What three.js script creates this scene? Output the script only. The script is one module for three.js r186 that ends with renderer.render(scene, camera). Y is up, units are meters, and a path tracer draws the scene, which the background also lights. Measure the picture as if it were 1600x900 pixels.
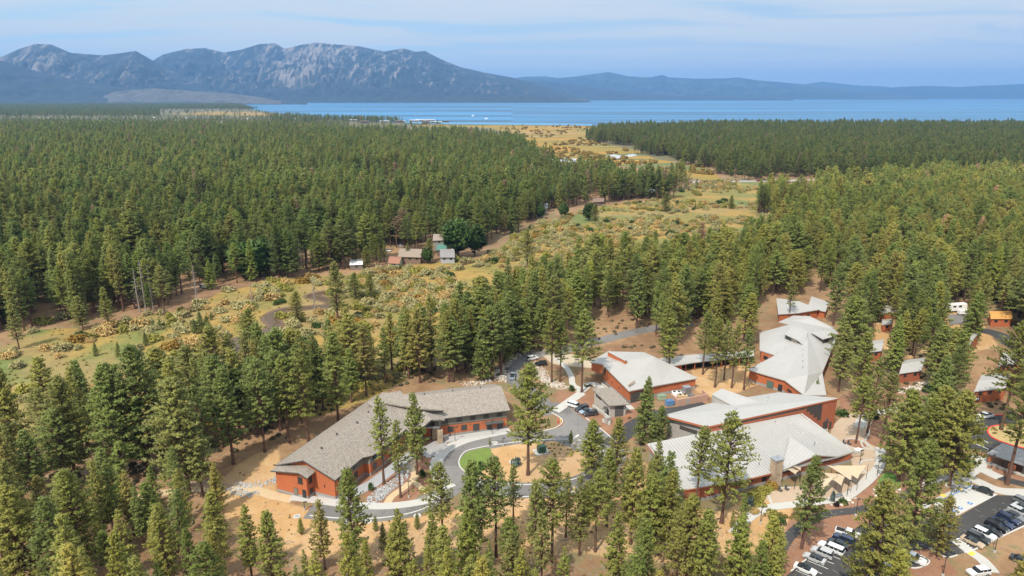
import * as THREE from 'three';
import { mergeGeometries, toCreasedNormals } from 'three/addons/utils/BufferGeometryUtils.js';
import { RoundedBoxGeometry } from 'three/addons/geometries/RoundedBoxGeometry.js';

// ---------------------------------------------------------------- camera, sky, sun, exposure
const scene = new THREE.Scene();
const CAM_H = 100, FOCAL = 1067, PITCH = Math.atan(300 / FOCAL);      // metres above the valley, focal length in pixels of a 1600 px wide picture
const camera = new THREE.PerspectiveCamera(2 * Math.atan(450 / FOCAL) * 180 / Math.PI, 16 / 9, 1, 90000);
camera.position.set(0, CAM_H, 0);
camera.rotation.x = -PITCH;
const renderer = new THREE.WebGLRenderer({ antialias: true });
renderer.toneMapping = THREE.LinearToneMapping;
renderer.toneMappingExposure = 1.65;
renderer.shadowMap.enabled = true;
const SUN_EL = 53 * Math.PI / 180, SUN_AZ = Math.atan2(-0.5, 0.86);
const sunDir = new THREE.Vector3(Math.sin(SUN_AZ) * Math.cos(SUN_EL), Math.sin(SUN_EL), Math.cos(SUN_AZ) * Math.cos(SUN_EL));
const sun = new THREE.DirectionalLight(new THREE.Color(1, 0.94, 0.83), 3.1);
sun.name = 'sun';
sun.position.copy(sunDir).multiplyScalar(600);
sun.castShadow = true;
sun.shadow.radius = 3;
sun.shadow.mapSize.set(4096, 4096);
Object.assign(sun.shadow.camera, { left: -500, right: 500, top: 500, bottom: -500, near: 1, far: 2500 });
scene.add(sun, sun.target);
scene.fog = new THREE.FogExp2(new THREE.Color(0.23, 0.51, 1.0), 4.2e-5);

// ---------------------------------------------------------------- numbers
function rng(seed) { let a = seed >>> 0; return () => { a = (a + 0x6d2b79f5) | 0; let t = Math.imul(a ^ (a >>> 15), 1 | a); t = (t + Math.imul(t ^ (t >>> 7), 61 | t)) ^ t; return ((t ^ (t >>> 14)) >>> 0) / 4294967296; }; }
const hash2 = (x, y) => { let h = Math.imul(x, 374761393) + Math.imul(y, 668265263) | 0; h = Math.imul(h ^ (h >>> 13), 1274126177); return ((h ^ (h >>> 16)) >>> 0) / 4294967296; };
function noise(x, y) {
  const ix = Math.floor(x), iy = Math.floor(y), fx = x - ix, fy = y - iy, u = fx * fx * (3 - 2 * fx), v = fy * fy * (3 - 2 * fy);
  const a = hash2(ix, iy), b = hash2(ix + 1, iy), c = hash2(ix, iy + 1), d = hash2(ix + 1, iy + 1);
  return a + (b - a) * u + (c - a) * v + (a - b - c + d) * u * v;
}
function fbm(x, y, n = 4) { let s = 0, a = 0.5, t = 0; for (let i = 0; i < n; i++) { s += a * noise(x, y); t += a; x = x * 2.03 + 17.1; y = y * 2.03 + 9.7; a *= 0.5; } return s / t; }
const clamp = THREE.MathUtils.clamp, lerp = THREE.MathUtils.lerp, smooth = THREE.MathUtils.smoothstep;
const V = (x, y, z) => new THREE.Vector3(x, y, z);
const lin = (r, g, b) => new THREE.Color().setRGB(r, g, b);
// survey: the bearing of a point in the 1600 x 900 photograph, met with the level plane at height h
const sp = Math.sin(PITCH), cp = Math.cos(PITCH);
function P(px, py, h = 0) {
  const a = (px - 800) / FOCAL, b = (450 - py) / FOCAL, dx = a, dy = b * cp - sp, dz = -b * sp - cp, t = (h - CAM_H) / dy;
  return V(dx * t, h, dz * t);
}
function pix(x, y, z) { const ry = y - CAM_H, d = -ry * sp - z * cp, u = ry * cp - z * sp; return [800 + FOCAL * x / d, 450 - FOCAL * u / d, d]; }
function inPoly(x, y, p) { let c = false; for (let i = 0, j = p.length - 1; i < p.length; j = i++) if ((p[i][1] > y) !== (p[j][1] > y) && x < (p[j][0] - p[i][0]) * (y - p[i][1]) / (p[j][1] - p[i][1]) + p[i][0]) c = !c; return c; }
const curve = (pts, x) => { if (x <= pts[0][0]) return pts[0][1]; for (let i = 1; i < pts.length; i++) if (x <= pts[i][0]) { const t = (x - pts[i - 1][0]) / (pts[i][0] - pts[i - 1][0]); return lerp(pts[i - 1][1], pts[i][1], t); } return pts[pts.length - 1][1]; };
// height at which a vertical standing at ground point g reaches picture row py
function heightTo(g, py) { let lo = 0, hi = 90; for (let i = 0; i < 40; i++) { const m = (lo + hi) / 2; if (pix(g.x, m, g.z)[1] > py) lo = m; else hi = m; } return lo; }

// ---------------------------------------------------------------- objects
const used = new Map();
function numbered(name) { const n = used.get(name) ?? 0; used.set(name, n + 1); return n ? name + '_' + String(n).padStart(3, '0') : name; }
function tag(o, label, category, group, kind) { if (label) o.userData.label = label; if (category) o.userData.category = category; if (group) o.userData.group = group; if (kind) o.userData.kind = kind; return o; }
function thing(name, label, category, p = V(0, 0, 0), turn = 0, group) { const o = new THREE.Group(); o.name = numbered(name); o.position.copy(p); o.rotation.y = turn; scene.add(o); return tag(o, label, category, group); }
function mesh(name, geo, mat, parent) {
  const m = new THREE.Mesh(geo, mat); m.castShadow = m.receiveShadow = true;
  if (parent) m.name = name; else m.name = numbered(name);
  (parent ?? scene).add(m); return m;
}
const struct = (name, geo, mat) => tag(mesh(name, geo, mat), null, null, null, 'structure');
const M = {};
const mat = (r, g, b, rough = 0.9, o = {}) => new THREE.MeshStandardMaterial({ color: lin(r, g, b), roughness: rough, ...o });

// ---------------------------------------------------------------- sky
{
  const W = 3072, H = 1536, data = new Float32Array(W * H * 4);
  const hz = [0.38, 0.475, 0.545], mid = [0.29, 0.44, 0.555], top = [0.13, 0.27, 0.48];
  for (let j = 0; j < H; j++) {
    const el = ((j + 0.5) / H - 0.5) * Math.PI, y = Math.sin(el), ce = Math.cos(el);
    for (let i = 0; i < W; i++) {
      const az = ((i + 0.5) / W - 0.5) * 2 * Math.PI, x = Math.cos(az) * ce, z = Math.sin(az) * ce, o = (j * W + i) * 4;
      const up = Math.max(0, y), k1 = smooth(up, 0.0, 0.13), k2 = smooth(up, 0.1, 0.9);
      let c = [0, 1, 2].map((n) => lerp(lerp(hz[n], mid[n], k1), top[n], k2));
      // the air towards the sun's side (west, behind the mountains) is clearer, towards the lake hazier
      const side = smooth(x, -0.6, 0.6);
      c = [c[0] * lerp(1.0, 1.02, side), c[1] * lerp(1.04, 0.93, side), c[2] * lerp(1.04, 0.95, side)];
      const off = Math.acos(clamp(x * sunDir.x + y * sunDir.y + z * sunDir.z, -1, 1)), glow = 1.1 * Math.exp(-((off / 0.42) ** 2)) + 0.35 * Math.exp(-off / 0.7);   // haze round the sun
      c = [c[0] + glow * 0.95, c[1] + glow * 0.9, c[2] + glow * 0.8];
      if (y > 0.004) {
        // thin high cloud on a plane far above
        const s = 1 / (y + 0.05), u = x * s, v = z * s;
        const warp = fbm(u * 0.5 + 3, v * 0.5, 3) - 0.5;
        const wisps = fbm(u * 0.42 + v * 0.14 + warp * 1.5 + 4, v * 1.9 + warp * 2.2, 6), veil = fbm(u * 0.16 + 7, v * 0.34 + 2.6, 4);
        const thick = smooth(wisps * 0.86 + veil * 0.3 + 0.03 + 0.2 * smooth(y, 0.1, 0.4) + 0.06 * smooth(y, 0.05, 0.11), 0.46, 0.70) * smooth(y, 0.012, 0.085);
        const hi = 1 + 0.55 * smooth(y, 0.12, 0.6), lit = [0.47 * hi, 0.505 * hi, 0.53 * hi];
        for (let n = 0; n < 3; n++) c[n] = lerp(c[n], lit[n], thick * 0.85);
      }
      if (y < 0) { const k = smooth(-y, 0, 0.1); c = [lerp(c[0], 0.16, k), lerp(c[1], 0.17, k), lerp(c[2], 0.15, k)]; }
      data[o] = c[0]; data[o + 1] = c[1]; data[o + 2] = c[2]; data[o + 3] = 1;
    }
  }
  const t = new THREE.DataTexture(data, W, H, THREE.RGBAFormat, THREE.FloatType);
  t.mapping = THREE.EquirectangularReflectionMapping; t.magFilter = THREE.LinearFilter; t.needsUpdate = true;
  scene.background = t; scene.environment = t;
}

// ---------------------------------------------------------------- texture helpers
function dataTex(W, H, f, srgb = true) {
  const d = new Uint8Array(W * H * 4);
  const enc = (v) => { v = clamp(v, 0, 1); return Math.round(255 * (srgb ? (v <= 0.0031308 ? v * 12.92 : 1.055 * Math.pow(v, 1 / 2.4) - 0.055) : v)); };
  for (let j = 0; j < H; j++) for (let i = 0; i < W; i++) { const c = f((i + 0.5) / W, (j + 0.5) / H, i, j), o = (j * W + i) * 4; d[o] = enc(c[0]); d[o + 1] = enc(c[1]); d[o + 2] = enc(c[2]); d[o + 3] = 255; }
  const t = new THREE.DataTexture(d, W, H, THREE.RGBAFormat);
  t.magFilter = THREE.LinearFilter; t.minFilter = THREE.LinearMipmapLinearFilter; t.wrapS = t.wrapT = THREE.RepeatWrapping; if (srgb) t.colorSpace = THREE.SRGBColorSpace; t.needsUpdate = true;
  return t;
}
// a tiling grey-noise texture multiplied onto a base colour; size in metres
function grain(r, g, b, amount, size, seed = 1, streak = 1, N = 256) {
  const t = dataTex(N, N, (u, v) => {
    let s = 0; for (const [f, a] of [[4, 0.3], [16, 0.35], [64, 0.35]]) { const x = u * f, y = v * f * streak, fx = Math.floor(x), fy = Math.floor(y), n = f, m = Math.round(f * streak);
      const q = (i, k) => hash2(((i % n) + n) % n + seed * 131, ((k % m) + m) % m + f), tx = x - fx, ty = y - fy; s += a * lerp(lerp(q(fx, fy), q(fx + 1, fy), tx), lerp(q(fx, fy + 1), q(fx + 1, fy + 1), tx), ty); }
    const k = 1 + (s - 0.5) * 2 * amount; return [r * k, g * k, b * k];
  });
  t.repeat.set(1 / size, 1 / size);
  return t;
}
const tex = (r, g, b, amount, size, seed, rough = 0.95, o = {}, streak = 1) => new THREE.MeshStandardMaterial({ map: grain(r, g, b, amount, size, seed, streak), roughness: rough, ...o });
// ---------------------------------------------------------------- the ground: one sheet, its colours surveyed as areas
const MEADOW = [[-300, 600], [0, 545], [60, 515], [140, 512], [230, 492], [300, 482], [340, 458], [450, 434], [545, 430], [640, 414], [760, 402], [800, 372], [835, 350], [920, 330], [940, 322], [1010, 315], [1060, 300], [1095, 284], [1160, 282], [1240, 290], [1240, 340], [1180, 390], [1060, 425], [1000, 445], [900, 455], [830, 475], [760, 505], [700, 540], [640, 590], [560, 632], [480, 655], [300, 672], [150, 690], [0, 705], [-300, 735]];
const MARSH = [[640, 197], [700, 193.5], [850, 194], [925, 197], [950, 205], [920, 216], [940, 224], [1000, 236], [1020, 247], [1110, 264], [1130, 284], [1095, 280], [1040, 272], [1000, 262], [930, 256], [850, 247], [838, 228], [800, 208], [760, 200]];
const FIELD_FAR = [[262, 178], [330, 174], [400, 175], [440, 180], [400, 181], [330, 180]];
const STRAW = [
  [[335, 765], [368, 728], [410, 705], [436, 702], [438, 735], [430, 780], [500, 800], [620, 812], [700, 800], [830, 770], [900, 762], [960, 740], [1010, 720], [1060, 790], [1130, 800], [1180, 770], [1260, 800], [1240, 860], [1150, 870], [1000, 880], [900, 860], [800, 880], [700, 850], [620, 880], [480, 870], [360, 830]],
  [[740, 700], [830, 690], [890, 685], [930, 690], [950, 720], [900, 760], [760, 765], [735, 735]],
  [[1080, 570], [1180, 570], [1190, 600], [1120, 625], [1085, 610]],
  [[1365, 500], [1520, 480], [1560, 540], [1450, 570], [1365, 540]],
];
const MULCH = [
  [[560, 745], [640, 700], [700, 690], [690, 730], [640, 790], [575, 790]],
  [[870, 610], [1000, 620], [1010, 690], [940, 680], [900, 690], [870, 660]],
  [[1310, 620], [1420, 600], [1420, 800], [1390, 700], [1330, 700]],
  [[1240, 790], [1560, 690], [1610, 690], [1610, 760], [1500, 720], [1420, 800], [1500, 900], [1200, 900], [1220, 850]],
];
const WORLD = (poly) => poly.map(([x, y]) => { const p = P(x, y); return [p.x, p.z]; });
function areaMask(W, H, x0, z0, x1, z1, polys, blur) {
  const cv = document.createElement('canvas'); cv.width = W; cv.height = H;
  const c = cv.getContext('2d'); c.fillStyle = '#000'; c.fillRect(0, 0, W, H); c.fillStyle = '#fff';
  for (const p of polys) { c.beginPath(); WORLD(p).forEach(([x, z], i) => { const u = (x - x0) / (x1 - x0) * W, v = (z - z0) / (z1 - z0) * H; i ? c.lineTo(u, v) : c.moveTo(u, v); }); c.closePath(); c.fill(); }
  const d = c.getImageData(0, 0, W, H).data, m = new Float32Array(W * H);
  for (let i = 0; i < W * H; i++) m[i] = d[i * 4] / 255;
  for (let pass = 0; pass < 2; pass++) for (const [dx, dy, n] of [[1, 0, W], [0, 1, H]]) {          // box blur along rows, then columns
    const src = Float32Array.from(m), lines = n === W ? H : W;
    for (let l = 0; l < lines; l++) { let s = 0; const at = (k) => { k = clamp(k, 0, n - 1); return dx ? src[l * W + k] : src[k * W + l]; };
      for (let k = -blur; k <= blur; k++) s += at(k);
      for (let k = 0; k < n; k++) { m[dx ? l * W + k : k * W + l] = s / (2 * blur + 1); s += at(k + blur + 1) - at(k - blur); } }
  }
  return m;
}
const mix3 = (a, b, t) => [lerp(a[0], b[0], t), lerp(a[1], b[1], t), lerp(a[2], b[2], t)];
function groundTexture(W, H, x0, z0, x1, z1, blur) {
  const meadow = areaMask(W, H, x0, z0, x1, z1, [MEADOW], blur), marsh = areaMask(W, H, x0, z0, x1, z1, [MARSH, FIELD_FAR], blur), straw = areaMask(W, H, x0, z0, x1, z1, STRAW, blur), mulch = areaMask(W, H, x0, z0, x1, z1, MULCH, Math.max(1, blur >> 1));
  const t = dataTex(W, H, (u, v, i, j) => {
    const x = lerp(x0, x1, u), z = lerp(z0, z1, v), k = j * W + i;
    const n1 = fbm(x * 0.05, z * 0.05, 4), n2 = fbm(x * 0.4 + 40, z * 0.4, 3), n3 = fbm(x * 0.012 + 9, z * 0.012, 3), fine = hash2(i, j);
    let c = mix3([0.225, 0.125, 0.062], [0.35, 0.21, 0.108], smooth(n1 * 0.6 + n2 * 0.5, 0.35, 0.75));     // needle duff and bare earth
    c = mix3(c, [0.16, 0.15, 0.065], smooth(n3 * 0.5 + n2 * 0.5, 0.5, 0.68) * 0.75);                              // low brush
    if (z < -1100) c = mix3(c, [0.1, 0.115, 0.05], 0.75);
    if (straw[k] > 0.01) { let s = mix3([0.47, 0.275, 0.115], [0.55, 0.36, 0.185], smooth(n2 * 0.5 + n1 * 0.6, 0.35, 0.8)); s = mix3(s, [0.4, 0.25, 0.13], smooth(n1, 0.5, 0.72) * 0.7); c = mix3(c, s, smooth(straw[k] + (n1 - 0.5) * 0.5 + (n2 - 0.5) * 0.3, 0.3, 0.7)); }
    if (mulch[k] > 0.01) { const s = mix3([0.24, 0.11, 0.062], [0.33, 0.175, 0.1], n2); c = mix3(c, s, smooth(mulch[k] + (n2 - 0.5) * 0.3, 0.35, 0.65)); }
    if (meadow[k] > 0.01) {
      let s = mix3([0.325, 0.21, 0.05], [0.21, 0.175, 0.04], smooth(n1, 0.38, 0.62));
      s = mix3(s, [0.13, 0.165, 0.04], smooth(n3 * 0.6 + n1 * 0.45, 0.52, 0.72) * 0.9);
      s = mix3(s, [0.29, 0.2, 0.075], smooth(fbm(x * 0.03 + 80, z * 0.03, 3), 0.55, 0.75) * 0.8);
      s = s.map((q) => q * (0.8 + 0.4 * n2));
      c = mix3(c, s, smooth(meadow[k] + (n1 - 0.5) * 0.6 + (n2 - 0.5) * 0.3, 0.35, 0.65));
    }
    if (marsh[k] > 0.01) { let s = mix3([0.36, 0.2, 0.025], [0.27, 0.185, 0.03], smooth(n3, 0.4, 0.6)); s = mix3(s, [0.12, 0.15, 0.045], smooth(fbm(x * 0.01, z * 0.03, 3), 0.55, 0.7)); s = mix3(s, [0.33, 0.22, 0.1], smooth(fbm(x * 0.006 + 5, z * 0.02, 3), 0.56, 0.72)); c = mix3(c, s, smooth(marsh[k] + (n3 - 0.5) * 0.4, 0.35, 0.65)); }
    const f = 0.8 + 0.18 * fine; return [c[0] * f, c[1] * f, c[2] * f];
  });
  t.wrapS = t.wrapT = THREE.ClampToEdgeWrapping; return t;
}
{
  const bands = [[-300, -40, 300, -480, 2048, 1536, 4], [-900, -480, 900, -1200, 1536, 1024, 3], [-4200, -1200, 4200, -5200, 1024, 768, 2], [-22000, -5200, 22000, -34000, 64, 64, 1]];
  const pos = [], uv = [], idx = [], mats = [], g = new THREE.BufferGeometry();
  const quad = (a, b, c, d, uvs, m) => { const n = pos.length / 3, s = idx.length; pos.push(...a, ...b, ...c, ...d); uv.push(...uvs); idx.push(n, n + 1, n + 2, n, n + 2, n + 3); g.addGroup(s, 6, m); };
  bands.forEach(([x0, z0, x1, z1, W, H, blur], m) => {
    mats.push(new THREE.MeshStandardMaterial({ map: groundTexture(W, H, x0, z0, x1, z1, blur), roughness: 1 }));
    quad([x0, 0, z0], [x1, 0, z0], [x1, 0, z1], [x0, 0, z1], [0, 0, 1, 0, 1, 1, 0, 1], m);
  });
  // the same sheet goes on beside and behind
  mats.push(mat(0.14, 0.095, 0.055, 1));
  bands.forEach(([x0, z0, x1, z1]) => { for (const s of [-1, 1]) if (x1 < 22000) { const a = s < 0 ? -22000 : x1, b = s < 0 ? x0 : 22000; quad([a, 0, z0], [b, 0, z0], [b, 0, z1], [a, 0, z1], [0, 0, 1, 0, 1, 1, 0, 1], 4); } });
  quad([-22000, 0, 6000], [22000, 0, 6000], [22000, 0, -40], [-22000, 0, -40], [0, 0, 1, 0, 1, 1, 0, 1], 4);
  g.setAttribute('position', new THREE.Float32BufferAttribute(pos, 3)); g.setAttribute('uv', new THREE.Float32BufferAttribute(uv, 2)); g.setIndex(idx); g.computeVertexNormals();
  struct('ground', g, mats);
}

// sheets that lie on the ground: outlines given as picture bearings, smoothed where they bend
function smoothed(pts, n = 6, closed = true) { const c = new THREE.CatmullRomCurve3(pts.map(([x, y]) => P(x, y)), closed, 'centripetal'); return c.getPoints(pts.length * n).slice(0, closed ? -1 : undefined).map((p) => [p.x, p.z]); }
function sheetGeo(world, y, holes = []) {
  const s = new THREE.Shape(world.map(([x, z]) => new THREE.Vector2(x, -z)));
  for (const h of holes) s.holes.push(new THREE.Path(h.map(([x, z]) => new THREE.Vector2(x, -z))));
  const g = new THREE.ShapeGeometry(s); g.rotateX(-Math.PI / 2); g.translate(0, y, 0);
  return g;
}
// a band of given width along a line of picture bearings
function bandPts(pts, width, n = 8) { const c = new THREE.CatmullRomCurve3(pts.map(([x, y]) => P(x, y)), false, 'centripetal').getPoints(pts.length * n); return bandWorld(c, width); }
function bandWorld(c, width) {
  const L = [], R = [];
  c.forEach((p, i) => { const a = c[Math.max(0, i - 1)], b = c[Math.min(c.length - 1, i + 1)], d = V(b.x - a.x, 0, b.z - a.z).normalize(); L.push([p.x - d.z * width / 2, p.z + d.x * width / 2]); R.push([p.x + d.z * width / 2, p.z - d.x * width / 2]); });
  return [...L, ...R.reverse()];
}
function slabGeo(world, y0, y1, holes) {                       // a low solid (kerb, pavement) with real edges
  const s = new THREE.Shape(world.map(([x, z]) => new THREE.Vector2(x, -z)));
  for (const h of holes ?? []) s.holes.push(new THREE.Path(h.map(([x, z]) => new THREE.Vector2(x, -z))));
  const g = new THREE.ExtrudeGeometry(s, { depth: y1 - y0, bevelEnabled: false }); g.rotateX(-Math.PI / 2); g.translate(0, y0, 0); return g;
}

// ---------------------------------------------------------------- lake
{
  const shore = [[378, 163], [386, 170], [420, 175], [470, 181], [560, 188], [640, 192], [700, 193.5], [850, 194.5], [925, 196], [960, 199], [1100, 198], [1600, 199], [2000, 200]].map(([x, y]) => { const p = P(x, y); return [p.x, p.z]; });
  const w = [...shore, [15000, -3000], [21000, -33000], [-8000, -33000], [-7200, -13000], [-4200, -8600]];
  const g = sheetGeo(w, 0.6);
  const t = dataTex(512, 512, (u, v) => { const n = fbm(u * 9, v * 150, 4), q = fbm(u * 3 + 4, v * 22, 3); const k = 0.5 + 1.0 * smooth(n * 0.5 + q * 0.5, 0.34, 0.66); return [0.02 * k, 0.14 * k, 0.29 * k]; });
  t.repeat.set(1 / 9000, 1 / 9000);
  const bump = dataTex(256, 256, (u, v) => { const q = fbm(u * 40, v * 40, 3); return [q, q, q]; }, false); bump.repeat.set(1 / 60, 1 / 60);
  struct('lake', g, new THREE.MeshPhysicalMaterial({ map: t, roughness: 0.35, specularIntensity: 0.45, bumpMap: bump, bumpScale: 0.6 }));
  // shallows along the marsh
  const sh = [[470, 179], [560, 186], [640, 190], [700, 191.5], [850, 192.5], [925, 194], [925, 197], [850, 196], [700, 194.5], [640, 193], [560, 189], [470, 182]];
  struct('shallow_water', sheetGeo(WORLD(sh), 1.0), mat(0.05, 0.22, 0.38, 0.4));
}

// ---------------------------------------------------------------- mountains
function range(name, dist, depth, profile, o = {}) {
  // profile: picture bearings of the crest; the crest stands at distance dist, its foot dist - depth
  const px0 = profile[0][0], px1 = profile[profile.length - 1][0], NU = o.nu ?? 260, NV = o.nv ?? 70, pos = [], col = [], idx = [], hs = [];
  const rock = o.rock ?? (() => 0), nf = o.freq ?? 1;
  for (let j = 0; j <= NV; j++) for (let i = 0; i <= NU; i++) {
    const v = j / NV, px = lerp(px0, px1, i / NU), py = curve(profile, px), z = -(dist - depth + v * depth * 1.5), crest = P(px, py, 0), dirx = (px - 800) / FOCAL / (cp + (450 - py) / FOCAL * sp);
    const ang = ((450 - py) / FOCAL * cp - sp) / (cp + (450 - py) / FOCAL * sp), top = CAM_H + ang * dist;
    const x = dirx * -z, k = v * 1.5, w = x / 1000 * nf, q = z / 1000 * nf;
    const gully = 1 - Math.abs(2 * fbm(w * 1.5 + fbm(w * 1.1, q * 1.1, 3) * 1.5, q * 0.5 + 3, 6) - 1), rid = Math.pow(gully, 1.6), small = fbm(w * 7, q * 6, 5) - 0.5;
    let s = k < 1 ? Math.pow(k, 1.15) : 1 - (k - 1) * 1.3;
    const cut = Math.sin(Math.min(1, k) * Math.PI);
    let h = top * s * (1 - cut * 0.42 * (1 - rid)) + small * top * 0.26 * cut + (k > 0.9 ? 0 : small * 20);
    if (j === 0) h = -30;
    pos.push(x, h, z); hs.push(h);
    const r = clamp(rock(px, k, w, q, rid, small) * (0.8 + 0.4 * hash2(i * 3 + 11, j * 5 + 2)), 0, 1), f = (0.75 + 0.5 * fbm(w * 9, q * 9, 3)) * (0.78 + 0.44 * hash2(i * 7 + 3, j * 13 + 5));
    const c = mix3([0.02 * f, 0.034 * f, 0.04 * f], [0.24 * f, 0.205 * f, 0.18 * f], r);
    col.push(...c);
    if (i < NU && j < NV) { const a = j * (NU + 1) + i; idx.push(a, a + 1, a + NU + 2, a, a + NU + 2, a + NU + 1); }
  }
  const g = new THREE.BufferGeometry(); g.setAttribute('position', new THREE.Float32BufferAttribute(pos, 3)); g.setAttribute('color', new THREE.Float32BufferAttribute(col, 3)); g.setIndex(idx); g.computeVertexNormals();
  struct(name, g, new THREE.MeshStandardMaterial({ vertexColors: true, roughness: 1 }));
}
const granite = (cx, wx, amt) => (px, k, w, q, rid, small) => amt * smooth(fbm(w * 7 + 2, q * 1.8, 6) * 0.75 + (fbm(w * 34, q * 7, 4) - 0.5) * 0.75 + rid * 0.18 + Math.exp(-(((px - cx) / wx) ** 2)) * 0.2, 0.6, 0.95) * smooth(k, 0.2, 0.5);
range('mountains', 15000, 4200, [[180, 150], [205, 120], [230, 100], [255, 85], [290, 76.5], [320, 75], [350, 82], [375, 78], [405, 69], [430, 67.5], [445, 76], [470, 70], [495, 66.5], [520, 69], [560, 72], [600, 80.5], [630, 75.5], [650, 81], [664, 79.5], [690, 93], [720, 105], [760, 114], [800, 121], [850, 135], [900, 151], [930, 160]], { rock: granite(470, 120, 0.95), nu: 620, nv: 150 });
range('mountain_peak', 12500, 3200, [[-260, 120], [-150, 105], [-60, 98], [0, 89], [30, 76], [55, 68], [80, 69], [110, 82], [160, 86], [185, 83], [212, 79], [235, 92], [262, 108], [310, 128], [350, 145], [380, 160]], { rock: granite(60, 90, 0.7), nu: 480, nv: 130 });
range('foothills', 10200, 1800, [[-300, 90], [-100, 86], [0, 93], [60, 111], [130, 127], [200, 138], [300, 146], [380, 153], [440, 158], [480, 161]], { rock: () => 0, nu: 160, nv: 40 });
range('burnt_slope', 9300, 900, [[140, 158], [180, 143], [240, 138], [300, 142], [350, 145], [400, 151], [440, 158]], { rock: (px, k) => 0.26 * smooth(k, 0.1, 0.3), nu: 100, nv: 30 });
range('lakeside_hills', 19500, 3000, [[640, 158], [700, 140], [760, 130], [820, 126], [870, 128], [905, 133], [960, 141], [1000, 145], [1060, 149], [1130, 151], [1232, 154.2], [1240, 156]], { rock: () => 0, nu: 380, nv: 60 });
range('distant_mountains', 25000, 4500, [[700, 140], [780, 125], [820, 120], [850, 119], [872, 122], [900, 119.5], [925, 116], [951, 112.5], [980, 119], [1015, 121], [1035, 117], [1045, 121], [1090, 123], [1130, 122.5], [1155, 121], [1180, 125], [1215, 128], [1260, 132], [1310, 138], [1400, 147], [1450, 153]], { rock: (px, k, w, q, rid) => 0.16 * smooth(fbm(w * 2, q * 2, 4), 0.5, 0.7), nu: 420, nv: 60 });
range('far_ridge', 30000, 3000, [[1200, 140], [1255, 132], [1285, 127.5], [1300, 129], [1335, 133], [1380, 135], [1420, 140], [1470, 143], [1520, 140]], { rock: () => 0.05, nu: 140, nv: 24 });
range('far_shore_hills', 27500, 2500, [[1340, 148], [1400, 136], [1450, 134], [1500, 136], [1530, 134], [1560, 133], [1600, 131], [1680, 129], [1800, 132], [1950, 128], [2100, 130]], { rock: () => 0, nu: 160, nv: 30 });
// ---------------------------------------------------------------- conifers: tapered trunk, whorls of limbs, clumps of needles
function tube3(pos, nor, idx, col, a, b, ra, rb, n, c) {
  const d = V().subVectors(b, a).normalize(), u = Math.abs(d.y) > 0.9 ? V(1, 0, 0) : V(0, 1, 0), s = V().crossVectors(d, u).normalize(), t = V().crossVectors(s, d), o = pos.length / 3;
  for (const [p, r] of [[a, ra], [b, rb]]) for (let i = 0; i < n; i++) { const k = i / n * 6.2832, m = V().addScaledVector(s, Math.cos(k)).addScaledVector(t, Math.sin(k)); pos.push(p.x + m.x * r, p.y + m.y * r, p.z + m.z * r); nor.push(m.x, m.y, m.z); col?.push(...c); }
  for (let i = 0; i < n; i++) { const j = (i + 1) % n; idx.push(o + i, o + n + i, o + j, o + j, o + n + i, o + n + j); }
}
const toGeo = (pos, nor, idx, col) => { const g = new THREE.BufferGeometry(); g.setAttribute('position', new THREE.Float32BufferAttribute(pos, 3)); g.setAttribute('normal', new THREE.Float32BufferAttribute(nor, 3)); if (col) g.setAttribute('color', new THREE.Float32BufferAttribute(col, 3)); g.setIndex(idx); return g; };
function clump(R, pos, nor, idx, col, c, size, out, blades, tone, width = 0.29) {
  for (let i = 0; i < blades; i++) {
    const az = R() * 6.2832, y = R() * 1.5 - 0.5, rr = Math.sqrt(Math.max(0, 1 - y * y)), d = V(rr * Math.cos(az), y, rr * Math.sin(az)).addScaledVector(out, 0.45).normalize();
    const s = V(d.y, -d.x + 0.3, d.z * 0.5 + (R() - 0.5)).cross(d).normalize(), L = size * (0.7 + R() * 0.6), w = size * width, o = pos.length / 3;
    const n = V().copy(d).multiplyScalar(0.75).addScaledVector(out, 0.55); n.y += 0.25; n.normalize();
    const b = V().copy(c).addScaledVector(d, -L * 0.15), e = V().copy(c).addScaledVector(d, L);
    const face = V().crossVectors(s, d); const q = face.dot(n) > 0 ? 1 : -1;
    pos.push(b.x - s.x * w, b.y - s.y * w, b.z - s.z * w, b.x + s.x * w, b.y + s.y * w, b.z + s.z * w, e.x, e.y, e.z);
    for (let k = 0; k < 3; k++) nor.push(n.x, n.y, n.z);
    if (q > 0) idx.push(o, o + 1, o + 2); else idx.push(o + 1, o, o + 2);
    const t = tone * (0.85 + 0.3 * R()); for (let k = 0; k < 3; k++) col.push(t * (k === 2 ? 1.14 : 0.96), t * (k === 2 ? 1.08 : 0.98), t * (k === 2 ? 0.95 : 1));
  }
}
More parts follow.
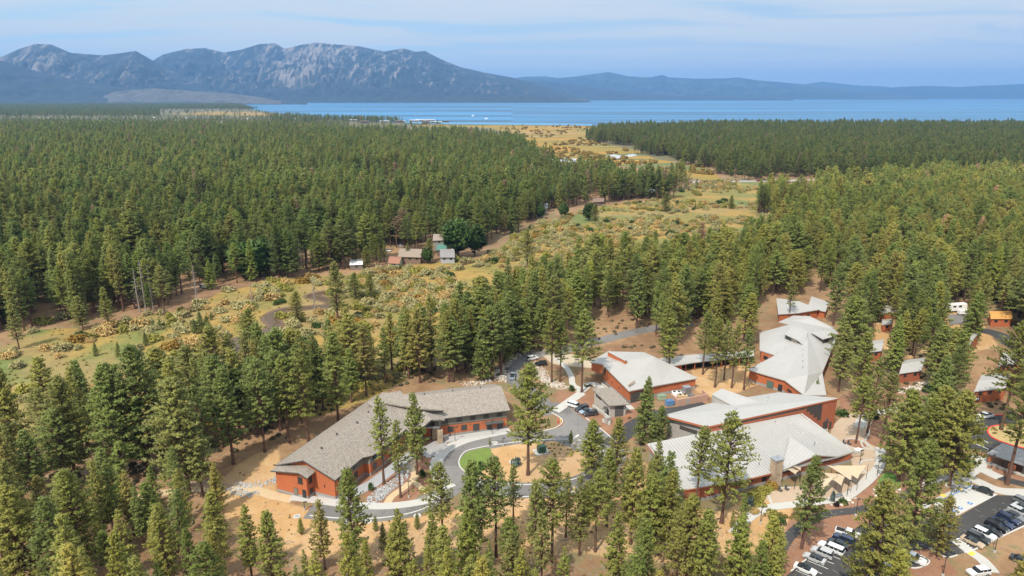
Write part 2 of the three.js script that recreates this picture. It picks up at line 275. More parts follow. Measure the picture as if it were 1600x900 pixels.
// H height, base share of bare trunk, R crown radius; returns { crown, trunk }
function conifer(seed, o) {
  const R = rng(seed), H = o.H, base = o.base * H, cr = [[], [], [], []], tr = [[], [], []];
  const lean = V((R() - 0.5) * 0.03 * H, 0, (R() - 0.5) * 0.03 * H), wob = R() * 6, axis = (y) => { const t = y / H; return V(lean.x * t * t + Math.sin(t * 5 + wob) * 0.006 * H * t, y, lean.z * t * t + Math.cos(t * 4 + wob) * 0.006 * H * t); };
  const N = 9, rad = (y) => (o.girth ?? 0.0145) * H * (Math.pow(1 - y / H, 0.85) * 0.92 + 0.06) * (1 + 0.35 * Math.exp(-y / (0.02 * H)));
  { const n = 8; const top = 0.97 * H; for (let j = 0; j <= N; j++) { const y = top * Math.pow(j / N, 1.25), p = axis(y), r = rad(y); for (let i = 0; i < n; i++) { const a = i / n * 6.2832; tr[0].push(p.x + Math.cos(a) * r, y - (j ? 0 : 0.3), p.z + Math.sin(a) * r); tr[1].push(Math.cos(a), 0.05, Math.sin(a)); if (j < N) { const b = j * n + i, c = j * n + (i + 1) % n; tr[2].push(b, b + n, c, c, b + n, c + n); } } } }
  const prof = o.profile, step = o.step ?? 0.55, lop = R() * 6.28, lopAmt = o.lop ?? 0.15;
  let y = base, az0 = R() * 6;
  while (y < H * 0.985) {
    const t = (y - base) / (H - base), n = Math.max(3, Math.round((o.per ?? 5) * (0.7 + 0.6 * R()))), gap = R() < (o.gaps ?? 0.12) ? 0.45 : 1;
    az0 += 1.1;
    for (let b = 0; b < n; b++) {
      if (R() < (o.missing ?? 0.1)) continue;
      const az = az0 + b / n * 6.2832 + (R() - 0.5) * 0.7, len = Math.max(0.25, o.R * prof(t) * gap * (0.62 + 0.55 * R()) * (1 + lopAmt * Math.cos(az - lop)));
      const tilt = lerp(o.tilt0 ?? -0.12, o.tilt1 ?? 0.75, t) + (R() - 0.5) * 0.3, a = axis(Math.min(H * 0.98, y + (R() - 0.5) * step)), dir = V(Math.cos(az) * Math.cos(tilt), Math.sin(tilt), Math.sin(az) * Math.cos(tilt));
      const at = (s) => V().copy(a).addScaledVector(dir, s * len).add(V(0, (o.curl ?? 0.16) * len * (s * s - 0.35 * s), 0));
      if (len > 0.9) { const m = at(0.55); tube3(tr[0], tr[1], tr[2], null, a, m, 0.022 * len + 0.02, 0.015 * len + 0.01, 3); tube3(tr[0], tr[1], tr[2], null, m, at(0.97), 0.015 * len + 0.01, 0.01, 3); }
      const tone = 0.82 + 0.36 * R(), k = Math.max(1, Math.round(len * (o.dens ?? 2.0)));
      for (let q = 0; q < k; q++) {
        const s = k === 1 ? 0.8 : lerp(o.bare ?? 0.3, 1, Math.sqrt((q + 0.6 * R()) / (k - 0.4))), c = at(Math.min(1.02, s)), spread = (o.spread ?? 0.3) * len * Math.min(1, s);
        c.x += (R() - 0.5) * spread; c.z += (R() - 0.5) * spread; c.y += (R() - 0.35) * 0.3;
        const out = V(c.x - a.x, 0, c.z - a.z).normalize().multiplyScalar(0.75); out.y += 0.35 + 0.5 * t; out.normalize();
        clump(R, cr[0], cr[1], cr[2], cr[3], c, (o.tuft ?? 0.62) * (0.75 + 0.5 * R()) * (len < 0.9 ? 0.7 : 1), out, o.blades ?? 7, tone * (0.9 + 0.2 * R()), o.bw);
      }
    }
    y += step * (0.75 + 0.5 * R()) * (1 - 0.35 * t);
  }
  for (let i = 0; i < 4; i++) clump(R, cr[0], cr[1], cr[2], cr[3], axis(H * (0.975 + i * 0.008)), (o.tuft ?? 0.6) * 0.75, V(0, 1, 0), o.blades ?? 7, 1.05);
  return { crown: toGeo(cr[0], cr[1], cr[2], cr[3]), trunk: toGeo(tr[0], tr[1], tr[2]), H, R: o.R, base: o.base };
}
const P_OVAL = (t) => Math.pow(Math.sin(Math.PI * Math.pow(clamp(t * 0.93 + 0.07, 0, 1), 0.62)), 0.75) * (1 - 0.15 * t) + 0.05, P_CONE = (t) => Math.pow(1 - t, 0.8) * smooth(t, -0.12, 0.14) + 0.05, P_COL = (t) => Math.pow(1 - t, 0.55) * smooth(t, -0.25, 0.2) * 0.95 + 0.06;
const SPEC = {
  jeffrey_a: [11, { H: 30, base: 0.3, R: 5.6, profile: P_OVAL, per: 6, gaps: 0.2, missing: 0.12, lop: 0.22, step: 0.6, dens: 2.5, tuft: 0.5, blades: 8 }],
  jeffrey_b: [12, { H: 30, base: 0.4, R: 4.9, profile: P_OVAL, per: 6, gaps: 0.22, missing: 0.15, lop: 0.25, step: 0.6, dens: 2.5, tuft: 0.5, blades: 8 }],
  jeffrey_c: [13, { H: 30, base: 0.22, R: 5.0, profile: P_COL, per: 6, gaps: 0.18, missing: 0.12, step: 0.58, dens: 2.5, tuft: 0.5, blades: 8 }],
  broad: [14, { H: 26, base: 0.14, R: 5.8, profile: P_OVAL, per: 7, gaps: 0.16, missing: 0.1, lop: 0.2, step: 0.58, dens: 2.3, tuft: 0.54, blades: 8 }],
  lodgepole_a: [15, { H: 24, base: 0.22, R: 3.4, profile: P_COL, per: 6, gaps: 0.14, missing: 0.15, step: 0.48, dens: 2.6, tuft: 0.45, blades: 8 }],
  lodgepole_b: [16, { H: 24, base: 0.36, R: 3.0, profile: P_COL, per: 5, gaps: 0.22, missing: 0.22, step: 0.48, dens: 2.6, tuft: 0.45, blades: 8, lop: 0.3 }],
  fir: [17, { H: 26, base: 0.08, R: 4.6, profile: P_CONE, per: 7, gaps: 0.06, missing: 0.05, step: 0.55, dens: 2.2, tuft: 0.54, blades: 8, tilt0: -0.3, tilt1: 0.6, curl: 0.1 }],
  young_a: [18, { H: 15, base: 0.07, R: 3.2, profile: P_CONE, per: 6, gaps: 0.12, missing: 0.1, step: 0.42, dens: 2.2, tuft: 0.48, tilt0: 0.1 }],
  young_b: [19, { H: 15, base: 0.12, R: 2.5, profile: P_CONE, per: 5, gaps: 0.18, missing: 0.18, step: 0.42, dens: 2.5, tuft: 0.44, tilt0: 0.15 }],
};
const TREES = {}; for (const k in SPEC) TREES[k] = conifer(...SPEC[k]);
// thin forms of the same trees for the far woods
const FAR = ['jeffrey_a', 'jeffrey_b', 'jeffrey_c', 'broad', 'lodgepole_a', 'fir'].map((k) => conifer(SPEC[k][0] + 50, { ...SPEC[k][1], step: 1.35, dens: 0.8, tuft: (SPEC[k][1].tuft ?? 0.62) * 2.0, blades: 8, bw: 0.36, missing: 0.15 }));
let triCount = 0; for (const t of Object.values(TREES)) triCount += t.crown.index.count / 3; console.log('tris per near form', Math.round(triCount / Object.keys(TREES).length));

M.bark = tex(0.115, 0.06, 0.04, 0.5, 3, 5, 1); M.bark_grey = tex(0.16, 0.12, 0.095, 0.4, 3, 6, 1); M.deadwood = tex(0.3, 0.25, 0.22, 0.4, 3, 7, 1);
for (const g of Object.values(TREES)) if (!g.trunk.attributes.uv) g.trunk.setAttribute('uv', new THREE.Float32BufferAttribute(Array.from({ length: g.trunk.attributes.position.count * 2 }, (_, i) => { const p = g.trunk.attributes.position, k = i >> 1; return i & 1 ? p.getY(k) * 0.5 : Math.atan2(p.getZ(k), p.getX(k)) * 0.5; }), 2));
const TINTS = [[0.23, 0.26, 0.058], [0.206, 0.246, 0.058], [0.184, 0.235, 0.061], [0.258, 0.269, 0.063], [0.176, 0.228, 0.058], [0.224, 0.245, 0.068], [0.239, 0.279, 0.058], [0.279, 0.265, 0.072]];
const TINT_WORDS = ['olive', 'green', 'deep-green', 'yellow-green', 'blue-green', 'grey-green', 'bright-green', 'brownish'];
const NEEDLES = TINTS.map(([r, g, b]) => new THREE.MeshPhysicalMaterial({ color: lin(r * 1.52, g * 1.44, b * 1.65), vertexColors: true, roughness: 1, specularIntensity: 0.15, transmission: 0.5, thickness: 0, side: THREE.DoubleSide }));
const M_FOREST = new THREE.MeshPhysicalMaterial({ color: lin(1, 1, 1), vertexColors: true, roughness: 1, specularIntensity: 0.15, transmission: 0.5, thickness: 0, side: THREE.DoubleSide });

// areas of the valley, as picture bearings of the ground
const LEFT_WOOD = [[-400, 204], [250, 202], [440, 204], [540, 212], [690, 214], [740, 217], [765, 221], [800, 229], [832, 247], [845, 268], [880, 283], [930, 287], [1000, 288], [1060, 290], [1058, 298], [1010, 313], [935, 320], [880, 332], [835, 348], [790, 366], [760, 386], [720, 396], [640, 404], [540, 430], [450, 430], [340, 454], [300, 472], [240, 488], [150, 495], [100, 515], [0, 530], [-400, 600]];
const LAKE_WOOD = [[918, 217], [960, 206], [1100, 202], [1250, 201], [1600, 202], [2100, 204], [2100, 281], [1600, 278], [1400, 279], [1230, 279], [1130, 279], [1112, 262], [1025, 245], [1000, 234], [940, 223]];
const NEAR_WOOD = [[1236, 306], [1300, 297], [1400, 291], [1600, 289], [2100, 290], [2100, 1600], [-400, 1600], [-400, 735], [0, 712], [140, 700], [260, 690], [320, 664], [400, 632], [480, 614], [560, 588], [640, 556], [700, 528], [760, 500], [830, 478], [900, 458], [1000, 448], [1060, 428], [1180, 394], [1240, 344]];
const TOWN_WOOD = [[-400, 187], [-400, 157], [0, 157], [370, 160], [378, 165], [420, 178], [470, 183], [640, 192.4], [690, 194], [690, 213], [540, 210], [440, 204], [250, 202], [-400, 204]];
// ground kept open on the campus
const OPEN = [
  [[330, 770], [360, 715], [440, 690], [545, 640], [600, 606], [800, 592], [850, 600], [960, 610], [1000, 690], [985, 760], [900, 770], [700, 815], [560, 830], [480, 830], [380, 830]],
  [[785, 600], [800, 560], [860, 552], [900, 590], [880, 610]], [[850, 562], [900, 545], [1010, 512], [1030, 516], [930, 560], [880, 575]],
  [[920, 560], [985, 545], [1110, 552], [1185, 555], [1180, 600], [1110, 640], [985, 650], [925, 640]],
  [[1000, 690], [1040, 630], [1110, 595], [1320, 605], [1345, 725], [1200, 785], [1060, 800]],
  [[1160, 590], [1175, 510], [1205, 462], [1300, 462], [1318, 520], [1318, 640], [1250, 640]],
  [[1300, 630], [1395, 625], [1400, 720], [1350, 790], [1170, 815], [1160, 770]],
  [[1225, 900], [1300, 810], [1390, 780], [1500, 735], [1530, 690], [1700, 690], [1700, 960], [1480, 930], [1420, 905]],
  [[1480, 690], [1510, 640], [1700, 640], [1700, 700]], [[1480, 485], [1560, 485], [1560, 520], [1480, 520]], [[1515, 575], [1590, 575], [1585, 622], [1515, 622]], [[1340, 525], [1390, 525], [1390, 562], [1340, 562]], [[1555, 540], [1612, 540], [1612, 580], [1555, 580]],
];
// sight lines that stay free of crowns
const FREE = [
  [[428, 722], [600, 606], [700, 612], [800, 592], [806, 680], [690, 692], [560, 792], [480, 792], [432, 772]], [[560, 800], [690, 690], [930, 630], [985, 680], [900, 720], [850, 760], [720, 790], [570, 815]],
  [[925, 556], [985, 548], [1085, 585], [1100, 630], [1000, 645], [895, 650], [890, 620]], [[1075, 700], [1040, 660], [1035, 640], [1110, 605], [1215, 606], [1312, 622], [1332, 712], [1215, 762], [1150, 770], [1080, 700]],
  [[1168, 585], [1190, 520], [1215, 500], [1290, 495], [1312, 520], [1300, 560], [1280, 612]], [[1195, 500], [1215, 470], [1290, 480], [1285, 497]], [[1312, 650], [1388, 650], [1380, 725], [1320, 785], [1190, 800], [1180, 770]],
  [[1500, 755], [1600, 762], [1620, 870], [1500, 850]], [[1235, 895], [1300, 830], [1340, 840], [1300, 890]], [[1512, 655], [1560, 640], [1620, 650], [1620, 740], [1540, 740], [1515, 700]],
  [[366, 720], [425, 690], [432, 770], [500, 830], [440, 860], [380, 830]], [[785, 590], [800, 560], [845, 550], [850, 575]], [[925, 545], [950, 522], [1010, 512], [1012, 528], [960, 548]],
  [[1482, 468], [1505, 468], [1512, 500], [1482, 500]], [[1545, 478], [1582, 478], [1582, 510], [1545, 510]], [[600, 380], [715, 380], [715, 420], [600, 420]], [[1412, 556], [1445, 556], [1445, 590], [1412, 590]], [[1524, 580], [1580, 580], [1572, 612], [1526, 614]], [[1348, 528], [1382, 528], [1382, 556], [1348, 556]], [[1412, 600], [1450, 596], [1450, 612], [1412, 616]], [[1090, 572], [1165, 572], [1165, 610], [1095, 610]],
];
const placed = [];                                   // { x, z, k (form), H, tint, turn, wide, px, py, hand, label }
function screenFree(x, z, H, R, base) {
  for (let i = 0; i <= 6; i++) { const t = lerp(base, 1, i / 6), q = pix(x, H * t, z), w = R * FOCAL / q[2] * (1 - 0.75 * (i / 6)) * 0.7; for (const s of [-w, 0, w]) for (const p of FREE) if (inPoly(q[0] + s, q[1], p)) return false; }
  return true;
}
// ---------------------------------------------------------------- planting
// trees one can point to: [form, tint, top x, top y, foot x, foot y, label]
const HAND = [
  ['jeffrey_a', 0, 825, 568, 825, 742, 'tallest lone pine, standing in the straw-coloured island beside the oval lawn'],
  ['lodgepole_b', 6, 596, 618, 600, 756, 'slim pine before the shingled lodge, nearest its stepped porch wall'],
  ['lodgepole_b', 0, 619, 655, 626, 777, 'thin sparse pine between the dry stone creek and the curving tan path'],
  ['lodgepole_a', 1, 648, 615, 652, 741, 'pine rising in front of the gabled entrance of the shingled lodge'],
  ['jeffrey_c', 1, 548, 734, 555, 889, 'pine standing across the kerb from the red gable end of the lodge'],
  ['jeffrey_b', 0, 690, 722, 692, 855, 'pine with bare lower trunk beside the bend of the loop road'],
  ['jeffrey_c', 2, 737, 722, 739, 880, 'dense pine below the lawn, overlapping the loop road'],
  ['jeffrey_b', 2, 773, 713, 775, 870, 'dark pine with long bare trunk below the oval lawn'],
  ['lodgepole_b', 4, 802, 725, 802, 826, 'narrow dark pine right behind the bare-trunked pine below the lawn'],
  ['jeffrey_b', 0, 864, 716, 862, 877, 'tall pine with bare trunk on the slope below the straw island'],
  ['lodgepole_b', 3, 887, 738, 884, 839, 'slender yellowish pine on the slope below the straw island'],
  ['lodgepole_b', 5, 838, 748, 836, 901, 'slender greyish pine with open crown low on the bare slope'],
  ['young_a', 6, 731, 792, 731, 908, 'bushy bright green young pine in the middle of the lower slope'],
  ['young_a', 5, 800, 828, 800, 928, 'pale young pine beneath the two dark pines of the slope'],
  ['young_a', 3, 623, 796, 626, 908, 'wide young pine with feathery open boughs on the straw slope'],
  ['lodgepole_a', 7, 506, 781, 508, 890, 'brownish pine next to the pine across from the red gable end'],
  ['lodgepole_a', 0, 676, 802, 679, 898, 'olive pine below the bend of the loop road'],
  ['young_b', 6, 880, 854, 880, 945, 'short young pine at the foot of the bare slope'],
  ['young_b', 1, 765, 846, 764, 935, 'narrow young pine cut by the lower edge, below the dark pines'],
  ['broad', 0, 917, 656, 925, 748, 'broad loose pine on the straw bank below the small grey pump house'],
  ['jeffrey_c', 3, 966, 654, 960, 772, 'yellowish pine beside the service drive, next to the broad loose pine'],
  ['fir', 2, 1011, 588, 1006, 694, 'dense dark fir between the pump house and the large metal-roofed hall'],
  ['broad', 2, 1031, 634, 1030, 697, 'short dark fir crowding the dense fir at the hall corner'],
  ['jeffrey_b', 0, 1097, 667, 1087, 794, 'tall pine before the large ribbed roof, the stouter of two close together'],
  ['jeffrey_a', 0, 1137, 642, 1127, 817, 'tallest pine before the large ribbed roof, beside the dry slope'],
  ['jeffrey_c', 2, 1268, 714, 1252, 857, 'full pine standing between the shade sails and the dark footpath'],
  ['jeffrey_c', 1, 1440, 690, 1411, 887, 'massive pine in the parking island beside the parked white van'],
  ['broad', 7, 1479, 774, 1463, 868, 'short crooked pine beside the blue disabled bays'],
  ['broad', 3, 1357, 752, 1356, 935, 'wide pine with yellowish tips over the row of parked cars'],
  ['broad', 0, 1413, 610, 1403, 752, 'wide crowned pine by the corner of the green lawn beyond the plaza'],
  ['broad', 3, 1478, 610, 1483, 760, 'wide pine at the fork of the pale footpaths'],
  ['jeffrey_c', 0, 1450, 622, 1440, 748, 'pine squeezed between two wide pines at the footpaths'],
  ['jeffrey_b', 1, 1590, 575, 1573, 757, 'tall leaning pine before the bus shelter roof'],
  ['jeffrey_b', 0, 1577, 505, 1564, 672, 'pine on the red-kerbed roadside island with long bare trunk'],
  ['young_b', 4, 1274, 590, 1275, 619, 'small dark conifer at the corner of the library roof'],
  ['jeffrey_b', 0, 1345, 588, 1337, 693, 'pine in the round planter of the paved plaza'],
  ['jeffrey_b', 5, 1392, 580, 1376, 695, 'pine in the mulch bed beside the plaza walk'],
  ['lodgepole_b', 1, 1370, 560, 1355, 676, 'slim pine at the inner edge of the plaza mulch bed'],
  ['jeffrey_c', 5, 1310, 508, 1310, 612, 'grey-green pine in front of the library roof'],
  ['jeffrey_c', 0, 1337, 520, 1340, 640, 'pine in front of the library roof, close to the red hall corner'],
  ['jeffrey_b', 1, 908, 484, 909, 613, 'tall pine between the parked cars and the orange workshop'],
  ['jeffrey_b', 0, 862, 480, 862, 598, 'pine on the straw mound beside the stone-lined drive'],
  ['lodgepole_b', 1, 878, 498, 875, 596, 'slim pine next to the pine on the straw mound'],
  ['lodgepole_a', 0, 1021, 465, 1046, 583, 'pine standing at the covered walkway'],
  ['jeffrey_b', 1, 1097, 487, 1098, 585, 'pine right in front of the covered walkway roof'],
  ['jeffrey_b', 0, 1119, 498, 1117, 605, 'pine on the straw courtyard, longest bare trunk there'],
  ['lodgepole_b', 1, 1131, 500, 1131, 594, 'slim pine on the straw courtyard beside the bare-trunked one'],
  ['lodgepole_b', 2, 1163, 512, 1162, 609, 'slender dark pine at the edge of the straw courtyard'],
  ['lodgepole_b', 0, 1146, 505, 1143, 606, 'thin pine between two others on the straw courtyard'],
  ['jeffrey_c', 2, 1305, 412, 1302, 508, 'big dark pine beside the far classroom wing'],
  ['lodgepole_b', 5, 1232, 430, 1232, 503, 'thin grey pine rising through the far wing of roofs'],
  ['jeffrey_c', 4, 362, 575, 365, 725, 'tall pine with red trunk, first of the row behind the lodge gable'],
  ['broad', 5, 297, 590, 296, 772, 'large rounded pine on the sandy track left of the lodge'],
  ['jeffrey_c', 5, 292, 640, 318, 775, 'rounded greyish pine leaning into the sandy track'],
  ['jeffrey_a', 2, 412, 560, 414, 706, 'pine in the row behind the lodge, above its lower eave'],
  ['jeffrey_a', 0, 477, 545, 482, 690, 'pine in the row behind the lodge, over the middle of its eave'],
  ['jeffrey_b', 1, 449, 555, 452, 692, 'bare-trunked pine in the row behind the lodge'],
  ['jeffrey_c', 1, 527, 520, 529, 660, 'dense pine behind the upper eave of the lodge'],
  ['broad', 4, 182, 570, 190, 745, 'broad dark pine among the massed trees by the sandy track'],
  ['broad', 5, 116, 588, 118, 745, 'broad greyish pine with dead lower boughs by the track'],
  ['broad', 2, 236, 540, 232, 735, 'widest dark pine of the massed trees by the track'],
  ['fir', 4, 129, 562, 129, 625, 'small dark cone-shaped conifer at the meadow edge'],
  ['young_a', 6, 472, 808, 471, 835, 'tiny round pine on the straw slope near the gable end'],
  ['young_a', 1, 587, 806, 587, 830, 'tiny round pine on the straw slope below the loop road'],
  ['young_a', 1, 652, 801, 652, 827, 'tiny round pine beside the loop road kerb'],
  ['young_a', 2, 893, 672, 892, 693, 'small bushy pine on the straw island near the white sign wall'],
  ['young_b', 1, 765, 683, 765, 697, 'sapling on the loop road edge above the lawn'],
  ['young_b', 6, 1143, 797, 1143, 826, 'small young pine in the mulch by the round terrace'],
  ['jeffrey_c', 0, 948, 702, 948, 822, 'full pine on the straw slope below the service lot'], ['lodgepole_a', 3, 985, 700, 985, 850, 'yellowish slender pine before the left end of the large hall'],
  ['broad', 0, 1010, 742, 1012, 868, 'broad pine below the left corner of the large hall'], ['jeffrey_c', 3, 1042, 735, 1043, 872, 'yellowish pine covering the left front of the large hall'],
  ['broad', 3, 1072, 772, 1072, 905, 'broad yellowish pine on the straw below the large hall'], ['lodgepole_a', 0, 1025, 690, 1022, 800, 'slender pine touching the end wall of the large hall'],
  ['jeffrey_b', 0, 930, 735, 930, 862, 'open pine with bare trunk mid-slope below the service lot'], ['lodgepole_a', 5, 905, 742, 905, 868, 'grey-green slender pine mid-slope, right of the far kerb posts'],
  ['jeffrey_c', 0, 1095, 797, 1096, 930, 'pine cut by the lower edge below the two hall pines'], ['young_a', 6, 1152, 802, 1152, 915, 'bushy bright young pine below the end of the pale walk'],
  ['lodgepole_a', 0, 960, 800, 960, 930, 'slender pine at the lower edge below the slope'], ['jeffrey_c', 1, 1000, 812, 1000, 960, 'green pine at the lower edge, below the broad corner pine'],
  ['young_a', 3, 1205, 850, 1206, 945, 'young pine at the lower edge left of the corner parking row'], ['lodgepole_b', 5, 845, 800, 846, 930, 'thin grey-green pine at the lower edge of the bare slope'],
  ['jeffrey_c', 0, 430, 800, 430, 940, 'pine at the lower edge below the straw of the gable'], ['lodgepole_a', 0, 395, 790, 394, 905, 'slender pine at the left rim of the straw slope'], ['jeffrey_c', 3, 345, 770, 346, 905, 'yellowish pine at the sandy track below the lodge gable'], ['broad', 0, 128, 735, 130, 890, 'broad olive pine in the lower left wood'], ['broad', 3, 40, 760, 40, 915, 'broad yellowish pine in the lower left corner wood'],
];
const FREE_OF_HAND = [];
for (const [k, tint, tx, ty, bx, by, label] of HAND) {
  const g = P(bx, by), H = heightTo(g, ty), top = P(tx, ty, H);
  placed.push({ x: g.x, z: g.z, k, H, tint, turn: (bx * 7 + by) % 6.28, wide: clamp(1, 0.6, 1.6), lean: Math.atan2(pix(top.x, H, g.z)[0] - bx, FOCAL * H / pix(g.x, 0, g.z)[2]) * 0.6, hand: true, label });
  FREE_OF_HAND.push([g.x, g.z, H > 15 ? 5.5 : 3]);
}
{
  const R = rng(2024);
  const pick = (list) => { let r = R(); for (const [k, w] of list) if ((r -= w) < 0) return k; return list[0][0]; };
  const WOOD = [['jeffrey_a', 0.2], ['jeffrey_b', 0.15], ['jeffrey_c', 0.2], ['lodgepole_a', 0.19], ['lodgepole_b', 0.08], ['fir', 0.08], ['broad', 0.1]], LOW = [['lodgepole_a', 0.28], ['jeffrey_c', 0.2], ['young_a', 0.16], ['lodgepole_b', 0.12], ['jeffrey_b', 0.14], ['young_b', 0.1]];
  const area = (x, z) => { const far = Math.min(1.6, -z / 500), [px, py] = pix(x + (fbm(x * 0.02 + 11, z * 0.02, 3) - 0.5) * 70 * far, 0, Math.min(-60, z + (fbm(x * 0.02, z * 0.02 + 31, 3) - 0.5) * 110 * far)); return inPoly(px, py, NEAR_WOOD) ? 'near' : inPoly(px, py, LEFT_WOOD) ? 'left' : inPoly(px, py, LAKE_WOOD) ? 'lake' : inPoly(px, py, TOWN_WOOD) ? 'town' : null; };
  const plantRows = (z0, z1, cell, chance) => {
    for (let z = z0; z > z1; z -= cell) { const half = -z * 0.8 + 40, n = Math.ceil(half / cell); for (let i = -n; i <= n; i++) {
      const x = (i + (Math.round(-z / cell) & 1) * 0.5 + (R() - 0.5) * 0.85) * cell, zz = z + (R() - 0.5) * 0.85 * cell, [px, py] = pix(x, 0, zz), clumpy = fbm(x * 0.022 + 50, zz * 0.022, 3);
      const a = area(x, zz); if (!a) continue;
      const r0 = R(), r1 = R(), r2 = R(), r3 = R(), r4 = R();
      if (OPEN.some((p) => inPoly(px, py, p))) continue;
      let p = chance * lerp(0.42, 1.15, smooth(clumpy, 0.32, 0.56));
      let low = a === 'near' && py > 770;
      if (a === 'near' && py > 690 && px > 330 && px < 1240) p *= py > 880 ? 1 : py > 800 ? 0.8 : 0.6;
      if (a === 'near' && px > 840 && px < 1200 && py > 500 && py < 640) p *= 0.6;
      if (a === 'near' && px > 1180 && py > 540 && py < 780) p *= 0.8;
      if (py < 400 && px < 1180 && !(py < 335 && px > 800) && fbm(x * 0.014 + 90, zz * 0.014 + 5, 2) > 0.7) p *= 0.15;
      if (a === 'near' && px > 300 && px < 830 && py > 500 && py < 690) p = Math.max(p, 0.92);
      if (a === 'near' && px < 330 && py > 720 && py < 800) p *= 0.45;
      if (a === 'near' && px > 1240 && py > 780) p *= 0.4;
      if (a === 'town') p *= py > 182 ? (px > 545 ? (py < 191.5 ? 0.6 : 0.12) : 0.5) : (px > 250 && px < 445 && py > 171) ? 0.05 : 0.95;
      if (r0 > p) continue;
      let k = low ? pick(LOW) : pick(WOOD), H = low ? lerp(12, 23, r1) : lerp(19, 32, r1 * 0.75 + r2 * 0.25);
      if (a === 'left' || a === 'lake') H = r2 < 0.15 ? lerp(9, 17, r1) : lerp(17, 35, r1 * 0.7 + r2 * 0.3);
      if (a === 'town') H = py > 182 ? (px > 420 && py < 191.5 ? lerp(14, 26, r1) : lerp(8, 15, r1)) : lerp(14, 24, r1);
      if (k.startsWith('young')) H = lerp(8, 15, r1);
      const S = TREES[k], Rr = S.R * H / S.H;
      if (py > 400 && FREE_OF_HAND.some(([hx, hz, d]) => Math.hypot(hx - x, hz - zz) < d)) continue;
      if (py > 350 && !screenFree(x, zz, H, Rr, S.base)) { if (py < 700) continue; k = R() < 0.6 ? 'young_a' : 'young_b'; H = lerp(6, 12, r1); if (!screenFree(x, zz, H, 2.4, 0.1)) continue; }
      const hue = smooth(fbm(x * 0.008 + 7, zz * 0.008, 3), 0.25, 0.75);
      const tint = r3 < 0.09 ? 7 : Math.floor(clamp(hue * 0.5 + r3 * 0.55, 0, 0.999) * 7);
      placed.push({ x, z: zz, k, H, tint, turn: r4 * 6.28, wide: lerp(0.75, 1.3, R()), px, py, area: a });
    } }
  };
  plantRows(-70, -700, 6.4, 0.80);
  plantRows(-700, -1500, 8, 0.86);
  plantRows(-1500, -3000, 10.5, 0.92);
  plantRows(-3000, -9000, 19, 0.9);
}
// the largest in the picture become trees of their own, the rest of the woods one mass
for (const t of placed) {
  const a = pix(t.x, 0, t.z), b = pix(t.x, t.H, t.z); t.px = a[0]; t.py = a[1]; t.d = a[2]; t.ty = b[1];
  const seen = clamp(Math.min(a[1], 900) - Math.max(0, b[1]), 0, 900);
  t.show = t.hand ? 1e6 + a[1] : (a[0] < -15 || a[0] > 1615 || b[1] > 885) ? 0 : seen * (a[1] > 900 ? 0.9 : 1);
}
placed.sort((p, q) => q.show - p.show);
const ALONE = placed.filter((t, i) => i < 278 && t.show > 0), MASS = placed.slice(ALONE.length);
const protos = new Map();
const REGION = [
  [(t) => t.py > 770 && t.px < 400, 'below the sandy track'],
  [(t) => t.py > 770 && t.px < 1000, 'on the slope below the loop road'],
  [(t) => t.py > 700 && t.px < 1240 && t.px > 900, 'on the bank below the hall roof'],
  [(t) => t.px > 1240 && t.py > 770, 'around the lower parking lots'],
  [(t) => t.px < 420, 'between meadow and track'],
  [(t) => t.px < 830, 'in the wood behind the lodge'],
  [(t) => t.px < 1200, 'in the wood above the workshop'],
  [() => true, 'among buildings beyond the plaza'],
];
const FORM_WORDS = { jeffrey_a: 'ragged pine', jeffrey_b: 'long-trunked pine', jeffrey_c: 'full-crowned pine', broad: 'broad pine', lodgepole_a: 'slender pine', lodgepole_b: 'sparse slender pine', fir: 'cone-shaped fir', young_a: 'bushy young pine', young_b: 'narrow young pine' };
const ORD = ['first', 'second', 'third', 'fourth', 'fifth', 'sixth', 'seventh', 'eighth', 'ninth', 'tenth', 'eleventh', 'twelfth', 'thirteenth', 'fourteenth', 'fifteenth', 'sixteenth', 'seventeenth', 'eighteenth', 'nineteenth', 'twentieth'], NUM = ['', 'one', 'two', 'three', 'four', 'five', 'six', 'seven', 'eight', 'nine', 'ten', 'eleven', 'twelve', 'thirteen', 'fourteen', 'fifteen', 'sixteen', 'seventeen', 'eighteen', 'nineteen', 'twenty'];
// alike things get their place along the row, counted from the left
function tellApart(list, what, where) { const by = new Map(); for (const t of list) { const k = what(t) + '|' + where(t); if (!by.has(k)) by.set(k, []); by.get(k).push(t); } for (const [k, l] of by) { const [w, at] = k.split('|'); l.sort((a, b) => a.px - b.px); l.forEach((t, i) => { t.said = l.length === 1 ? `${w} ${at}` : l.length < 21 ? `${ORD[i]} from the left of ${NUM[l.length]} ${w}s ${at}` : `${w} ${at}`; }); } }
tellApart(ALONE.filter((t) => !t.label), (t) => `${TINT_WORDS[t.tint]} ${FORM_WORDS[t.k]}`, (t) => REGION.find(([f]) => f(t))[1]);
for (const t of ALONE) {
  const S = TREES[t.k], key = t.k + t.tint, kind = t.k === 'fir' ? 'fir_tree' : t.k.startsWith('young') ? 'young_pine' : 'pine_tree';
  let o = protos.get(key);
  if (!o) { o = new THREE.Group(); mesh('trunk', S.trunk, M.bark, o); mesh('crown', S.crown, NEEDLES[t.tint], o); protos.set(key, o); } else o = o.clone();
  o.name = numbered(kind); scene.add(o);
  const s = t.H / S.H; o.position.set(t.x, 0, t.z); o.scale.set(s * t.wide, s, s * t.wide); o.rotation.set(0, t.turn, 0);
  if (t.lean) { o.rotation.order = 'ZYX'; o.rotation.z = -t.lean * 0.5; }
  const where = REGION.find(([f]) => f(t))[1];
  tag(o, t.label ?? t.said, t.k === 'fir' ? 'fir tree' : 'pine tree', t.label ? 'pines one can point to' : 'conifers ' + where);
}
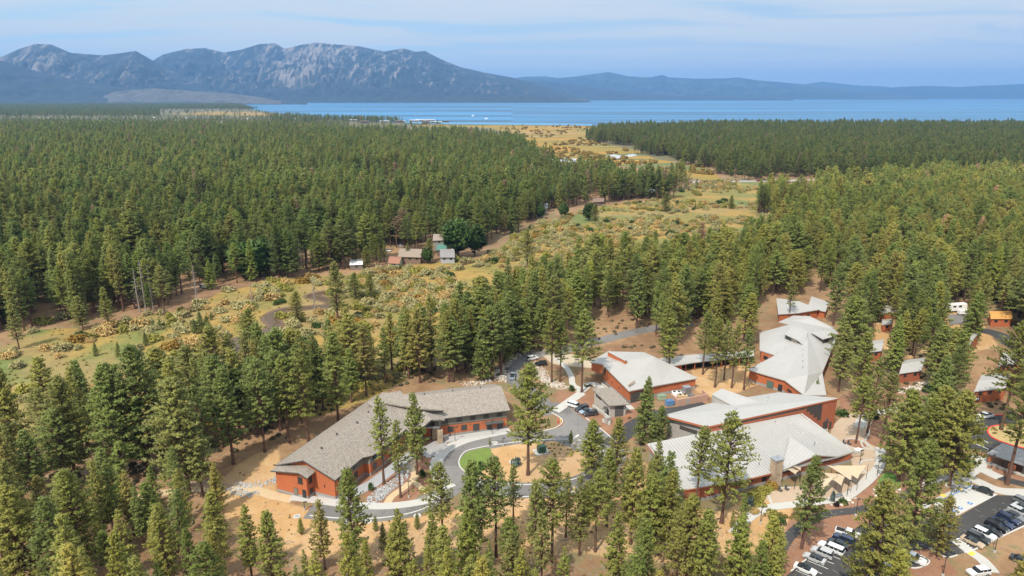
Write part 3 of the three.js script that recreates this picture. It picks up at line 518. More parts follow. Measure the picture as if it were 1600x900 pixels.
{
  const forest = new THREE.Group(); forest.name = 'forest'; scene.add(forest); tag(forest, 'unbroken conifer forest covering the valley floor down to the lake', 'forest', null, 'stuff');
  const R = rng(77), byKind = new Map();
  for (const t of MASS) { const far = t.d > 620; const k = far ? 'far' + (['jeffrey_a', 'jeffrey_b', 'jeffrey_c', 'broad', 'lodgepole_a', 'fir'].indexOf(t.k) + 6) % 6 : t.k; if (!byKind.has(k)) byKind.set(k, []); byKind.get(k).push(t); }
  const m4 = new THREE.Matrix4(), q = new THREE.Quaternion(), c = new THREE.Color(), Y = V(0, 1, 0);
  for (const [k, list] of byKind) {
    const S = k.startsWith('far') ? FAR[+k[3]] : TREES[k];
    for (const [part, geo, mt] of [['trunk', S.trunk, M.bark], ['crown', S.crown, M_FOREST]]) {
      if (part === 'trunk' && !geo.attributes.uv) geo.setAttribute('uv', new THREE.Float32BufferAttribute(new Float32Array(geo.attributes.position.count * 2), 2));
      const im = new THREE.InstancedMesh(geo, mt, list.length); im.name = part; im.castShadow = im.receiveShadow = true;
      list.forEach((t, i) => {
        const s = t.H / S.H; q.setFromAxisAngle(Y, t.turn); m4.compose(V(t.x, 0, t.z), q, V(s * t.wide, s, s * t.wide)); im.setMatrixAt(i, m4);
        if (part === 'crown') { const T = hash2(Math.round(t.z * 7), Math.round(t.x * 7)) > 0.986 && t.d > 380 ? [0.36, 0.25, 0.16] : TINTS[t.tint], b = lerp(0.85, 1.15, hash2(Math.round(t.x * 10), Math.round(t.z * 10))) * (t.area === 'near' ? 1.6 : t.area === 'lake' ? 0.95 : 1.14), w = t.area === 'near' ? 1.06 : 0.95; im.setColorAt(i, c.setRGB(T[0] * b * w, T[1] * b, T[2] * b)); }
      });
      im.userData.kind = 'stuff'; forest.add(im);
    }
  }
}
console.log('trees', placed.length, 'alone', ALONE.length);
// ---------------------------------------------------------------- building kit
Object.assign(M, {
  brick: tex(0.43, 0.125, 0.048, 0.16, 5, 21, 0.9), brickRed: tex(0.36, 0.11, 0.053, 0.16, 5, 22, 0.9), block: tex(0.33, 0.305, 0.28, 0.12, 4, 23), plinth: tex(0.3, 0.285, 0.27, 0.1, 4, 24), siding: tex(0.2, 0.178, 0.148, 0.08, 4, 25),
  metalRoof: tex(0.41, 0.392, 0.366, 0.09, 18, 26, 0.55, { metalness: 0.15 }), seam: mat(0.385, 0.37, 0.345, 0.5, { metalness: 0.15 }), fascia: mat(0.42, 0.13, 0.06, 0.7), darkTrim: mat(0.085, 0.08, 0.075, 0.7),
  glass: mat(0.025, 0.035, 0.04, 0.06, { metalness: 0.1 }), glassGreen: mat(0.09, 0.16, 0.14, 0.08), frame: mat(0.06, 0.055, 0.05, 0.6), dark: mat(0.02, 0.019, 0.018, 0.9), concrete: tex(0.45, 0.43, 0.395, 0.08, 6, 27), kerb: tex(0.56, 0.54, 0.5, 0.06, 4, 28),
  stone: tex(0.36, 0.27, 0.19, 0.75, 4.5, 29), white: mat(0.78, 0.77, 0.75, 0.6), steel: mat(0.42, 0.43, 0.44, 0.4, { metalness: 0.7 }), pole: mat(0.05, 0.045, 0.04, 0.6), tan: tex(0.5, 0.37, 0.22, 0.12, 5, 33),
  paver: tex(0.42, 0.315, 0.22, 0.14, 3, 34), paverGrey: tex(0.3, 0.29, 0.28, 0.25, 2.5, 35), lawn: tex(0.135, 0.19, 0.035, 0.2, 6, 36), sail: mat(0.5, 0.385, 0.255, 0.9, { side: THREE.DoubleSide }), paint: mat(0.74, 0.74, 0.72, 0.8), blue: mat(0.05, 0.2, 0.5, 0.8), yellow: mat(0.75, 0.5, 0.08, 0.8), red: mat(0.62, 0.05, 0.04, 0.7), bronze: mat(0.06, 0.06, 0.055, 0.5),
});
{ // worn asphalt: broad patches, wheel-darkened lanes, cracks
  const worn = (r, g, b, k0) => { const t = dataTex(1024, 1024, (u, v, i, j) => { const x = u * 60, y = v * 60, big = fbm(x * 0.12 + k0, y * 0.12, 4), patch = hash2(Math.floor(x / 7 + 0.6 * fbm(x * 0.3, y * 0.3, 2)), Math.floor(y / 9)), crack = Math.abs(fbm(x * 0.35 + k0, y * 0.35 + 9, 4) - 0.5), f = hash2(i, j); let k = 0.86 + 0.3 * (big - 0.5) + (patch > 0.82 ? -0.12 : patch < 0.14 ? 0.09 : 0) + 0.16 * (f - 0.5); if (crack < 0.006) k *= 0.72; if (fbm(x * 0.9, y * 0.9, 3) > 0.72) k *= 0.86; return [r * k, g * k, b * k]; }); t.repeat.set(1 / 60, 1 / 60); return new THREE.MeshStandardMaterial({ map: t, roughness: 0.95 }); };
  M.drive = worn(0.2, 0.186, 0.176, 3); M.asphalt = worn(0.058, 0.055, 0.054, 50);
}
{ // composition shingles: short courses of mixed greys
  const t = dataTex(512, 512, (u, v) => { const row = Math.floor(v * 64), c = Math.floor(u * 40 + (row & 1) * 0.5 + hash2(row, 3) * 2), h = hash2(c, row + 900), e = (v * 64) % 1; const k = (0.66 + 0.6 * h) * (e < 0.14 ? 0.8 : 1); return [0.265 * k, 0.228 * k, 0.19 * k]; });
  t.repeat.set(1 / 12, 1 / 12); M.shingle = new THREE.MeshStandardMaterial({ map: t, roughness: 0.95 });
}
const bufGeo = (pos, uv, idx) => { const g = new THREE.BufferGeometry(); g.setAttribute('position', new THREE.Float32BufferAttribute(pos, 3)); g.setAttribute('uv', new THREE.Float32BufferAttribute(uv, 2)); if (idx) g.setIndex(idx); const n = idx ? g.toNonIndexed() : g; n.computeVertexNormals(); return n; };
// a roof sheet of real thickness over points [x, height, z]
function roofGeo(pts, th = 0.28) {
  const tri = THREE.ShapeUtils.triangulateShape(pts.map((p) => new THREE.Vector2(p[0], -p[2])), []), pos = [], uv = [], n = pts.length;
  const area = pts.reduce((s, p, i) => { const q = pts[(i + 1) % n]; return s + (p[0] * -q[2] + p[2] * q[0]); }, 0), d = V(pts[1][0] - pts[0][0], 0, pts[1][2] - pts[0][2]).normalize();
  const put = (p, dy) => { pos.push(p[0], p[1] + dy, p[2]); uv.push(p[0] * d.x + p[2] * d.z, (p[0] * d.z - p[2] * d.x) * 1.06); };
  for (const t of tri) { const [a, b, c] = t.map((i) => pts[i]); const up = ((b[0] - a[0]) * -(c[2] - a[2]) + (b[2] - a[2]) * (c[0] - a[0])) > 0; for (const p of up ? [a, b, c] : [a, c, b]) put(p, 0); for (const p of up ? [a, c, b] : [a, b, c]) put(p, -th); }
  pts.forEach((p, i) => { const q = pts[(i + 1) % n], f = area > 0 ? [[p, -th], [q, -th], [q, 0], [p, -th], [q, 0], [p, 0]] : [[q, -th], [p, -th], [p, 0], [q, -th], [p, 0], [q, 0]]; for (const [r, dy] of f) put(r, dy); });
  return bufGeo(pos, uv);
}
// wall panels through [x, z, top] from the level y0
function wallGeo(pts, y0 = 0, closed = false) {
  const pos = [], uv = []; let run = 0;
  for (let i = 0; i < pts.length - (closed ? 0 : 1); i++) {
    const a = pts[i], b = pts[(i + 1) % pts.length], L = Math.hypot(b[0] - a[0], b[1] - a[1]), ya = a[3] ?? y0, yb = b[3] ?? y0;
    const v = [[a, ya, 0], [b, yb, L], [b, b[2], L], [a, ya, 0], [b, b[2], L], [a, a[2], 0]]; for (const [p, y, s] of v) { pos.push(p[0], y, p[1]); uv.push(run + s, y); } run += L;
  }
  return bufGeo(pos, uv);
}
const boxGeo = (w, h, d, x = 0, y = 0, z = 0, turn = 0) => { const g = new THREE.BoxGeometry(w, h, d); g.translate(0, h / 2, 0); if (turn) g.rotateY(turn); g.translate(x, y, z); const p = g.attributes.position, n = g.attributes.normal, u = g.attributes.uv; for (let i = 0; i < p.count; i++) Math.abs(n.getY(i)) > 0.7 ? u.setXY(i, p.getX(i), p.getZ(i)) : u.setXY(i, Math.abs(n.getX(i)) > 0.5 ? p.getZ(i) : p.getX(i), p.getY(i)); return g; };
const merge = (list) => mergeGeometries(list.map((g) => { const n = g.index ? g.toNonIndexed() : g; for (const k of Object.keys(n.attributes)) if (!['position', 'normal', 'uv'].includes(k)) n.deleteAttribute(k); return n; }));
// an opening on the wall from A to B ([x, z]); s metres along, out = +1 / -1 picks the side
function opening(parent, name, A, B, s, w, h0, h1, out = 1, o = {}) {
  const L = Math.hypot(B[0] - A[0], B[1] - A[1]), dx = (B[0] - A[0]) / L, dz = (B[1] - A[1]) / L, turn = Math.atan2(-dz, dx), nx = dz * out, nz = -dx * out, at = (k) => [A[0] + dx * s + nx * k, A[1] + dz * s + nz * k];
  const f = at(0.02), fr = mesh(name, boxGeo(w, h1 - h0, 0.16, f[0], h0, f[1], turn), o.frame ?? M.frame, parent), cols = o.cols ?? 1, rows = o.rows ?? 1, t = o.t ?? 0.09, pw = (w - t * (cols + 1)) / cols, ph = (h1 - h0 - t * (rows + 1)) / rows;
  for (let c = 0; c < cols; c++) for (let r = 0; r < rows; r++) { const q = s - w / 2 + t + (pw + t) * c + pw / 2, k = 0.075; mesh(o.pane ?? 'pane', boxGeo(pw, ph, 0.08, A[0] + dx * q + nx * k, h0 + t + (ph + t) * r, A[1] + dz * q + nz * k, turn), (o.blind && hash2(c * 7 + Math.round(s * 3), r) < o.blind) ? M.glassGreen : o.glass ?? M.glass, fr); }
  return fr;
}
// standing seams down a plane roof: clipped to the outline
function seamGeo(pts, dir, spacing, w = 0.08, h = 0.055) {
  const a = V(...pts[0]), b = V(...pts[1]), c = V(...pts[2]), n = V().crossVectors(V().subVectors(b, a), V().subVectors(c, a)).normalize(), hy = (x, z) => a.y - (n.x * (x - a.x) + n.z * (z - a.z)) / n.y;
  const d = V(dir[0], 0, dir[1]).normalize(), e = V(-d.z, 0, d.x), list = [], ks = pts.map((p) => p[0] * e.x + p[2] * e.z), lo = Math.min(...ks), hi = Math.max(...ks);
  for (let k = lo + spacing / 2; k < hi; k += spacing) {
    const cut = []; for (let i = 0; i < pts.length; i++) { const k0 = ks[i], k1 = ks[(i + 1) % pts.length]; if ((k0 - k) * (k1 - k) < 0) { const t = (k - k0) / (k1 - k0), p = pts[i], q = pts[(i + 1) % pts.length]; cut.push((p[0] + (q[0] - p[0]) * t) * d.x + (p[2] + (q[2] - p[2]) * t) * d.z); } }
    cut.sort((p, q) => p - q);
    for (let i = 0; i + 1 < cut.length; i += 2) { const P0 = V(d.x * cut[i] + e.x * k, 0, d.z * cut[i] + e.z * k), P1 = V(d.x * cut[i + 1] + e.x * k, 0, d.z * cut[i + 1] + e.z * k); P0.y = hy(P0.x, P0.z); P1.y = hy(P1.x, P1.z); const L = P0.distanceTo(P1); if (L < 0.6) continue;
      const g = new THREE.BoxGeometry(L - 0.1, h, w); const X = V().subVectors(P1, P0).normalize(), Z = V().crossVectors(X, V(0, 1, 0)).normalize(), Y = V().crossVectors(Z, X); g.applyMatrix4(new THREE.Matrix4().makeBasis(X, Y, Z).setPosition(V().addVectors(P0, P1).multiplyScalar(0.5).addScaledVector(Y, h / 2 - 0.01))); list.push(g); }
  }
  return merge(list);
}
const seams = (parent, pts, dir, spacing = 0.8) => tag(mesh('standing_seam', seamGeo(pts, dir, spacing), M.seam, parent), null, null, null, 'stuff');
const Q = (px, py, h) => { const p = P(px, py, h); return [p.x, h, p.z]; };           // a surveyed corner
const G = (px, py) => { const p = P(px, py); return [p.x, p.z]; };

// ---------------------------------------------------------------- the shingled lodge
{
  const o = thing('lodge', 'two-storey lodge with brown shingle roof and orange brick walls beside the oval lawn', 'building');
  const L1 = (s, t) => [-53.3 + 0.385 * s + 0.923 * t, -157.8 - 0.923 * s + 0.385 * t], L2 = (s, t) => [-1.6 - 0.962 * s - 0.273 * t, -193.7 + 0.273 * s - 0.962 * t];
  const r1 = (s, t, h) => { const p = L1(s, t); return [p[0], h, p[1]]; }, r2 = (s, t, h) => { const p = L2(s, t); return [p[0], h, p[1]]; }, w1 = (s, t, h, b) => [...L1(s, t), h, b], w2 = (s, t, h, b) => [...L2(s, t), h, b];
  // west wing
  mesh('plinth', wallGeo([w1(44, -8.6, 0.8), w1(0, -8.6, 0.8), w1(0, -7.9, 0.8), w1(-2.75, -7.9, 0.8), w1(-2.75, 2.05, 0.8), w1(-0.05, 2.05, 0.8), w1(-0.05, 8.65, 0.8), w1(13, 8.65, 0.8), w1(13, 10.65, 0.8), w1(36, 10.65, 0.8)]), M.plinth, o);
  mesh('gable_wall', wallGeo([w1(0, -8.6, 6.4, 0.6), w1(0, 0, 9.5, 0.6), w1(0, 8.6, 6.4, 0.6)]), M.brick, o);
  mesh('brick_wall', wallGeo([w1(44, -8.55, 6.3), w1(0, -8.55, 6.3)], 0.6), M.brick, o);
  mesh('brick_wall', wallGeo([w1(0, 8.6, 3.5), w1(13, 8.6, 3.5), w1(13, 10.6, 3.5), w1(36, 10.6, 3.5)], 0.6), M.brick, o);
  mesh('upper_wall', wallGeo([w1(2.2, 8.6, 6.4), w1(13, 8.6, 6.4), w1(13, 10.6, 6.2), w1(36, 10.6, 6.2)], 3.5), M.siding, o);
  mesh('brick_wall', wallGeo([w1(0, 8.62, 6.4), w1(2.2, 8.62, 6.4)], 3.5), M.brick, o);
  mesh('corner_wall', wallGeo([w1(0.1, -7.9, 6.5), w1(-2.7, -7.9, 6.3), w1(-2.7, 0.2, 7.5), w1(-2.7, 2, 6.9), w1(0.1, 2, 6.9)], 0.6), M.brick, o);
  mesh('roof', roofGeo([r1(-0.9, -9.5, 6.35), r1(-0.9, 0, 9.85), r1(46, 0, 9.85), r1(46, -9.5, 6.35)]), M.shingle, o);
  mesh('roof', roofGeo([r1(-0.9, 0, 9.85), r1(-0.9, 9.5, 6.35), r1(11.7, 9.5, 6.35), r1(13.6, 7.4, 7.12), r1(15, 11.5, 6.15), r1(38, 11.5, 6.15), r1(46, 0, 9.85)]), M.shingle, o);
  mesh('corner_roof', roofGeo([r1(-3.5, -8.7, 6.3), r1(-3.5, 0.3, 7.75), r1(0.2, 0.3, 7.9), r1(0.2, -8.7, 6.45)], 0.24), M.shingle, o);
  mesh('corner_roof', roofGeo([r1(-3.5, 0.3, 7.75), r1(-3.5, 2.9, 6.8), r1(0.2, 2.9, 6.95), r1(0.2, 0.3, 7.9)], 0.24), M.shingle, o);
  mesh('gablet_wall', wallGeo([w1(13.04, 6.6, 7.35, 3.5), w1(13.04, 10.62, 6.15, 3.5)]), M.siding, o); mesh('gablet_wall', wallGeo([w1(15, 7.3, 7.15, 6.0), w1(15, 11.4, 6.15, 6.0)]), M.siding, o);
  mesh('gablet_roof', roofGeo([r1(11.4, 9.6, 6.42), r1(13.4, 6.4, 7.62), r1(15.6, 6.4, 7.6), r1(15.6, 11.5, 6.2), r1(13.3, 11.5, 6.5)], 0.22), M.shingle, o);
  // gutters along the eaves
  const gutter = (a, b) => { const A = V(...a), B = V(...b), L = A.distanceTo(B); const g = boxGeo(L, 0.26, 0.16, 0, 0, 0, 0), d = Math.atan2(-(B.z - A.z), B.x - A.x); g.rotateZ(Math.asin((B.y - A.y) / L)); g.rotateY(d); g.translate((A.x + B.x) / 2, (A.y + B.y) / 2 - 0.27, (A.z + B.z) / 2); mesh('gutter', g, M.darkTrim, o); };
  gutter(r1(-0.9, 9.55, 6.35), r1(11.7, 9.55, 6.35)); gutter(r1(15, 11.55, 6.15), r1(37, 11.55, 6.15)); gutter(r1(-0.9, -9.55, 6.35), r1(46, -9.55, 6.35)); gutter(r2(-0.8, -0.97, 6.5), r2(27, -0.97, 6.5));
  gutter(r1(-0.95, 0, 9.85), r1(-0.95, 9.5, 6.35)); gutter(r1(-0.95, -9.5, 6.35), r1(-0.95, 0, 9.85)); gutter(r1(-3.55, -8.7, 6.3), r1(-3.55, 0.3, 7.75)); gutter(r1(-3.55, 0.3, 7.75), r1(-3.55, 2.9, 6.8));
  const gA = L1(-2.7, -7.9), gB = L1(-2.7, 2), hA = L1(-2.7, 2), hB = L1(0, 2), fA = L1(0, 2), fB = L1(0, 8.6);
  opening(o, 'window', gA, gB, 7.9, 1.5, 4.0, 6.0, -1, { cols: 2 }); opening(o, 'window', hA, hB, 1.4, 1.3, 3.9, 5.9, -1, { cols: 2 }); opening(o, 'window', hA, hB, 1.5, 1.3, 0.9, 2.5, -1, { cols: 2 }); opening(o, 'door', gA, gB, 8.9, 1.2, 0.3, 2.6, -1); opening(o, 'door', gA, gB, 6.2, 1.3, 0.4, 2.5, -1, { glass: M.siding });
  opening(o, 'vent', fA, fB, 4.4, 0.5, 7.0, 7.6, -1, { glass: M.siding, pane: 'louvre' }); opening(o, 'wall_lamp', fA, fB, 3.4, 0.3, 2.8, 3.5, -1);
  for (const s of [2.3, 9]) for (const f of [0, 1]) opening(o, 'window', L1(0, 8.6), L1(13, 8.6), s, 1.6, f ? 4.1 : 1.2, f ? 5.7 : 3, -1, { cols: 2, blind: f ? 0 : 0.5 });
  for (let s = 2; s < 20; s += 4) for (const f of [0, 1]) opening(o, 'window', L1(13, 10.6), L1(36, 10.6), s, 1.6, f ? 4.1 : 1.2, f ? 5.7 : 3, -1, { cols: 2, blind: f ? 0 : 0.5 });
  // east wing
  mesh('plinth', wallGeo([w2(26, -0.06, 0.7), w2(-0.06, -0.06, 0.7), w2(-0.06, 19, 0.7)]), M.plinth, o);
  mesh('brick_wall', wallGeo([w2(26, 0, 3.7), w2(0, 0, 3.7), w2(0, 9.5, 3.7), w2(0, 19, 3.7)], 0.5), M.brick, o);
  mesh('upper_wall', wallGeo([w2(26, 0.03, 6.7), w2(0.03, 0.03, 6.7), w2(0.03, 9.5, 9.9), w2(0.03, 19, 6.5)], 3.7), M.siding, o);
  mesh('belt_course', wallGeo([w2(26, -0.05, 3.84), w2(-0.05, -0.05, 3.84), w2(-0.05, 19, 3.84)], 3.66), M.darkTrim, o);
  mesh('roof', roofGeo([r2(-0.8, -0.9, 6.5), r2(-0.8, 9.6, 10.1), r2(42, 9.6, 10.1), r2(34, -0.9, 6.5)]), M.shingle, o);
  mesh('roof', roofGeo([r2(-0.8, 9.6, 10.1), r2(-0.8, 20, 6.5), r2(36, 20, 6.5), r2(42, 9.6, 10.1)]), M.shingle, o);
  const eA = L2(26, 0), eB = L2(0, 0);
  [2.2, 6.6, 11.0, 15.2, 19.4, 23.6].forEach((s) => opening(o, 'window', eA, eB, s, 1.7, 4.3, 6.0, 1, { cols: 2 }));
  [3.0, 8.2, 12.4].forEach((s) => opening(o, 'window', eA, eB, s, 1.8, 1.2, 3.1, 1, { cols: 2, blind: 0.8 }));
  opening(o, 'door', eA, eB, 16.2, 2.0, 0.4, 2.9, 1, { cols: 2 }); opening(o, 'door', eA, eB, 20.4, 1.8, 0.4, 2.6, 1, { cols: 2 }); opening(o, 'door', eA, eB, 23.8, 1.9, 0.3, 2.4, 1, { glass: M.dark });
  [10.3, 14.4, 18, 22.2].forEach((s) => opening(o, 'wall_lamp', eA, eB, s, 0.22, 2.6, 3.2, 1));
  { const a = L2(7.2, 0), b = L2(1.4, 0), c = L2(1.4, -1.6), d = L2(7.2, -1.6); mesh('door_canopy', roofGeo([[a[0], 3.2, a[1]], [b[0], 3.2, b[1]], [c[0], 3.0, c[1]], [d[0], 3.0, d[1]]], 0.22), M.darkTrim, o); }
  // the raised roofs of the entrance
  mesh('entrance_roof', roofGeo([Q(586, 627, 10.4), Q(597, 613, 11), Q(655, 617.5, 10.8), Q(695, 640.5, 9.3), Q(657, 638.5, 9.3)], 0.45), M.shingle, o);
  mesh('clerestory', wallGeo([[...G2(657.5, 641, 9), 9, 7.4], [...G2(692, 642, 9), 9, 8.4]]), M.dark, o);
  mesh('entrance_roof', roofGeo([Q(662, 642, 8.7), Q(674, 655.5, 8.2), Q(695, 656, 6.9), Q(690, 648, 7.2)], 0.4), M.shingle, o);
  mesh('entrance_roof', roofGeo([Q(662, 642, 8.7), Q(674, 655.5, 8.2), Q(648, 678, 6.2), Q(632, 668, 6.4)], 0.4), M.shingle, o);
  for (const [x, y] of [[688, 692], [679, 685], [657, 692]]) { const g = G(x, y); mesh('stone_pier', boxGeo(1.5, 4.3, 1.5, g[0], 0, g[1], 0.3), M.stone, o); mesh('post', boxGeo(0.35, 3.4, 0.35, g[0], 4.3, g[1], 0.3), M.darkTrim, o); }
  { const a = G(657, 692), b = G(688, 692); mesh('beam', boxGeo(Math.hypot(b[0] - a[0], b[1] - a[1]), 0.45, 0.4, (a[0] + b[0]) / 2, 4.9, (a[1] + b[1]) / 2, Math.atan2(-(b[1] - a[1]), b[0] - a[0])), M.steel, o); }
  { const a = G(660, 684), b = G(676, 678); mesh('glazed_front', boxGeo(9, 5.6, 0.3, (a[0] + b[0]) / 2, 0, (a[1] + b[1]) / 2, 0.25), M.glass, o); }
  for (const [s, t] of [[6, 0.4], [14, -0.6], [22, 0.5], [29, -0.4]]) mesh('roof_vent', boxGeo(0.4, 0.7, 0.4, ...(() => { const p = L1(s, t); return [p[0], 9.6, p[1]]; })()), M.darkTrim, o);
  for (const s of [6, 15, 24]) mesh('roof_vent', boxGeo(0.35, 0.7, 0.35, ...(() => { const p = L2(s, 10.2); return [p[0], 9.8, p[1]]; })()), M.darkTrim, o);
}
function G2(px, py, h) { const p = P(px, py, h); return [p.x, p.z]; }

// ---------------------------------------------------------------- the large hall with two tiers of metal roof
{
  const o = thing('performance_hall', 'large red brick hall under two tiers of pale ribbed metal roof', 'building');
  const F = (s) => [57.8 + 0.926 * s, -157.7 - 0.377 * s];                       // along the low front wall
  const f = [[-15.5, 4.6], [0, 3.6], [15, 3.5], [27, 5.4], [35, 3.4], [41.4, 3.0]].map(([s, h]) => [...F(s), h]);
  const TL = [36.6, 8.3, -168.4], TR = [87.2, 8.2, -187.4], BL = [f[0][0] - 1.2, 4.6, f[0][1] + 0.5], BR = [f[5][0] + 0.9, 3.1, f[5][1] - 0.4];
  const front = [BL, [f[1][0] + 0.3, 3.75, f[1][1] + 0.9], [f[2][0] + 0.3, 3.6, f[2][1] + 0.9], [f[4][0] + 0.3, 3.5, f[4][1] + 0.9], BR];
  const main = [TL, ...front, TR]; mesh('lower_roof', roofGeo(main, 0.4), M.metalRoof, o);
  const ribs = (a, b, c, d) => seams(o, [a, b, c, d], [0.377, 0.926], 0.95);
  { const n = 4, A = [TL, TR]; const topAt = (t) => [0, 1, 2].map((k) => lerp(TL[k], TR[k], t)); const cutsT = [0, 0.3, 0.6, 0.86, 1]; for (let i = 0; i < n; i++) { const p = [topAt(cutsT[i]), front[i], front[i + 1], topAt(cutsT[i + 1])]; const tri = [[p[0], p[1], p[2]], [p[0], p[2], p[3]]]; for (const t of tri) tag(mesh('standing_seam', seamGeo(t.map((q) => [q[0], q[1] + 0.005, q[2]]), [0.377, 0.926], 0.95), M.seam, o), null, null, null, 'stuff'); } }
  const pk = [...F(27)], back = [pk[0] - 0.377 * 9, pk[1] - 0.926 * 9];
  mesh('roof_gable', roofGeo([[pk[0] + 0.35, 5.75, pk[1] + 0.9], [back[0], 6.5, back[1]], [front[2][0], 3.72, front[2][2]]], 0.3), M.metalRoof, o);
  mesh('roof_gable', roofGeo([[pk[0] + 0.35, 5.75, pk[1] + 0.9], [back[0], 6.5, back[1]], [front[3][0], 3.62, front[3][2]]], 0.3), M.metalRoof, o);
  for (const k of [2, 3]) tag(mesh('standing_seam', seamGeo([[pk[0] + 0.35, 5.755, pk[1] + 0.9], [back[0], 6.505, back[1]], [front[k][0], front[k][1] + 0.125, front[k][2]]], k === 2 ? [-0.5, 0.5] : [0.9, 0.1], 0.95), M.seam, o), null, null, null, 'stuff');
  mesh('plinth', wallGeo([[f[0][0], f[0][1], 0.9], [f[5][0], f[5][1], 0.9]].map((p, i) => [p[0] + 0.06, p[1] + (i < 2 ? 0.1 : 0), p[2]])), M.plinth, o);
  mesh('front_wall', wallGeo(f.map(([x, z, h]) => [x, z, h - 0.15]), 0.7), M.brickRed, o);
  mesh('fascia', wallGeo(front.map((p, i) => [p[0] + 0.03, p[2] + 0.06, p[1] + 0.02, p[1] - 0.42]).slice(0, 3)), M.fascia, o);
  mesh('end_wall', wallGeo([[f[0][0], f[0][1], 4.3], [37.6, -167.6, 8.5]], 0), M.block, o);
  mesh('fascia', wallGeo([[BL[0] - 0.05, BL[2], 4.65, 4.1], [TL[0] - 0.05, TL[2], 8.85, 8.3]]), M.fascia, o);
  mesh('end_wall', wallGeo([[f[5][0] - 0.3, f[5][1] - 0.1, 2.85], [86.3, -187, 8.4]], 0), M.brickRed, o);
  const wA = [f[0][0], f[0][1]], wB = [f[5][0], f[5][1]], W = (s) => s + 15.5;
  for (const [s, w, y0, y1] of [[3, 7, 2.0, 2.5], [17.5, 4.5, 1.9, 2.4], [31.5, 3.5, 2.0, 2.6], [36.5, 3.2, 2.0, 2.6]]) opening(o, 'window', wA, wB, W(s), w, y0, y1, -1, { cols: Math.round(w / 1.6), glass: M.glass });
  for (const s of [10.2, 15.2]) opening(o, 'door', wA, wB, W(s), 1.4, 0.5, 2.5, -1, { glass: M.dark });
  { const c = F(13); mesh('stone_chimney', boxGeo(2.6, 7.6, 2.0, c[0] + 0.35, 0, c[1] + 0.95, Math.atan2(0.377, 0.926)), M.stone, o); mesh('chimney_cap', boxGeo(2.9, 0.25, 2.3, c[0] + 0.35, 7.6, c[1] + 0.95, Math.atan2(0.377, 0.926)), M.steel, o); mesh('flue', new THREE.CylinderGeometry(0.12, 0.12, 1, 8).translate(c[0] + 0.35, 8.3, c[1] + 0.95), M.steel, o); }
  // upper tier
  const A = [100.9, 10.3, -193.5], B = [55.0, 10.3, -174.7], C = [44.2, 9.7, -183.0], D = [62.0, 8.3, -194.4], E = [75.0, 7.7, -200], K = [86.2, 7.7, -203.6];
  mesh('upper_roof', roofGeo([A, B, C], 0.45), M.metalRoof, o); const up2 = [A, C, D, E, K]; mesh('upper_roof', roofGeo(up2, 0.45), M.metalRoof, o);
  const IN = (p, q, t) => [lerp(p[0], q[0], t), lerp(p[2], q[2], t)], mid = [73, 9, -190];
  const a = IN(A, mid, 0.022), b = IN(B, mid, 0.035), c = IN(C, mid, 0.06), d = IN(D, mid, 0.08), e = IN(E, mid, 0.05), k = IN(K, mid, 0.05);
  mesh('upper_wall', wallGeo([[...a, 9.9], [...b, 9.9]], 0), M.brickRed, o); mesh('upper_wall', wallGeo([[...b, 9.9], [...c, 9.3], [...d, 7.9]], 0), M.block, o); mesh('upper_wall', wallGeo([[...d, 7.9], [...e, 7.3], [...k, 7.3], [...a, 9.9]], 0), M.brickRed, o);
  mesh('fascia', wallGeo([[A[0], A[2] + 0.06, 10.33, 9.8], [B[0], B[2] + 0.06, 10.33, 9.8]]), M.fascia, o); mesh('fascia', wallGeo([[B[0] - 0.06, B[2] + 0.03, 10.33, 9.75], [C[0] - 0.06, C[2], 9.73, 9.1]]), M.fascia, o);
  const abL = Math.hypot(b[0] - a[0], b[1] - a[1]);
  for (let s = 13; s < abL - 3; s += 1.35) opening(o, 'window', a, b, s, 1.2, 9.0, 9.65, -1);
  for (const s of [6.6, 8.2, 9.8, 11.3]) opening(o, 'window', a, b, s, 1.5, 9.5 - (11.8 - s) * 0.8 - 1.2, 9.65, -1, { rows: 3 });
  opening(o, 'door', a, b, 3.6, 1.9, 0.2, 3.2, -1, { glass: M.dark }); opening(o, 'door', a, b, 1.5, 1.0, 0.2, 2.6, -1, { glass: M.dark });
  opening(o, 'window', b, c, 6, 5.5, 6.4, 7.6, -1, { cols: 4, glass: M.dark });
  { const p = Q(1128, 607, 10.6), q = Q(1112, 616, 10.6), r = Q(1153, 638, 9.2), s = Q(1196, 631, 9.0); mesh('monitor_roof', roofGeo([p, q, r, s], 0.35), M.metalRoof, o); mesh('monitor_wall', wallGeo([[p[0], p[2], 10.3], [q[0] + 0.2, q[2], 10.3], [r[0] + 0.2, r[2] - 0.2, 8.9]], 7.6), M.block, o); }
  for (const [x, y, h] of [[1211, 661, 7.6], [1273, 693, 5.2], [1186, 725, 4.8], [1150, 640, 9.9], [1200, 622, 8.6], [1199, 628, 8.8]]) { const p = P(x, y, h); mesh('roof_vent', new THREE.CylinderGeometry(0.14, 0.16, 0.7, 8).translate(p.x, h + 0.25, p.z), M.steel, o); }
  { const p = F(20.5); mesh('wall_lamp', boxGeo(0.7, 0.35, 0.3, p[0], 3.2, p[1] + 0.2, 0.38), M.white, o); }
}

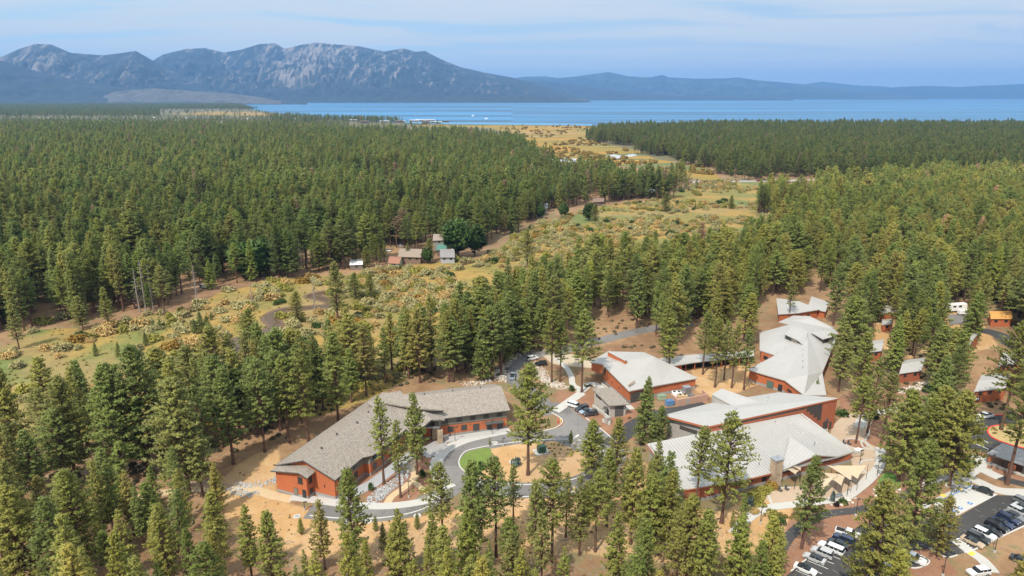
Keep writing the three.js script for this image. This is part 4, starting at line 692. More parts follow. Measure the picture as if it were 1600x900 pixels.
// ---------------------------------------------------------------- the orange workshop
{
  const o = thing('workshop', 'orange walled workshop under a folded pale metal roof with small parapet tower', 'building');
  const FC = [39.1, 5.0, -210.6], DP = [51.3, 4.3, -217.4], R = [65.6, 4.3, -223.2], TR = [52.2, 8.0, -234.3], L = [32.4, 7.1, -229.4], LL = [28.4, 6.6, -232.5], PL = [36.4, 6.7, -243.0], BK = [49.8, 7.0, -241.4], RB = [58.2, 5.6, -232.0];
  mesh('roof', roofGeo([FC, DP, TR, L], 0.35), M.metalRoof, o); mesh('roof', roofGeo([DP, R, RB, TR], 0.35), M.metalRoof, o); mesh('roof', roofGeo([L, TR, BK, PL, LL], 0.35), M.metalRoof, o);
  seams(o, [FC, DP, TR], [-0.85, -1.6], 1.1); seams(o, [FC, TR, L], [-0.85, -1.6], 1.1);
  const i = (p, k = 0.9) => [lerp(47, p[0], k), lerp(-229, p[2], k)];
  mesh('wall', wallGeo([[...i(L, 0.95), 6.7], [...i(FC, 0.955), 4.6]], 0), M.brick, o); mesh('wall', wallGeo([[...i(FC, 0.955), 4.6], [...i(DP, 0.95), 3.95], [...i(R, 0.96), 3.95], [...i(RB), 5.2], [...i(BK), 6.5], [...i(PL), 6.2], [...i(L, 0.95), 6.7]], 0), M.brick, o);
  mesh('plinth', wallGeo([[...i(L, 0.957), 1.1], [...i(FC, 0.962), 1.1], [...i(DP, 0.96), 1.1], [...i(R, 0.967), 1.1]], 0), M.plinth, o);
  mesh('overhang_wall', wallGeo([[LL[0] + 0.6, LL[2] + 0.2, 6.2, 3.4], [L[0] + 0.4, L[2] + 0.1, 6.7, 3.2]]), M.brick, o);
  { const p = Q(951, 553, 7.6), q = Q(978, 567, 7.6); mesh('parapet_tower', boxGeo(Math.hypot(q[0] - p[0], q[2] - p[2]), 2.3, 0.9, (p[0] + q[0]) / 2, 6.2, (p[2] + q[2]) / 2, Math.atan2(-(q[2] - p[2]), q[0] - p[0])), M.brick, o); mesh('parapet_cap', boxGeo(Math.hypot(q[0] - p[0], q[2] - p[2]) + 0.3, 0.15, 1.2, (p[0] + q[0]) / 2, 8.5, (p[2] + q[2]) / 2, Math.atan2(-(q[2] - p[2]), q[0] - p[0])), M.metalRoof, o); }
  const A = i(L, 0.957), B = i(FC, 0.962), C = i(DP, 0.962);
  opening(o, 'window', A, B, 3.6, 2.0, 3.0, 6.0, 1, { glass: mat(0.5, 0.28, 0.2), cols: 1, frame: M.brick }); opening(o, 'window', A, B, 0.9, 1.2, 3.4, 6.0, 1, { rows: 2 });
  opening(o, 'garage_door', B, C, 3.4, 5.4, 0.1, 3.6, 1, { glass: M.dark, pane: 'door_opening' });
  for (const s of [7, 12]) opening(o, 'wall_lamp', A, B, s, 0.4, 2.6, 3.1, 1, { glass: M.white });
  const dr = mesh('driftwood_sculpture', roofGeo([Q(981, 601.5, 6.1), Q(992, 594, 6.7), Q(992.5, 595.5, 6.6), Q(983, 603, 6.0)], 0.1), mat(0.25, 0.16, 0.1), o); dr.name = 'rusty_patch';
}
// low corridor behind it
{
  const o = thing('covered_walkway', 'long low pale roof of the walkway joining the workshop to the library', 'walkway');
  const a = Q(1037, 562, 3.6), b = Q(1062, 571, 3.4), c = Q(1166, 561, 3.4), d = Q(1160, 552, 3.6), m0 = Q(1078, 566, 3.5);
  mesh('roof', roofGeo([Q(1030, 560, 4), Q(1052, 571.5, 3.8), Q(1085, 566, 3.6), Q(1178, 556, 3.6), Q(1178, 548, 3.8), Q(1080, 554, 3.9)], 0.35), M.metalRoof, o);
  mesh('wall', wallGeo([[...G2(1046, 569.5, 3.6), 3.5], [...G2(1066, 568, 3.6), 3.4]]), M.brick, o);
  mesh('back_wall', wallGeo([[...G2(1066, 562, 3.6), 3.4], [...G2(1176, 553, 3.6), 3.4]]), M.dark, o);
  for (let k = 0; k < 8; k++) { const g = G2(1072 + k * 14, 567 - k * 1.4, 3.3); mesh('post', boxGeo(0.3, 3.3, 0.3, g[0], 0, g[1]), M.brick, o); }
}
// ---------------------------------------------------------------- pump house and screened yard
{
  const o = thing('pump_house', 'small grey block building with sloping shingle roof beside the parked cars', 'building');
  const a = [27.6, -210.6], b = [31.6, -200.9], c = [36.9, -202.6], d = [33.2, -212.2];
  mesh('wall', wallGeo([[...a, 5.1], [...b, 4.4], [...c, 4.2], [...d, 4.9]], 0, true), tex(0.42, 0.385, 0.34, 0.1, 3, 41), o);
  mesh('roof', roofGeo([[26.8, 5.5, -211.6], [31.1, 4.75, -199.9], [37.9, 4.45, -201.7], [33.9, 5.2, -213.1]], 0.3), M.shingle, o);
  opening(o, 'window', a, b, 2.9, 3.4, 3.6, 4.4, -1, { cols: 5 }); opening(o, 'roller_door', b, c, 3.2, 3.0, 0.2, 3.7, -1, { glass: mat(0.1, 0.1, 0.1, 0.5), pane: 'shutter' }); opening(o, 'door', a, b, 9.3, 1.0, 0.1, 2.3, -1);
  { const p = [lerp(a[0], b[0], 0.86) - 0.8, lerp(a[1], b[1], 0.86) + 0.3]; mesh('door_canopy', boxGeo(1.6, 0.12, 2, p[0], 2.9, p[1], -0.4), M.darkTrim, o); }
  const w = thing('retaining_wall', 'stepped pale concrete wall and planter before the small grey pump house', 'wall');
  for (const [x0, y0, x1, y1, h] of [[926, 636, 952, 655, 0.9], [941, 659, 954, 664, 1.0]]) { const p = G(x0, y0), q = G(x1, y1); mesh('segment', boxGeo(Math.hypot(q[0] - p[0], q[1] - p[1]), h, 0.5, (p[0] + q[0]) / 2, 0, (p[1] + q[1]) / 2, Math.atan2(-(q[1] - p[1]), q[0] - p[0])), M.concrete, w); }
  { const p = G(949, 661); mesh('block_pier', boxGeo(1.6, 2.2, 1.6, p[0], 0, p[1], 0.5), M.block, w); }
  const e = thing('yard_wall', 'pinkish block enclosure wall around the service yard', 'wall'), pink = tex(0.45, 0.27, 0.195, 0.12, 3, 42);
  const E = [[54.6, -213.2], [55.4, -209.3], [66.4, -213.6], [65.8, -217.5]];
  for (let k = 0; k < 3; k++) { const p = E[k], q = E[k + 1]; mesh('segment', boxGeo(Math.hypot(q[0] - p[0], q[1] - p[1]) + (k === 1 ? 0.4 : 0), k === 1 ? 2.5 : 2.49, 0.4, (p[0] + q[0]) / 2, 0, (p[1] + q[1]) / 2, Math.atan2(-(q[1] - p[1]), q[0] - p[0])), pink, e); }
  { const p = [lerp(55.4, 66.4, 0.32), lerp(-209.3, -213.6, 0.32)]; mesh('gate', boxGeo(1.1, 2.2, 0.1, p[0] + 0.09, 0.1, p[1] + 0.24, Math.atan2(4.3, 11)), M.block, e); }
  const t = thing('condenser_tower', 'grey metal condenser box standing above the pinkish yard wall', 'machine', P(1072, 620)); mesh('casing', boxGeo(2.6, 3.6, 2.2, 0, 0.3, 0, 0.3), M.steel, t); mesh('duct', boxGeo(1.4, 1.0, 1.2, 1.6, 0.3, 0.4, 0.3), M.steel, t); mesh('base', boxGeo(3, 0.3, 2.6, 0, 0, 0, 0.3), M.concrete, t);
  for (const [x, y, label] of [[1057, 619, 'white twin-fan cooling unit behind the yard wall, nearest the workshop'], [1066, 623, 'yellowish cooling unit behind the pinkish yard wall']]) { const u = thing('cooling_unit', label, 'machine', P(x, y)); mesh('casing', new RoundedBoxGeometry(3.2, 1.5, 1.8, 2, 0.1).translate(0, 0.9, 0), x < 1060 ? M.white : M.tan, u); for (const s of [-0.8, 0.8]) mesh('fan', new THREE.CylinderGeometry(0.55, 0.55, 0.1, 14).translate(s, 1.7, 0), M.dark, u); }
  for (const [x, y, c, label] of [[1046, 633, [0.1, 0.22, 0.42], 'blue dumpster beside the pinkish yard wall'], [1033.5, 624.5, [0.3, 0.38, 0.26], 'pale green dumpster behind the blue one']]) { const u = thing('dumpster', label, 'dumpster', P(x, y), 0.35); mesh('bin', boxGeo(2.6, 1.5, 1.8, 0, 0.15, 0), mat(...c, 0.6), u); mesh('lid', boxGeo(2.7, 0.12, 1.9, 0, 1.66, 0), mat(c[0] * 0.7, c[1] * 0.7, c[2] * 0.7, 0.6), u); for (const s of [-1, 1]) mesh('foot', boxGeo(0.2, 0.15, 1.7, s, 0, 0), M.dark, u); }
}
// ---------------------------------------------------------------- library and far wings
{
  const o = thing('library', 'long library with branching pale metal roofs, clerestory dormers and orange end wall', 'building');
  const a = Q(1168.5, 577.5, 4.6), b = Q(1211, 555, 5.4), c = Q(1187, 547, 5.0), d = Q(1187, 519.5, 5.0), e = Q(1232, 507.5, 6.2), r1 = Q(1262, 518, 8.4), r2 = Q(1262.5, 586, 7.2), f = Q(1226, 594, 5.0), g = Q(1256, 617, 4.4), hh = Q(1291, 617, 4.4), i = Q(1285, 582, 5.0), j = Q(1310, 522, 5.2), m = Q(1305, 515, 6);
  mesh('roof', roofGeo([a, b, r1, r2, f], 0.35), M.metalRoof, o); mesh('roof', roofGeo([b, c, d, e, r1], 0.35), M.metalRoof, o); mesh('roof', roofGeo([r2, r1, j, i], 0.35), M.metalRoof, o); mesh('roof', roofGeo([f, r2, i, hh, g], 0.35), M.metalRoof, o); mesh('roof', roofGeo([e, Q(1238, 500, 6.2), Q(1265, 498, 7), m, j, r1], 0.35), M.metalRoof, o);
  seams(o, [a, b, r1], [0.6, -0.8], 1.2);
  const inn = (p, k = 0.94) => [lerp(103, p[0], k), lerp(-234, p[2], k)];
  mesh('end_wall', wallGeo([[...inn(b), 5.0], [...inn(a, 0.96), 4.2], [...inn(f, 0.96), 4.6], [...inn(g, 0.97), 4.0], [...inn(hh, 0.97), 4.0]], 0), M.brick, o);
  mesh('side_wall', wallGeo([[...inn(b), 5.0], [...inn(c), 4.6], [...inn(d), 4.6], [...inn(e), 5.8], [...inn(j), 4.8], [...inn(i), 4.6], [...inn(hh), 4.0]], 0), M.brick, o);
  mesh('plinth', wallGeo([[...inn(a, 0.967), 0.9], [...inn(f, 0.967), 0.9], [...inn(g, 0.977), 0.9]], 0), M.plinth, o);
  const A = inn(a, 0.967), B = inn(f, 0.967), C = inn(g, 0.977), len = Math.hypot(B[0] - A[0], B[1] - A[1]);
  opening(o, 'door', A, B, len * 0.62, 2.4, 0.2, 2.7, -1, { cols: 2, glass: M.glassGreen }); opening(o, 'door', A, B, len * 0.9, 1.6, 0.2, 2.7, -1); opening(o, 'window', B, C, 3.2, 2.4, 1.8, 2.6, -1, { cols: 3 });
  { const p = inn(b, 0.955), q = inn(c, 0.955); opening(o, 'window', p, q, Math.hypot(q[0] - p[0], q[1] - p[1]) * 0.5, 4, 2.2, 3.6, -1, { cols: 3 }); opening(o, 'window', p, q, Math.hypot(q[0] - p[0], q[1] - p[1]) * 0.5, 4, 2.2, 3.6, 1, { cols: 3 }); }
  // two clerestory dormers
  { const p = Q(1226, 522, 8.8), q = Q(1247, 532, 8.6), r = Q(1262, 518, 9.3), s = Q(1240, 508, 9.0), t = Q(1258, 542, 7.2); mesh('dormer_roof', roofGeo([p, q, r, s], 0.25), M.metalRoof, o); mesh('dormer_roof', roofGeo([q, t, r], 0.25), M.metalRoof, o); mesh('dormer_wall', wallGeo([[p[0] + 0.3, p[2] - 0.3, 8.6], [q[0], q[2] - 0.3, 8.4]], 6), M.siding, o); opening(o, 'window', [p[0] + 0.3, p[2] - 0.3], [q[0], q[2] - 0.3], 2.2, 3.2, 7.0, 8.3, -1, { cols: 2 }); opening(o, 'window', [p[0] + 0.3, p[2] - 0.3], [q[0], q[2] - 0.3], 2.2, 3.2, 7.0, 8.3, 1, { cols: 2 }); }
  { const p = Q(1286, 530, 8.2), q = Q(1305, 525, 7.8), r = Q(1300, 517, 8.2), s = Q(1267, 519, 8.8); mesh('dormer_roof', roofGeo([p, q, r, s], 0.25), M.metalRoof, o); mesh('dormer_wall', wallGeo([[p[0], p[2] - 0.3, 8.0], [q[0] - 0.3, q[2] - 0.3, 7.6]], 4.5), M.siding, o); for (const w of [-1, 1]) opening(o, 'window', [p[0], p[2] - 0.3], [q[0] - 0.3, q[2] - 0.3], 2.4, 4.2, 6.0, 7.4, w, { cols: 2 }); }
  for (let k = 0; k < 4; k++) { const p = P(1254.5, 545 + k * 9, 7.6); mesh('roof_vent', boxGeo(0.25, 0.5, 0.25, p.x, 7.1, p.z), M.steel, o); }
  const w = thing('classroom_wing', 'far classroom wing with pale roof and orange wall behind the library', 'building');
  const A1 = Q(1216, 491, 4.4), B1 = Q(1247, 489, 4.2), C1 = Q(1281, 483.5, 4.2), D1 = Q(1244, 469, 4.8), E1 = Q(1213, 466, 4.4);
  mesh('roof', roofGeo([A1, B1, C1, D1, E1], 0.35), M.metalRoof, w); mesh('wall', wallGeo([[A1[0] + 0.8, A1[2] - 0.6, 3.9], [B1[0], B1[2] - 0.6, 3.8], [C1[0] - 0.7, C1[2] - 0.5, 3.8], [D1[0], D1[2] + 1, 4.2], [E1[0] + 0.8, E1[2], 3.9]], 0, true), M.brick, w);
  mesh('link_roof', roofGeo([Q(1216, 503, 4), Q(1240, 493, 4.6), Q(1265, 494, 5), Q(1303, 512, 4.6), Q(1262, 512, 5.4), Q(1236, 508, 5)], 0.3), M.metalRoof, w);
  for (const s of [3, 7]) opening(w, 'window', [B1[0], B1[2] - 0.6], [C1[0] - 0.7, C1[2] - 0.5], s, 1.6, 1.4, 2.6, 1);
}
// smaller buildings seen between the trees
function shed(name, label, cat, corners, h, roofMat, wallMat, o = {}) {           // corners: four eave corners in the picture at height h; ridge between the middles of two sides
  const b = thing(name, label, cat), p = corners.map(([x, y]) => Q(x, y, h)), c = [(p[0][0] + p[2][0]) / 2, (p[0][2] + p[2][2]) / 2], i = (q, k = 0.92) => [lerp(c[0], q[0], k), lerp(c[1], q[2], k)];
  const mid = (q, r) => [(q[0] + r[0]) / 2, h + (o.rise ?? 1.4), (q[2] + r[2]) / 2];
  const R0 = mid(p[0], p[3]), R1 = mid(p[1], p[2]);
  mesh('roof', roofGeo([p[0], p[1], R1, R0], 0.25), roofMat, b); mesh('roof', roofGeo([R0, R1, p[2], p[3]], 0.25), roofMat, b);
  mesh('wall', wallGeo([[...i(p[0]), h - 0.1], [...i(p[1]), h - 0.1], [...i([R1[0], 0, R1[2]]), R1[1] - 0.3], [...i(p[2]), h - 0.1], [...i(p[3]), h - 0.1], [...i([R0[0], 0, R0[2]]), R0[1] - 0.3]], 0, true), wallMat, b);
  const A = i(p[0]), B = i(p[1]), L = Math.hypot(B[0] - A[0], B[1] - A[1]), n = Math.max(1, Math.floor(L / 4));
  for (let k = 0; k < n; k++) opening(b, 'window', A, B, (k + 0.5) * L / n, 1.4, h - 1.8, h - 0.6, -1, { cols: 2 });
  if (o.chimney) { const q = [lerp(R0[0], R1[0], 0.85), lerp(R0[2], R1[2], 0.85)]; mesh('chimney', boxGeo(1, h + 3, 1, q[0], 0, q[1]), o.chimney, b); }
  return b;
}
shed('classroom', 'orange flat classroom far behind the library, half hidden by a dark pine', 'building', [[1262, 481], [1290, 487], [1296, 472], [1268, 463]], 3.6, M.metalRoof, M.brick, { rise: 0.4 });
shed('classroom', 'pale roofed red classroom among pines beyond the library', 'building', [[1405, 584], [1440, 579], [1446, 558], [1412, 563]], 4, M.metalRoof, M.brickRed, { rise: 1.2 });
shed('classroom', 'small orange building with pale roof under pines, above the straw clearing', 'building', [[1372, 490], [1402, 487], [1404, 476], [1374, 478]], 3.6, M.metalRoof, M.brick, { rise: 0.6 });
shed('classroom', 'tiny orange building on the straw clearing between pines', 'building', [[1378, 508], [1395, 506], [1396, 498], [1378, 499]], 3.4, M.metalRoof, M.brick, { rise: 0.6 });
shed('classroom', 'long pale roofed hall half hidden among pines at the end of the plaza walk', 'building', [[1506, 575], [1512, 545], [1530, 520], [1518, 520]], 5, M.metalRoof, M.brick, { rise: 0.8 });
shed('classroom', 'pale roofed building behind the leaning trunks above the bus road', 'building', [[1522, 612], [1572, 606], [1580, 582], [1534, 586]], 4.6, M.metalRoof, M.brick, { rise: 0.9 });
shed('classroom', 'wide pale roof glimpsed between pines at the far right edge', 'building', [[1560, 572], [1604, 566], [1608, 545], [1568, 550]], 4.6, M.metalRoof, M.brick, { rise: 0.9 });
shed('classroom', 'pale roof and orange wall among pines right of the library', 'building', [[1345, 552], [1378, 548], [1382, 530], [1352, 534]], 4.2, M.metalRoof, M.brick, { rise: 0.8 });
shed('warehouse', 'orange shed with orange roof at the wood edge near the trailers', 'building', [[1548, 498], [1582, 498], [1580, 486], [1545, 486]], 4, mat(0.6, 0.3, 0.08), M.brick, { rise: 0.5 });
shed('house', 'tan roofed house with balcony facing the meadow', 'house', [[622, 401], [658, 402], [661, 391], [627, 390]], 4.6, tex(0.26, 0.205, 0.155, 0.12, 6, 51), tex(0.2, 0.13, 0.09, 0.1, 4, 52), { rise: 3 });
shed('house', 'pale green house with low brown roof at the meadow edge', 'house', [[606, 411], [624, 412], [630, 402], [610, 400]], 3.6, tex(0.3, 0.14, 0.09, 0.12, 6, 53), mat(0.3, 0.36, 0.25), { rise: 1.6 });
shed('house', 'grey house with steep grey roof and white chimney on the meadow edge', 'house', [[688, 402], [711, 402], [709, 391], [686, 391]], 4, tex(0.24, 0.225, 0.22, 0.1, 6, 54), mat(0.36, 0.36, 0.37), { rise: 3, chimney: M.white });
shed('house', 'small house with teal roof behind the grey house', 'house', [[682, 391], [698, 390], [698, 383], [684, 383]], 4, mat(0.08, 0.2, 0.165), mat(0.2, 0.14, 0.1), { rise: 2 });
shed('house', 'tall brown house among trees above the teal roof', 'house', [[676, 376], [696, 375], [696, 367], [678, 367]], 7, tex(0.3, 0.24, 0.2, 0.1, 6, 55), mat(0.3, 0.27, 0.24), { rise: 2.5 });
shed('house', 'white roofed mobile home at the wood edge left of the houses', 'house', [[546, 414], [567, 413], [567, 405], [548, 405]], 3.4, M.white, mat(0.2, 0.16, 0.13), { rise: 0.8 });
shed('house', 'grey roofed house in the gap of trees above the middle meadow', 'house', [[843, 326], [856, 325], [856, 318], [845, 318]], 4, tex(0.28, 0.28, 0.29, 0.1, 6, 56), mat(0.3, 0.25, 0.22), { rise: 2.4 });
shed('house', 'brown house behind the row of bare trunks by the meadow', 'house', [[926, 316], [944, 315], [944, 310], [928, 310]], 4, tex(0.2, 0.13, 0.1, 0.1, 6, 57), mat(0.15, 0.1, 0.08), { rise: 2 });
shed('house', 'white roofed red cabin at the top of the willow meadow', 'house', [[1010, 300], [1026, 299.5], [1026, 295], [1012, 295]], 4, M.white, mat(0.3, 0.12, 0.09), { rise: 1.6 });
shed('house', 'orange walled house deep in the wood left of the meadow houses', 'house', [[466, 372], [486, 372], [486, 365], [468, 365]], 4, tex(0.5, 0.32, 0.2, 0.1, 6, 58), mat(0.4, 0.2, 0.12), { rise: 2 });
shed('house', 'brown house at the wood edge above the dead pine', 'house', [[388, 427], [402, 426], [402, 420], [390, 420]], 3, tex(0.3, 0.16, 0.1, 0.1, 6, 59), mat(0.28, 0.13, 0.08), { rise: 2 });
shed('warehouse', 'long white roof in the far pines right of the highway', 'building', [[1450, 285], [1518, 284], [1516, 279], [1452, 279.5]], 7, M.white, mat(0.4, 0.35, 0.3), { rise: 1 });
// ---------------------------------------------------------------- bus shelter at the right edge
{
  const o = thing('bus_shelter', 'long grey metal roofed bus shelter beside the red-kerbed road', 'shelter');
  const a = Q(1542, 708, 3.4), b = Q(1566, 692, 3.6), c = Q(1640, 716, 3.6), d = Q(1640, 740, 3.4);
  mesh('roof', roofGeo([a, b, c, d], 0.3), mat(0.3, 0.3, 0.3, 0.5, { metalness: 0.3 }), o); seams(o, [a, b, c, d], [b[0] - a[0], b[2] - a[2]], 0.9);
  for (let k = 0; k < 4; k++) for (const [p, q] of [[a, d], [b, c]]) { const t = 0.03 + k * 0.3, x = lerp(p[0], q[0], t), z = lerp(p[2], q[2], t); mesh('post', boxGeo(0.3, 3.2, 0.3, lerp(x, 141, 0.04), 0, lerp(z, -178, 0.04)), M.darkTrim, o); }
  mesh('back_wall', wallGeo([[b[0] - 0.5, b[2] + 0.6, 2.6], [c[0], c[2] + 0.6, 2.6]]), mat(0.22, 0.22, 0.23), o);
  mesh('low_wall', boxGeo(12, 0.6, 0.5, lerp(a[0], d[0], 0.45), 0, lerp(a[2], d[2], 0.45) - 0.6, Math.atan2(-(d[2] - a[2]), d[0] - a[0])), M.concrete, o);
  for (const t of [0.08, 0.42, 0.48]) mesh('notice_board', boxGeo(1.0, 1.4, 0.1, lerp(a[0], d[0], t), 1.0, lerp(a[2], d[2], t) - 0.5, Math.atan2(-(d[2] - a[2]), d[0] - a[0])), M.fascia, o);
  mesh('bench', boxGeo(3, 0.45, 0.5, lerp(a[0], d[0], 0.25), 0, lerp(a[2], d[2], 0.25) - 2, Math.atan2(-(d[2] - a[2]), d[0] - a[0])), M.steel, o);
}
// ---------------------------------------------------------------- roads, walks, lawn, plaza
let lift = 0; const up = (y) => y + (lift += 0.0015);
const uvFix = (g) => { const p = g.attributes.position, u = g.attributes.uv; for (let i = 0; i < p.count; i++) u.setXY(i, p.getX(i), p.getZ(i)); return g; };
const paving = (name, world, m, h = 0) => struct(name, uvFix(h ? slabGeo(world, -0.05, up(h)) : sheetGeo(world, up(0.014))), m);
const kerbLine = (pts, closed = false, m = M.kerb, w = 0.28, h = 0.15) => { const c = new THREE.CatmullRomCurve3(pts.map(([x, y]) => P(x, y)), closed, 'centripetal').getPoints(pts.length * 8); const o = struct('kerb', uvFix(slabGeo(bandWorld(c, w), -0.05, up(h))), m); return o; };
// service lot and drive
const LOOP = [[740, 697], [714, 708], [701, 724], [704, 742], [730, 757], [780, 763], [840, 766], [900, 757], [943, 735], [957, 708], [940, 690], [890, 681], [840, 681], [790, 687]];
paving('road', (() => { const c = new THREE.CatmullRomCurve3(LOOP.map(([x, y]) => P(x, y)), true, 'centripetal').getPoints(120); return bandWorld(c, 7.4); })(), M.drive);
paving('parking_lot', smoothed([[843, 634], [878, 629], [912, 654], [934, 667], [962, 690], [950, 712], [925, 712], [862, 686], [846, 676], [874, 668], [882, 658], [862, 645]], 3), M.drive);
paving('road', bandPts([[862, 648], [838, 622], [812, 600], [799, 587], [800, 574], [815, 562], [845, 553], [880, 547], [930, 534], [1010, 515], [1080, 505]], 7), M.drive);
paving('road', bandPts([[482, 798], [530, 802], [590, 803], [640, 795], [682, 778], [712, 756]], 6.6), M.drive);
paving('road', bandPts([[952, 697], [1000, 660], [1040, 645], [1075, 640], [1105, 633]], 6), M.asphalt);
paving('lawn', smoothed([[718, 724], [728, 708], [745, 702], [764, 700], [768, 712], [760, 728], [747, 741], [728, 736]], 6), M.lawn);
kerbLine([[748, 742], [728, 738], [717, 724], [727, 706], [750, 699.5], [790, 693], [838, 688], [890, 687], [925, 692], [944, 706], [935, 728], [900, 748], [840, 757], [780, 755], [748, 742]]);
kerbLine([[846, 674], [868, 668.5], [879, 659], [874, 652], [862, 645]]); kerbLine([[915, 653], [936, 668], [964, 692]]); kerbLine([[484, 806], [530, 810], [590, 810], [645, 801], [690, 783]]);
kerbLine([[741, 745], [748, 752], [780, 773], [840, 776], [905, 766], [950, 745]]);
// pale walks
paving('sidewalk', bandPts([[797, 673], [760, 680], [722, 690], [697, 703], [683, 720], [682, 737], [690, 752], [704, 763]], 3.6), M.concrete, 0.11);
paving('sidewalk', bandPts([[694, 771], [668, 782], [620, 790], [575, 791], [530, 787], [490, 781], [455, 777]], 2.8), M.concrete, 0.11);
paving('sidewalk', (() => [[862, 640], [905, 610], [915, 616], [874, 645]].map(([x, y]) => G(x, y)))(), M.concrete, 0.03);
paving('sidewalk', bandPts([[905, 613], [925, 600], [940, 606], [965, 622], [985, 640]], 3.2), M.concrete, 0.1);
paving('sidewalk', bandPts([[868, 560], [885, 575], [893, 590], [896, 602], [912, 610]], 2.2), M.concrete, 0.1);
paving('sidewalk', [[848, 556], [880, 552], [935, 560], [925, 575], [885, 572], [862, 568]].map(([x, y]) => G(x, y)), tex(0.45, 0.37, 0.27, 0.15, 4, 61), 0.04);
paving('terrace', [[692, 684], [765, 673], [792, 669.5], [794, 675], [760, 681], [730, 685], [696, 692]].map(([x, y]) => G(x, y)), tex(0.4, 0.39, 0.375, 0.1, 4, 62), 0.14);
paving('terrace', [[655, 702], [676, 690], [696, 689], [700, 697], [684, 706], [672, 716], [662, 714]].map(([x, y]) => G(x, y)), M.paverGrey, 0.1);
paving('terrace', [[494, 771], [527, 777], [575, 752], [640, 703], [650, 712], [590, 760], [540, 784], [500, 781]].map(([x, y]) => G(x, y)), tex(0.34, 0.34, 0.345, 0.1, 4, 63), 0.06);
paving('path', bandPts([[604, 789], [612, 776], [630, 763], [645, 750], [648, 740], [642, 732], [646, 724], [657, 714]], 2.0), M.tan);
paving('path', bandPts([[645, 751], [655, 760], [668, 771]], 1.6), M.tan);
paving('path', bandPts([[458, 781], [430, 775], [390, 764], [360, 762], [320, 764], [270, 768], [215, 776]], 3.2), M.tan);
paving('path', bandPts([[360, 762], [300, 752], [240, 728], [160, 735], [60, 748], [-60, 760]], 3.0), tex(0.34, 0.23, 0.15, 0.15, 5, 64));
// plaza before the hall
paving('plaza', smoothed([[1298, 680], [1312, 655], [1335, 645], [1362, 650], [1352, 688], [1376, 704], [1374, 730], [1358, 746], [1340, 760], [1318, 776], [1290, 781], [1235, 787], [1206, 789], [1196, 775], [1212, 763], [1245, 760], [1290, 750], [1332, 727]], 5), M.paver, 0.05);
paving('sidewalk', bandPts([[1392, 640], [1374, 645], [1352, 652], [1341, 668]], 3), M.concrete, 0.1);
paving('sidewalk', bandPts([[1376, 700], [1374, 728], [1360, 747], [1340, 764], [1316, 779], [1280, 784], [1238, 789], [1206, 793], [1184, 800], [1160, 818], [1146, 834]], 2.6), M.concrete, 0.1);
for (const pts of [[[1352, 688], [1346, 690], [1352, 701], [1372, 703]], [[1342, 727], [1348, 721], [1360, 719], [1372, 720]], [[1344, 731], [1352, 738], [1359, 743]], [[1199, 772], [1204, 766], [1216, 763], [1236, 762]], [[1200, 773], [1206, 789]], [[1290, 741], [1325, 748], [1346, 757]]]) kerbLine(pts, false, M.concrete, 0.5, 0.11);
{ const c = P(1337, 694), ring = []; for (let i = 0; i < 36; i++) { const a = i / 36 * 6.2832; ring.push([c.x + Math.cos(a) * 3, c.z + Math.sin(a) * 3]); } paving('planter_bed', ring, tex(0.27, 0.14, 0.085, 0.25, 3, 65), 0.09); const g = new THREE.TorusGeometry(3.05, 0.22, 6, 40).rotateX(Math.PI / 2).translate(c.x, 0.1, c.z); struct('kerb', g, M.concrete); }
kerbLine([[1352, 690], [1362, 700], [1378, 708], [1392, 712]], false, M.concrete, 0.5, 0.12); kerbLine([[1356, 652], [1352, 664], [1358, 674], [1352, 688]], false, M.concrete, 0.5, 0.12);
paving('lawn', smoothed([[1372, 752], [1390, 738], [1408, 752], [1396, 766], [1378, 766]], 5), tex(0.1, 0.2, 0.03, 0.2, 6, 66));
paving('footpath', bandPts([[1215, 868], [1232, 840], [1252, 822], [1290, 804], [1340, 797], [1385, 786], [1440, 762]], 2.6), M.asphalt);
// parking at the right
paving('parking_lot', [[1215, 912], [1258, 875], [1312, 838], [1345, 822], [1400, 806], [1470, 812], [1500, 806], [1556, 774], [1600, 775], [1700, 776], [1700, 790], [1600, 822], [1569, 837], [1528, 857], [1507, 864], [1480, 870], [1452, 857], [1424, 861], [1452, 877], [1427, 888], [1402, 877], [1402, 990], [1180, 990]].map(([x, y]) => G(x, y)), M.asphalt);
kerbLine([[1236, 893], [1258, 876], [1290, 852], [1314, 838]]); kerbLine([[1402, 876], [1427, 888], [1452, 877.5], [1424, 861]]); kerbLine([[1452, 857], [1478, 871], [1496, 868]]); kerbLine([[1507, 864], [1528, 857], [1569, 837], [1610, 818]]);
paving('parking_bays', [[1460, 786], [1519, 759.5], [1559, 773], [1494, 806.5], [1462, 812]].map(([x, y]) => G(x, y)), tex(0.5, 0.48, 0.45, 0.06, 4, 67), 0.03);
paving('sidewalk', [[1440, 790], [1510, 755], [1520, 759], [1459, 787], [1445, 797]].map(([x, y]) => G(x, y)), M.concrete, 0.08);
paving('sidewalk', bandPts([[1490, 764], [1500, 750], [1512, 738], [1527, 727], [1532, 714]], 4.2), M.concrete, 0.1);
paving('sidewalk', bandPts([[1430, 762], [1465, 748], [1490, 742], [1510, 738]], 3), M.concrete, 0.1);
paving('sidewalk', bandPts([[1526, 729], [1545, 739], [1562, 747]], 3.6), M.concrete, 0.1);
paving('footpath', bandPts([[1561, 746], [1580, 752], [1640, 766]], 3.2), M.asphalt);
paving('sidewalk', bandPts([[1503, 741], [1530, 754], [1562, 767], [1600, 770], [1660, 772]], 3.4), M.concrete, 0.1);
paving('sidewalk', bandPts([[1493, 845], [1515, 862], [1535, 876], [1552, 895]], 2.6), M.concrete, 0.1);
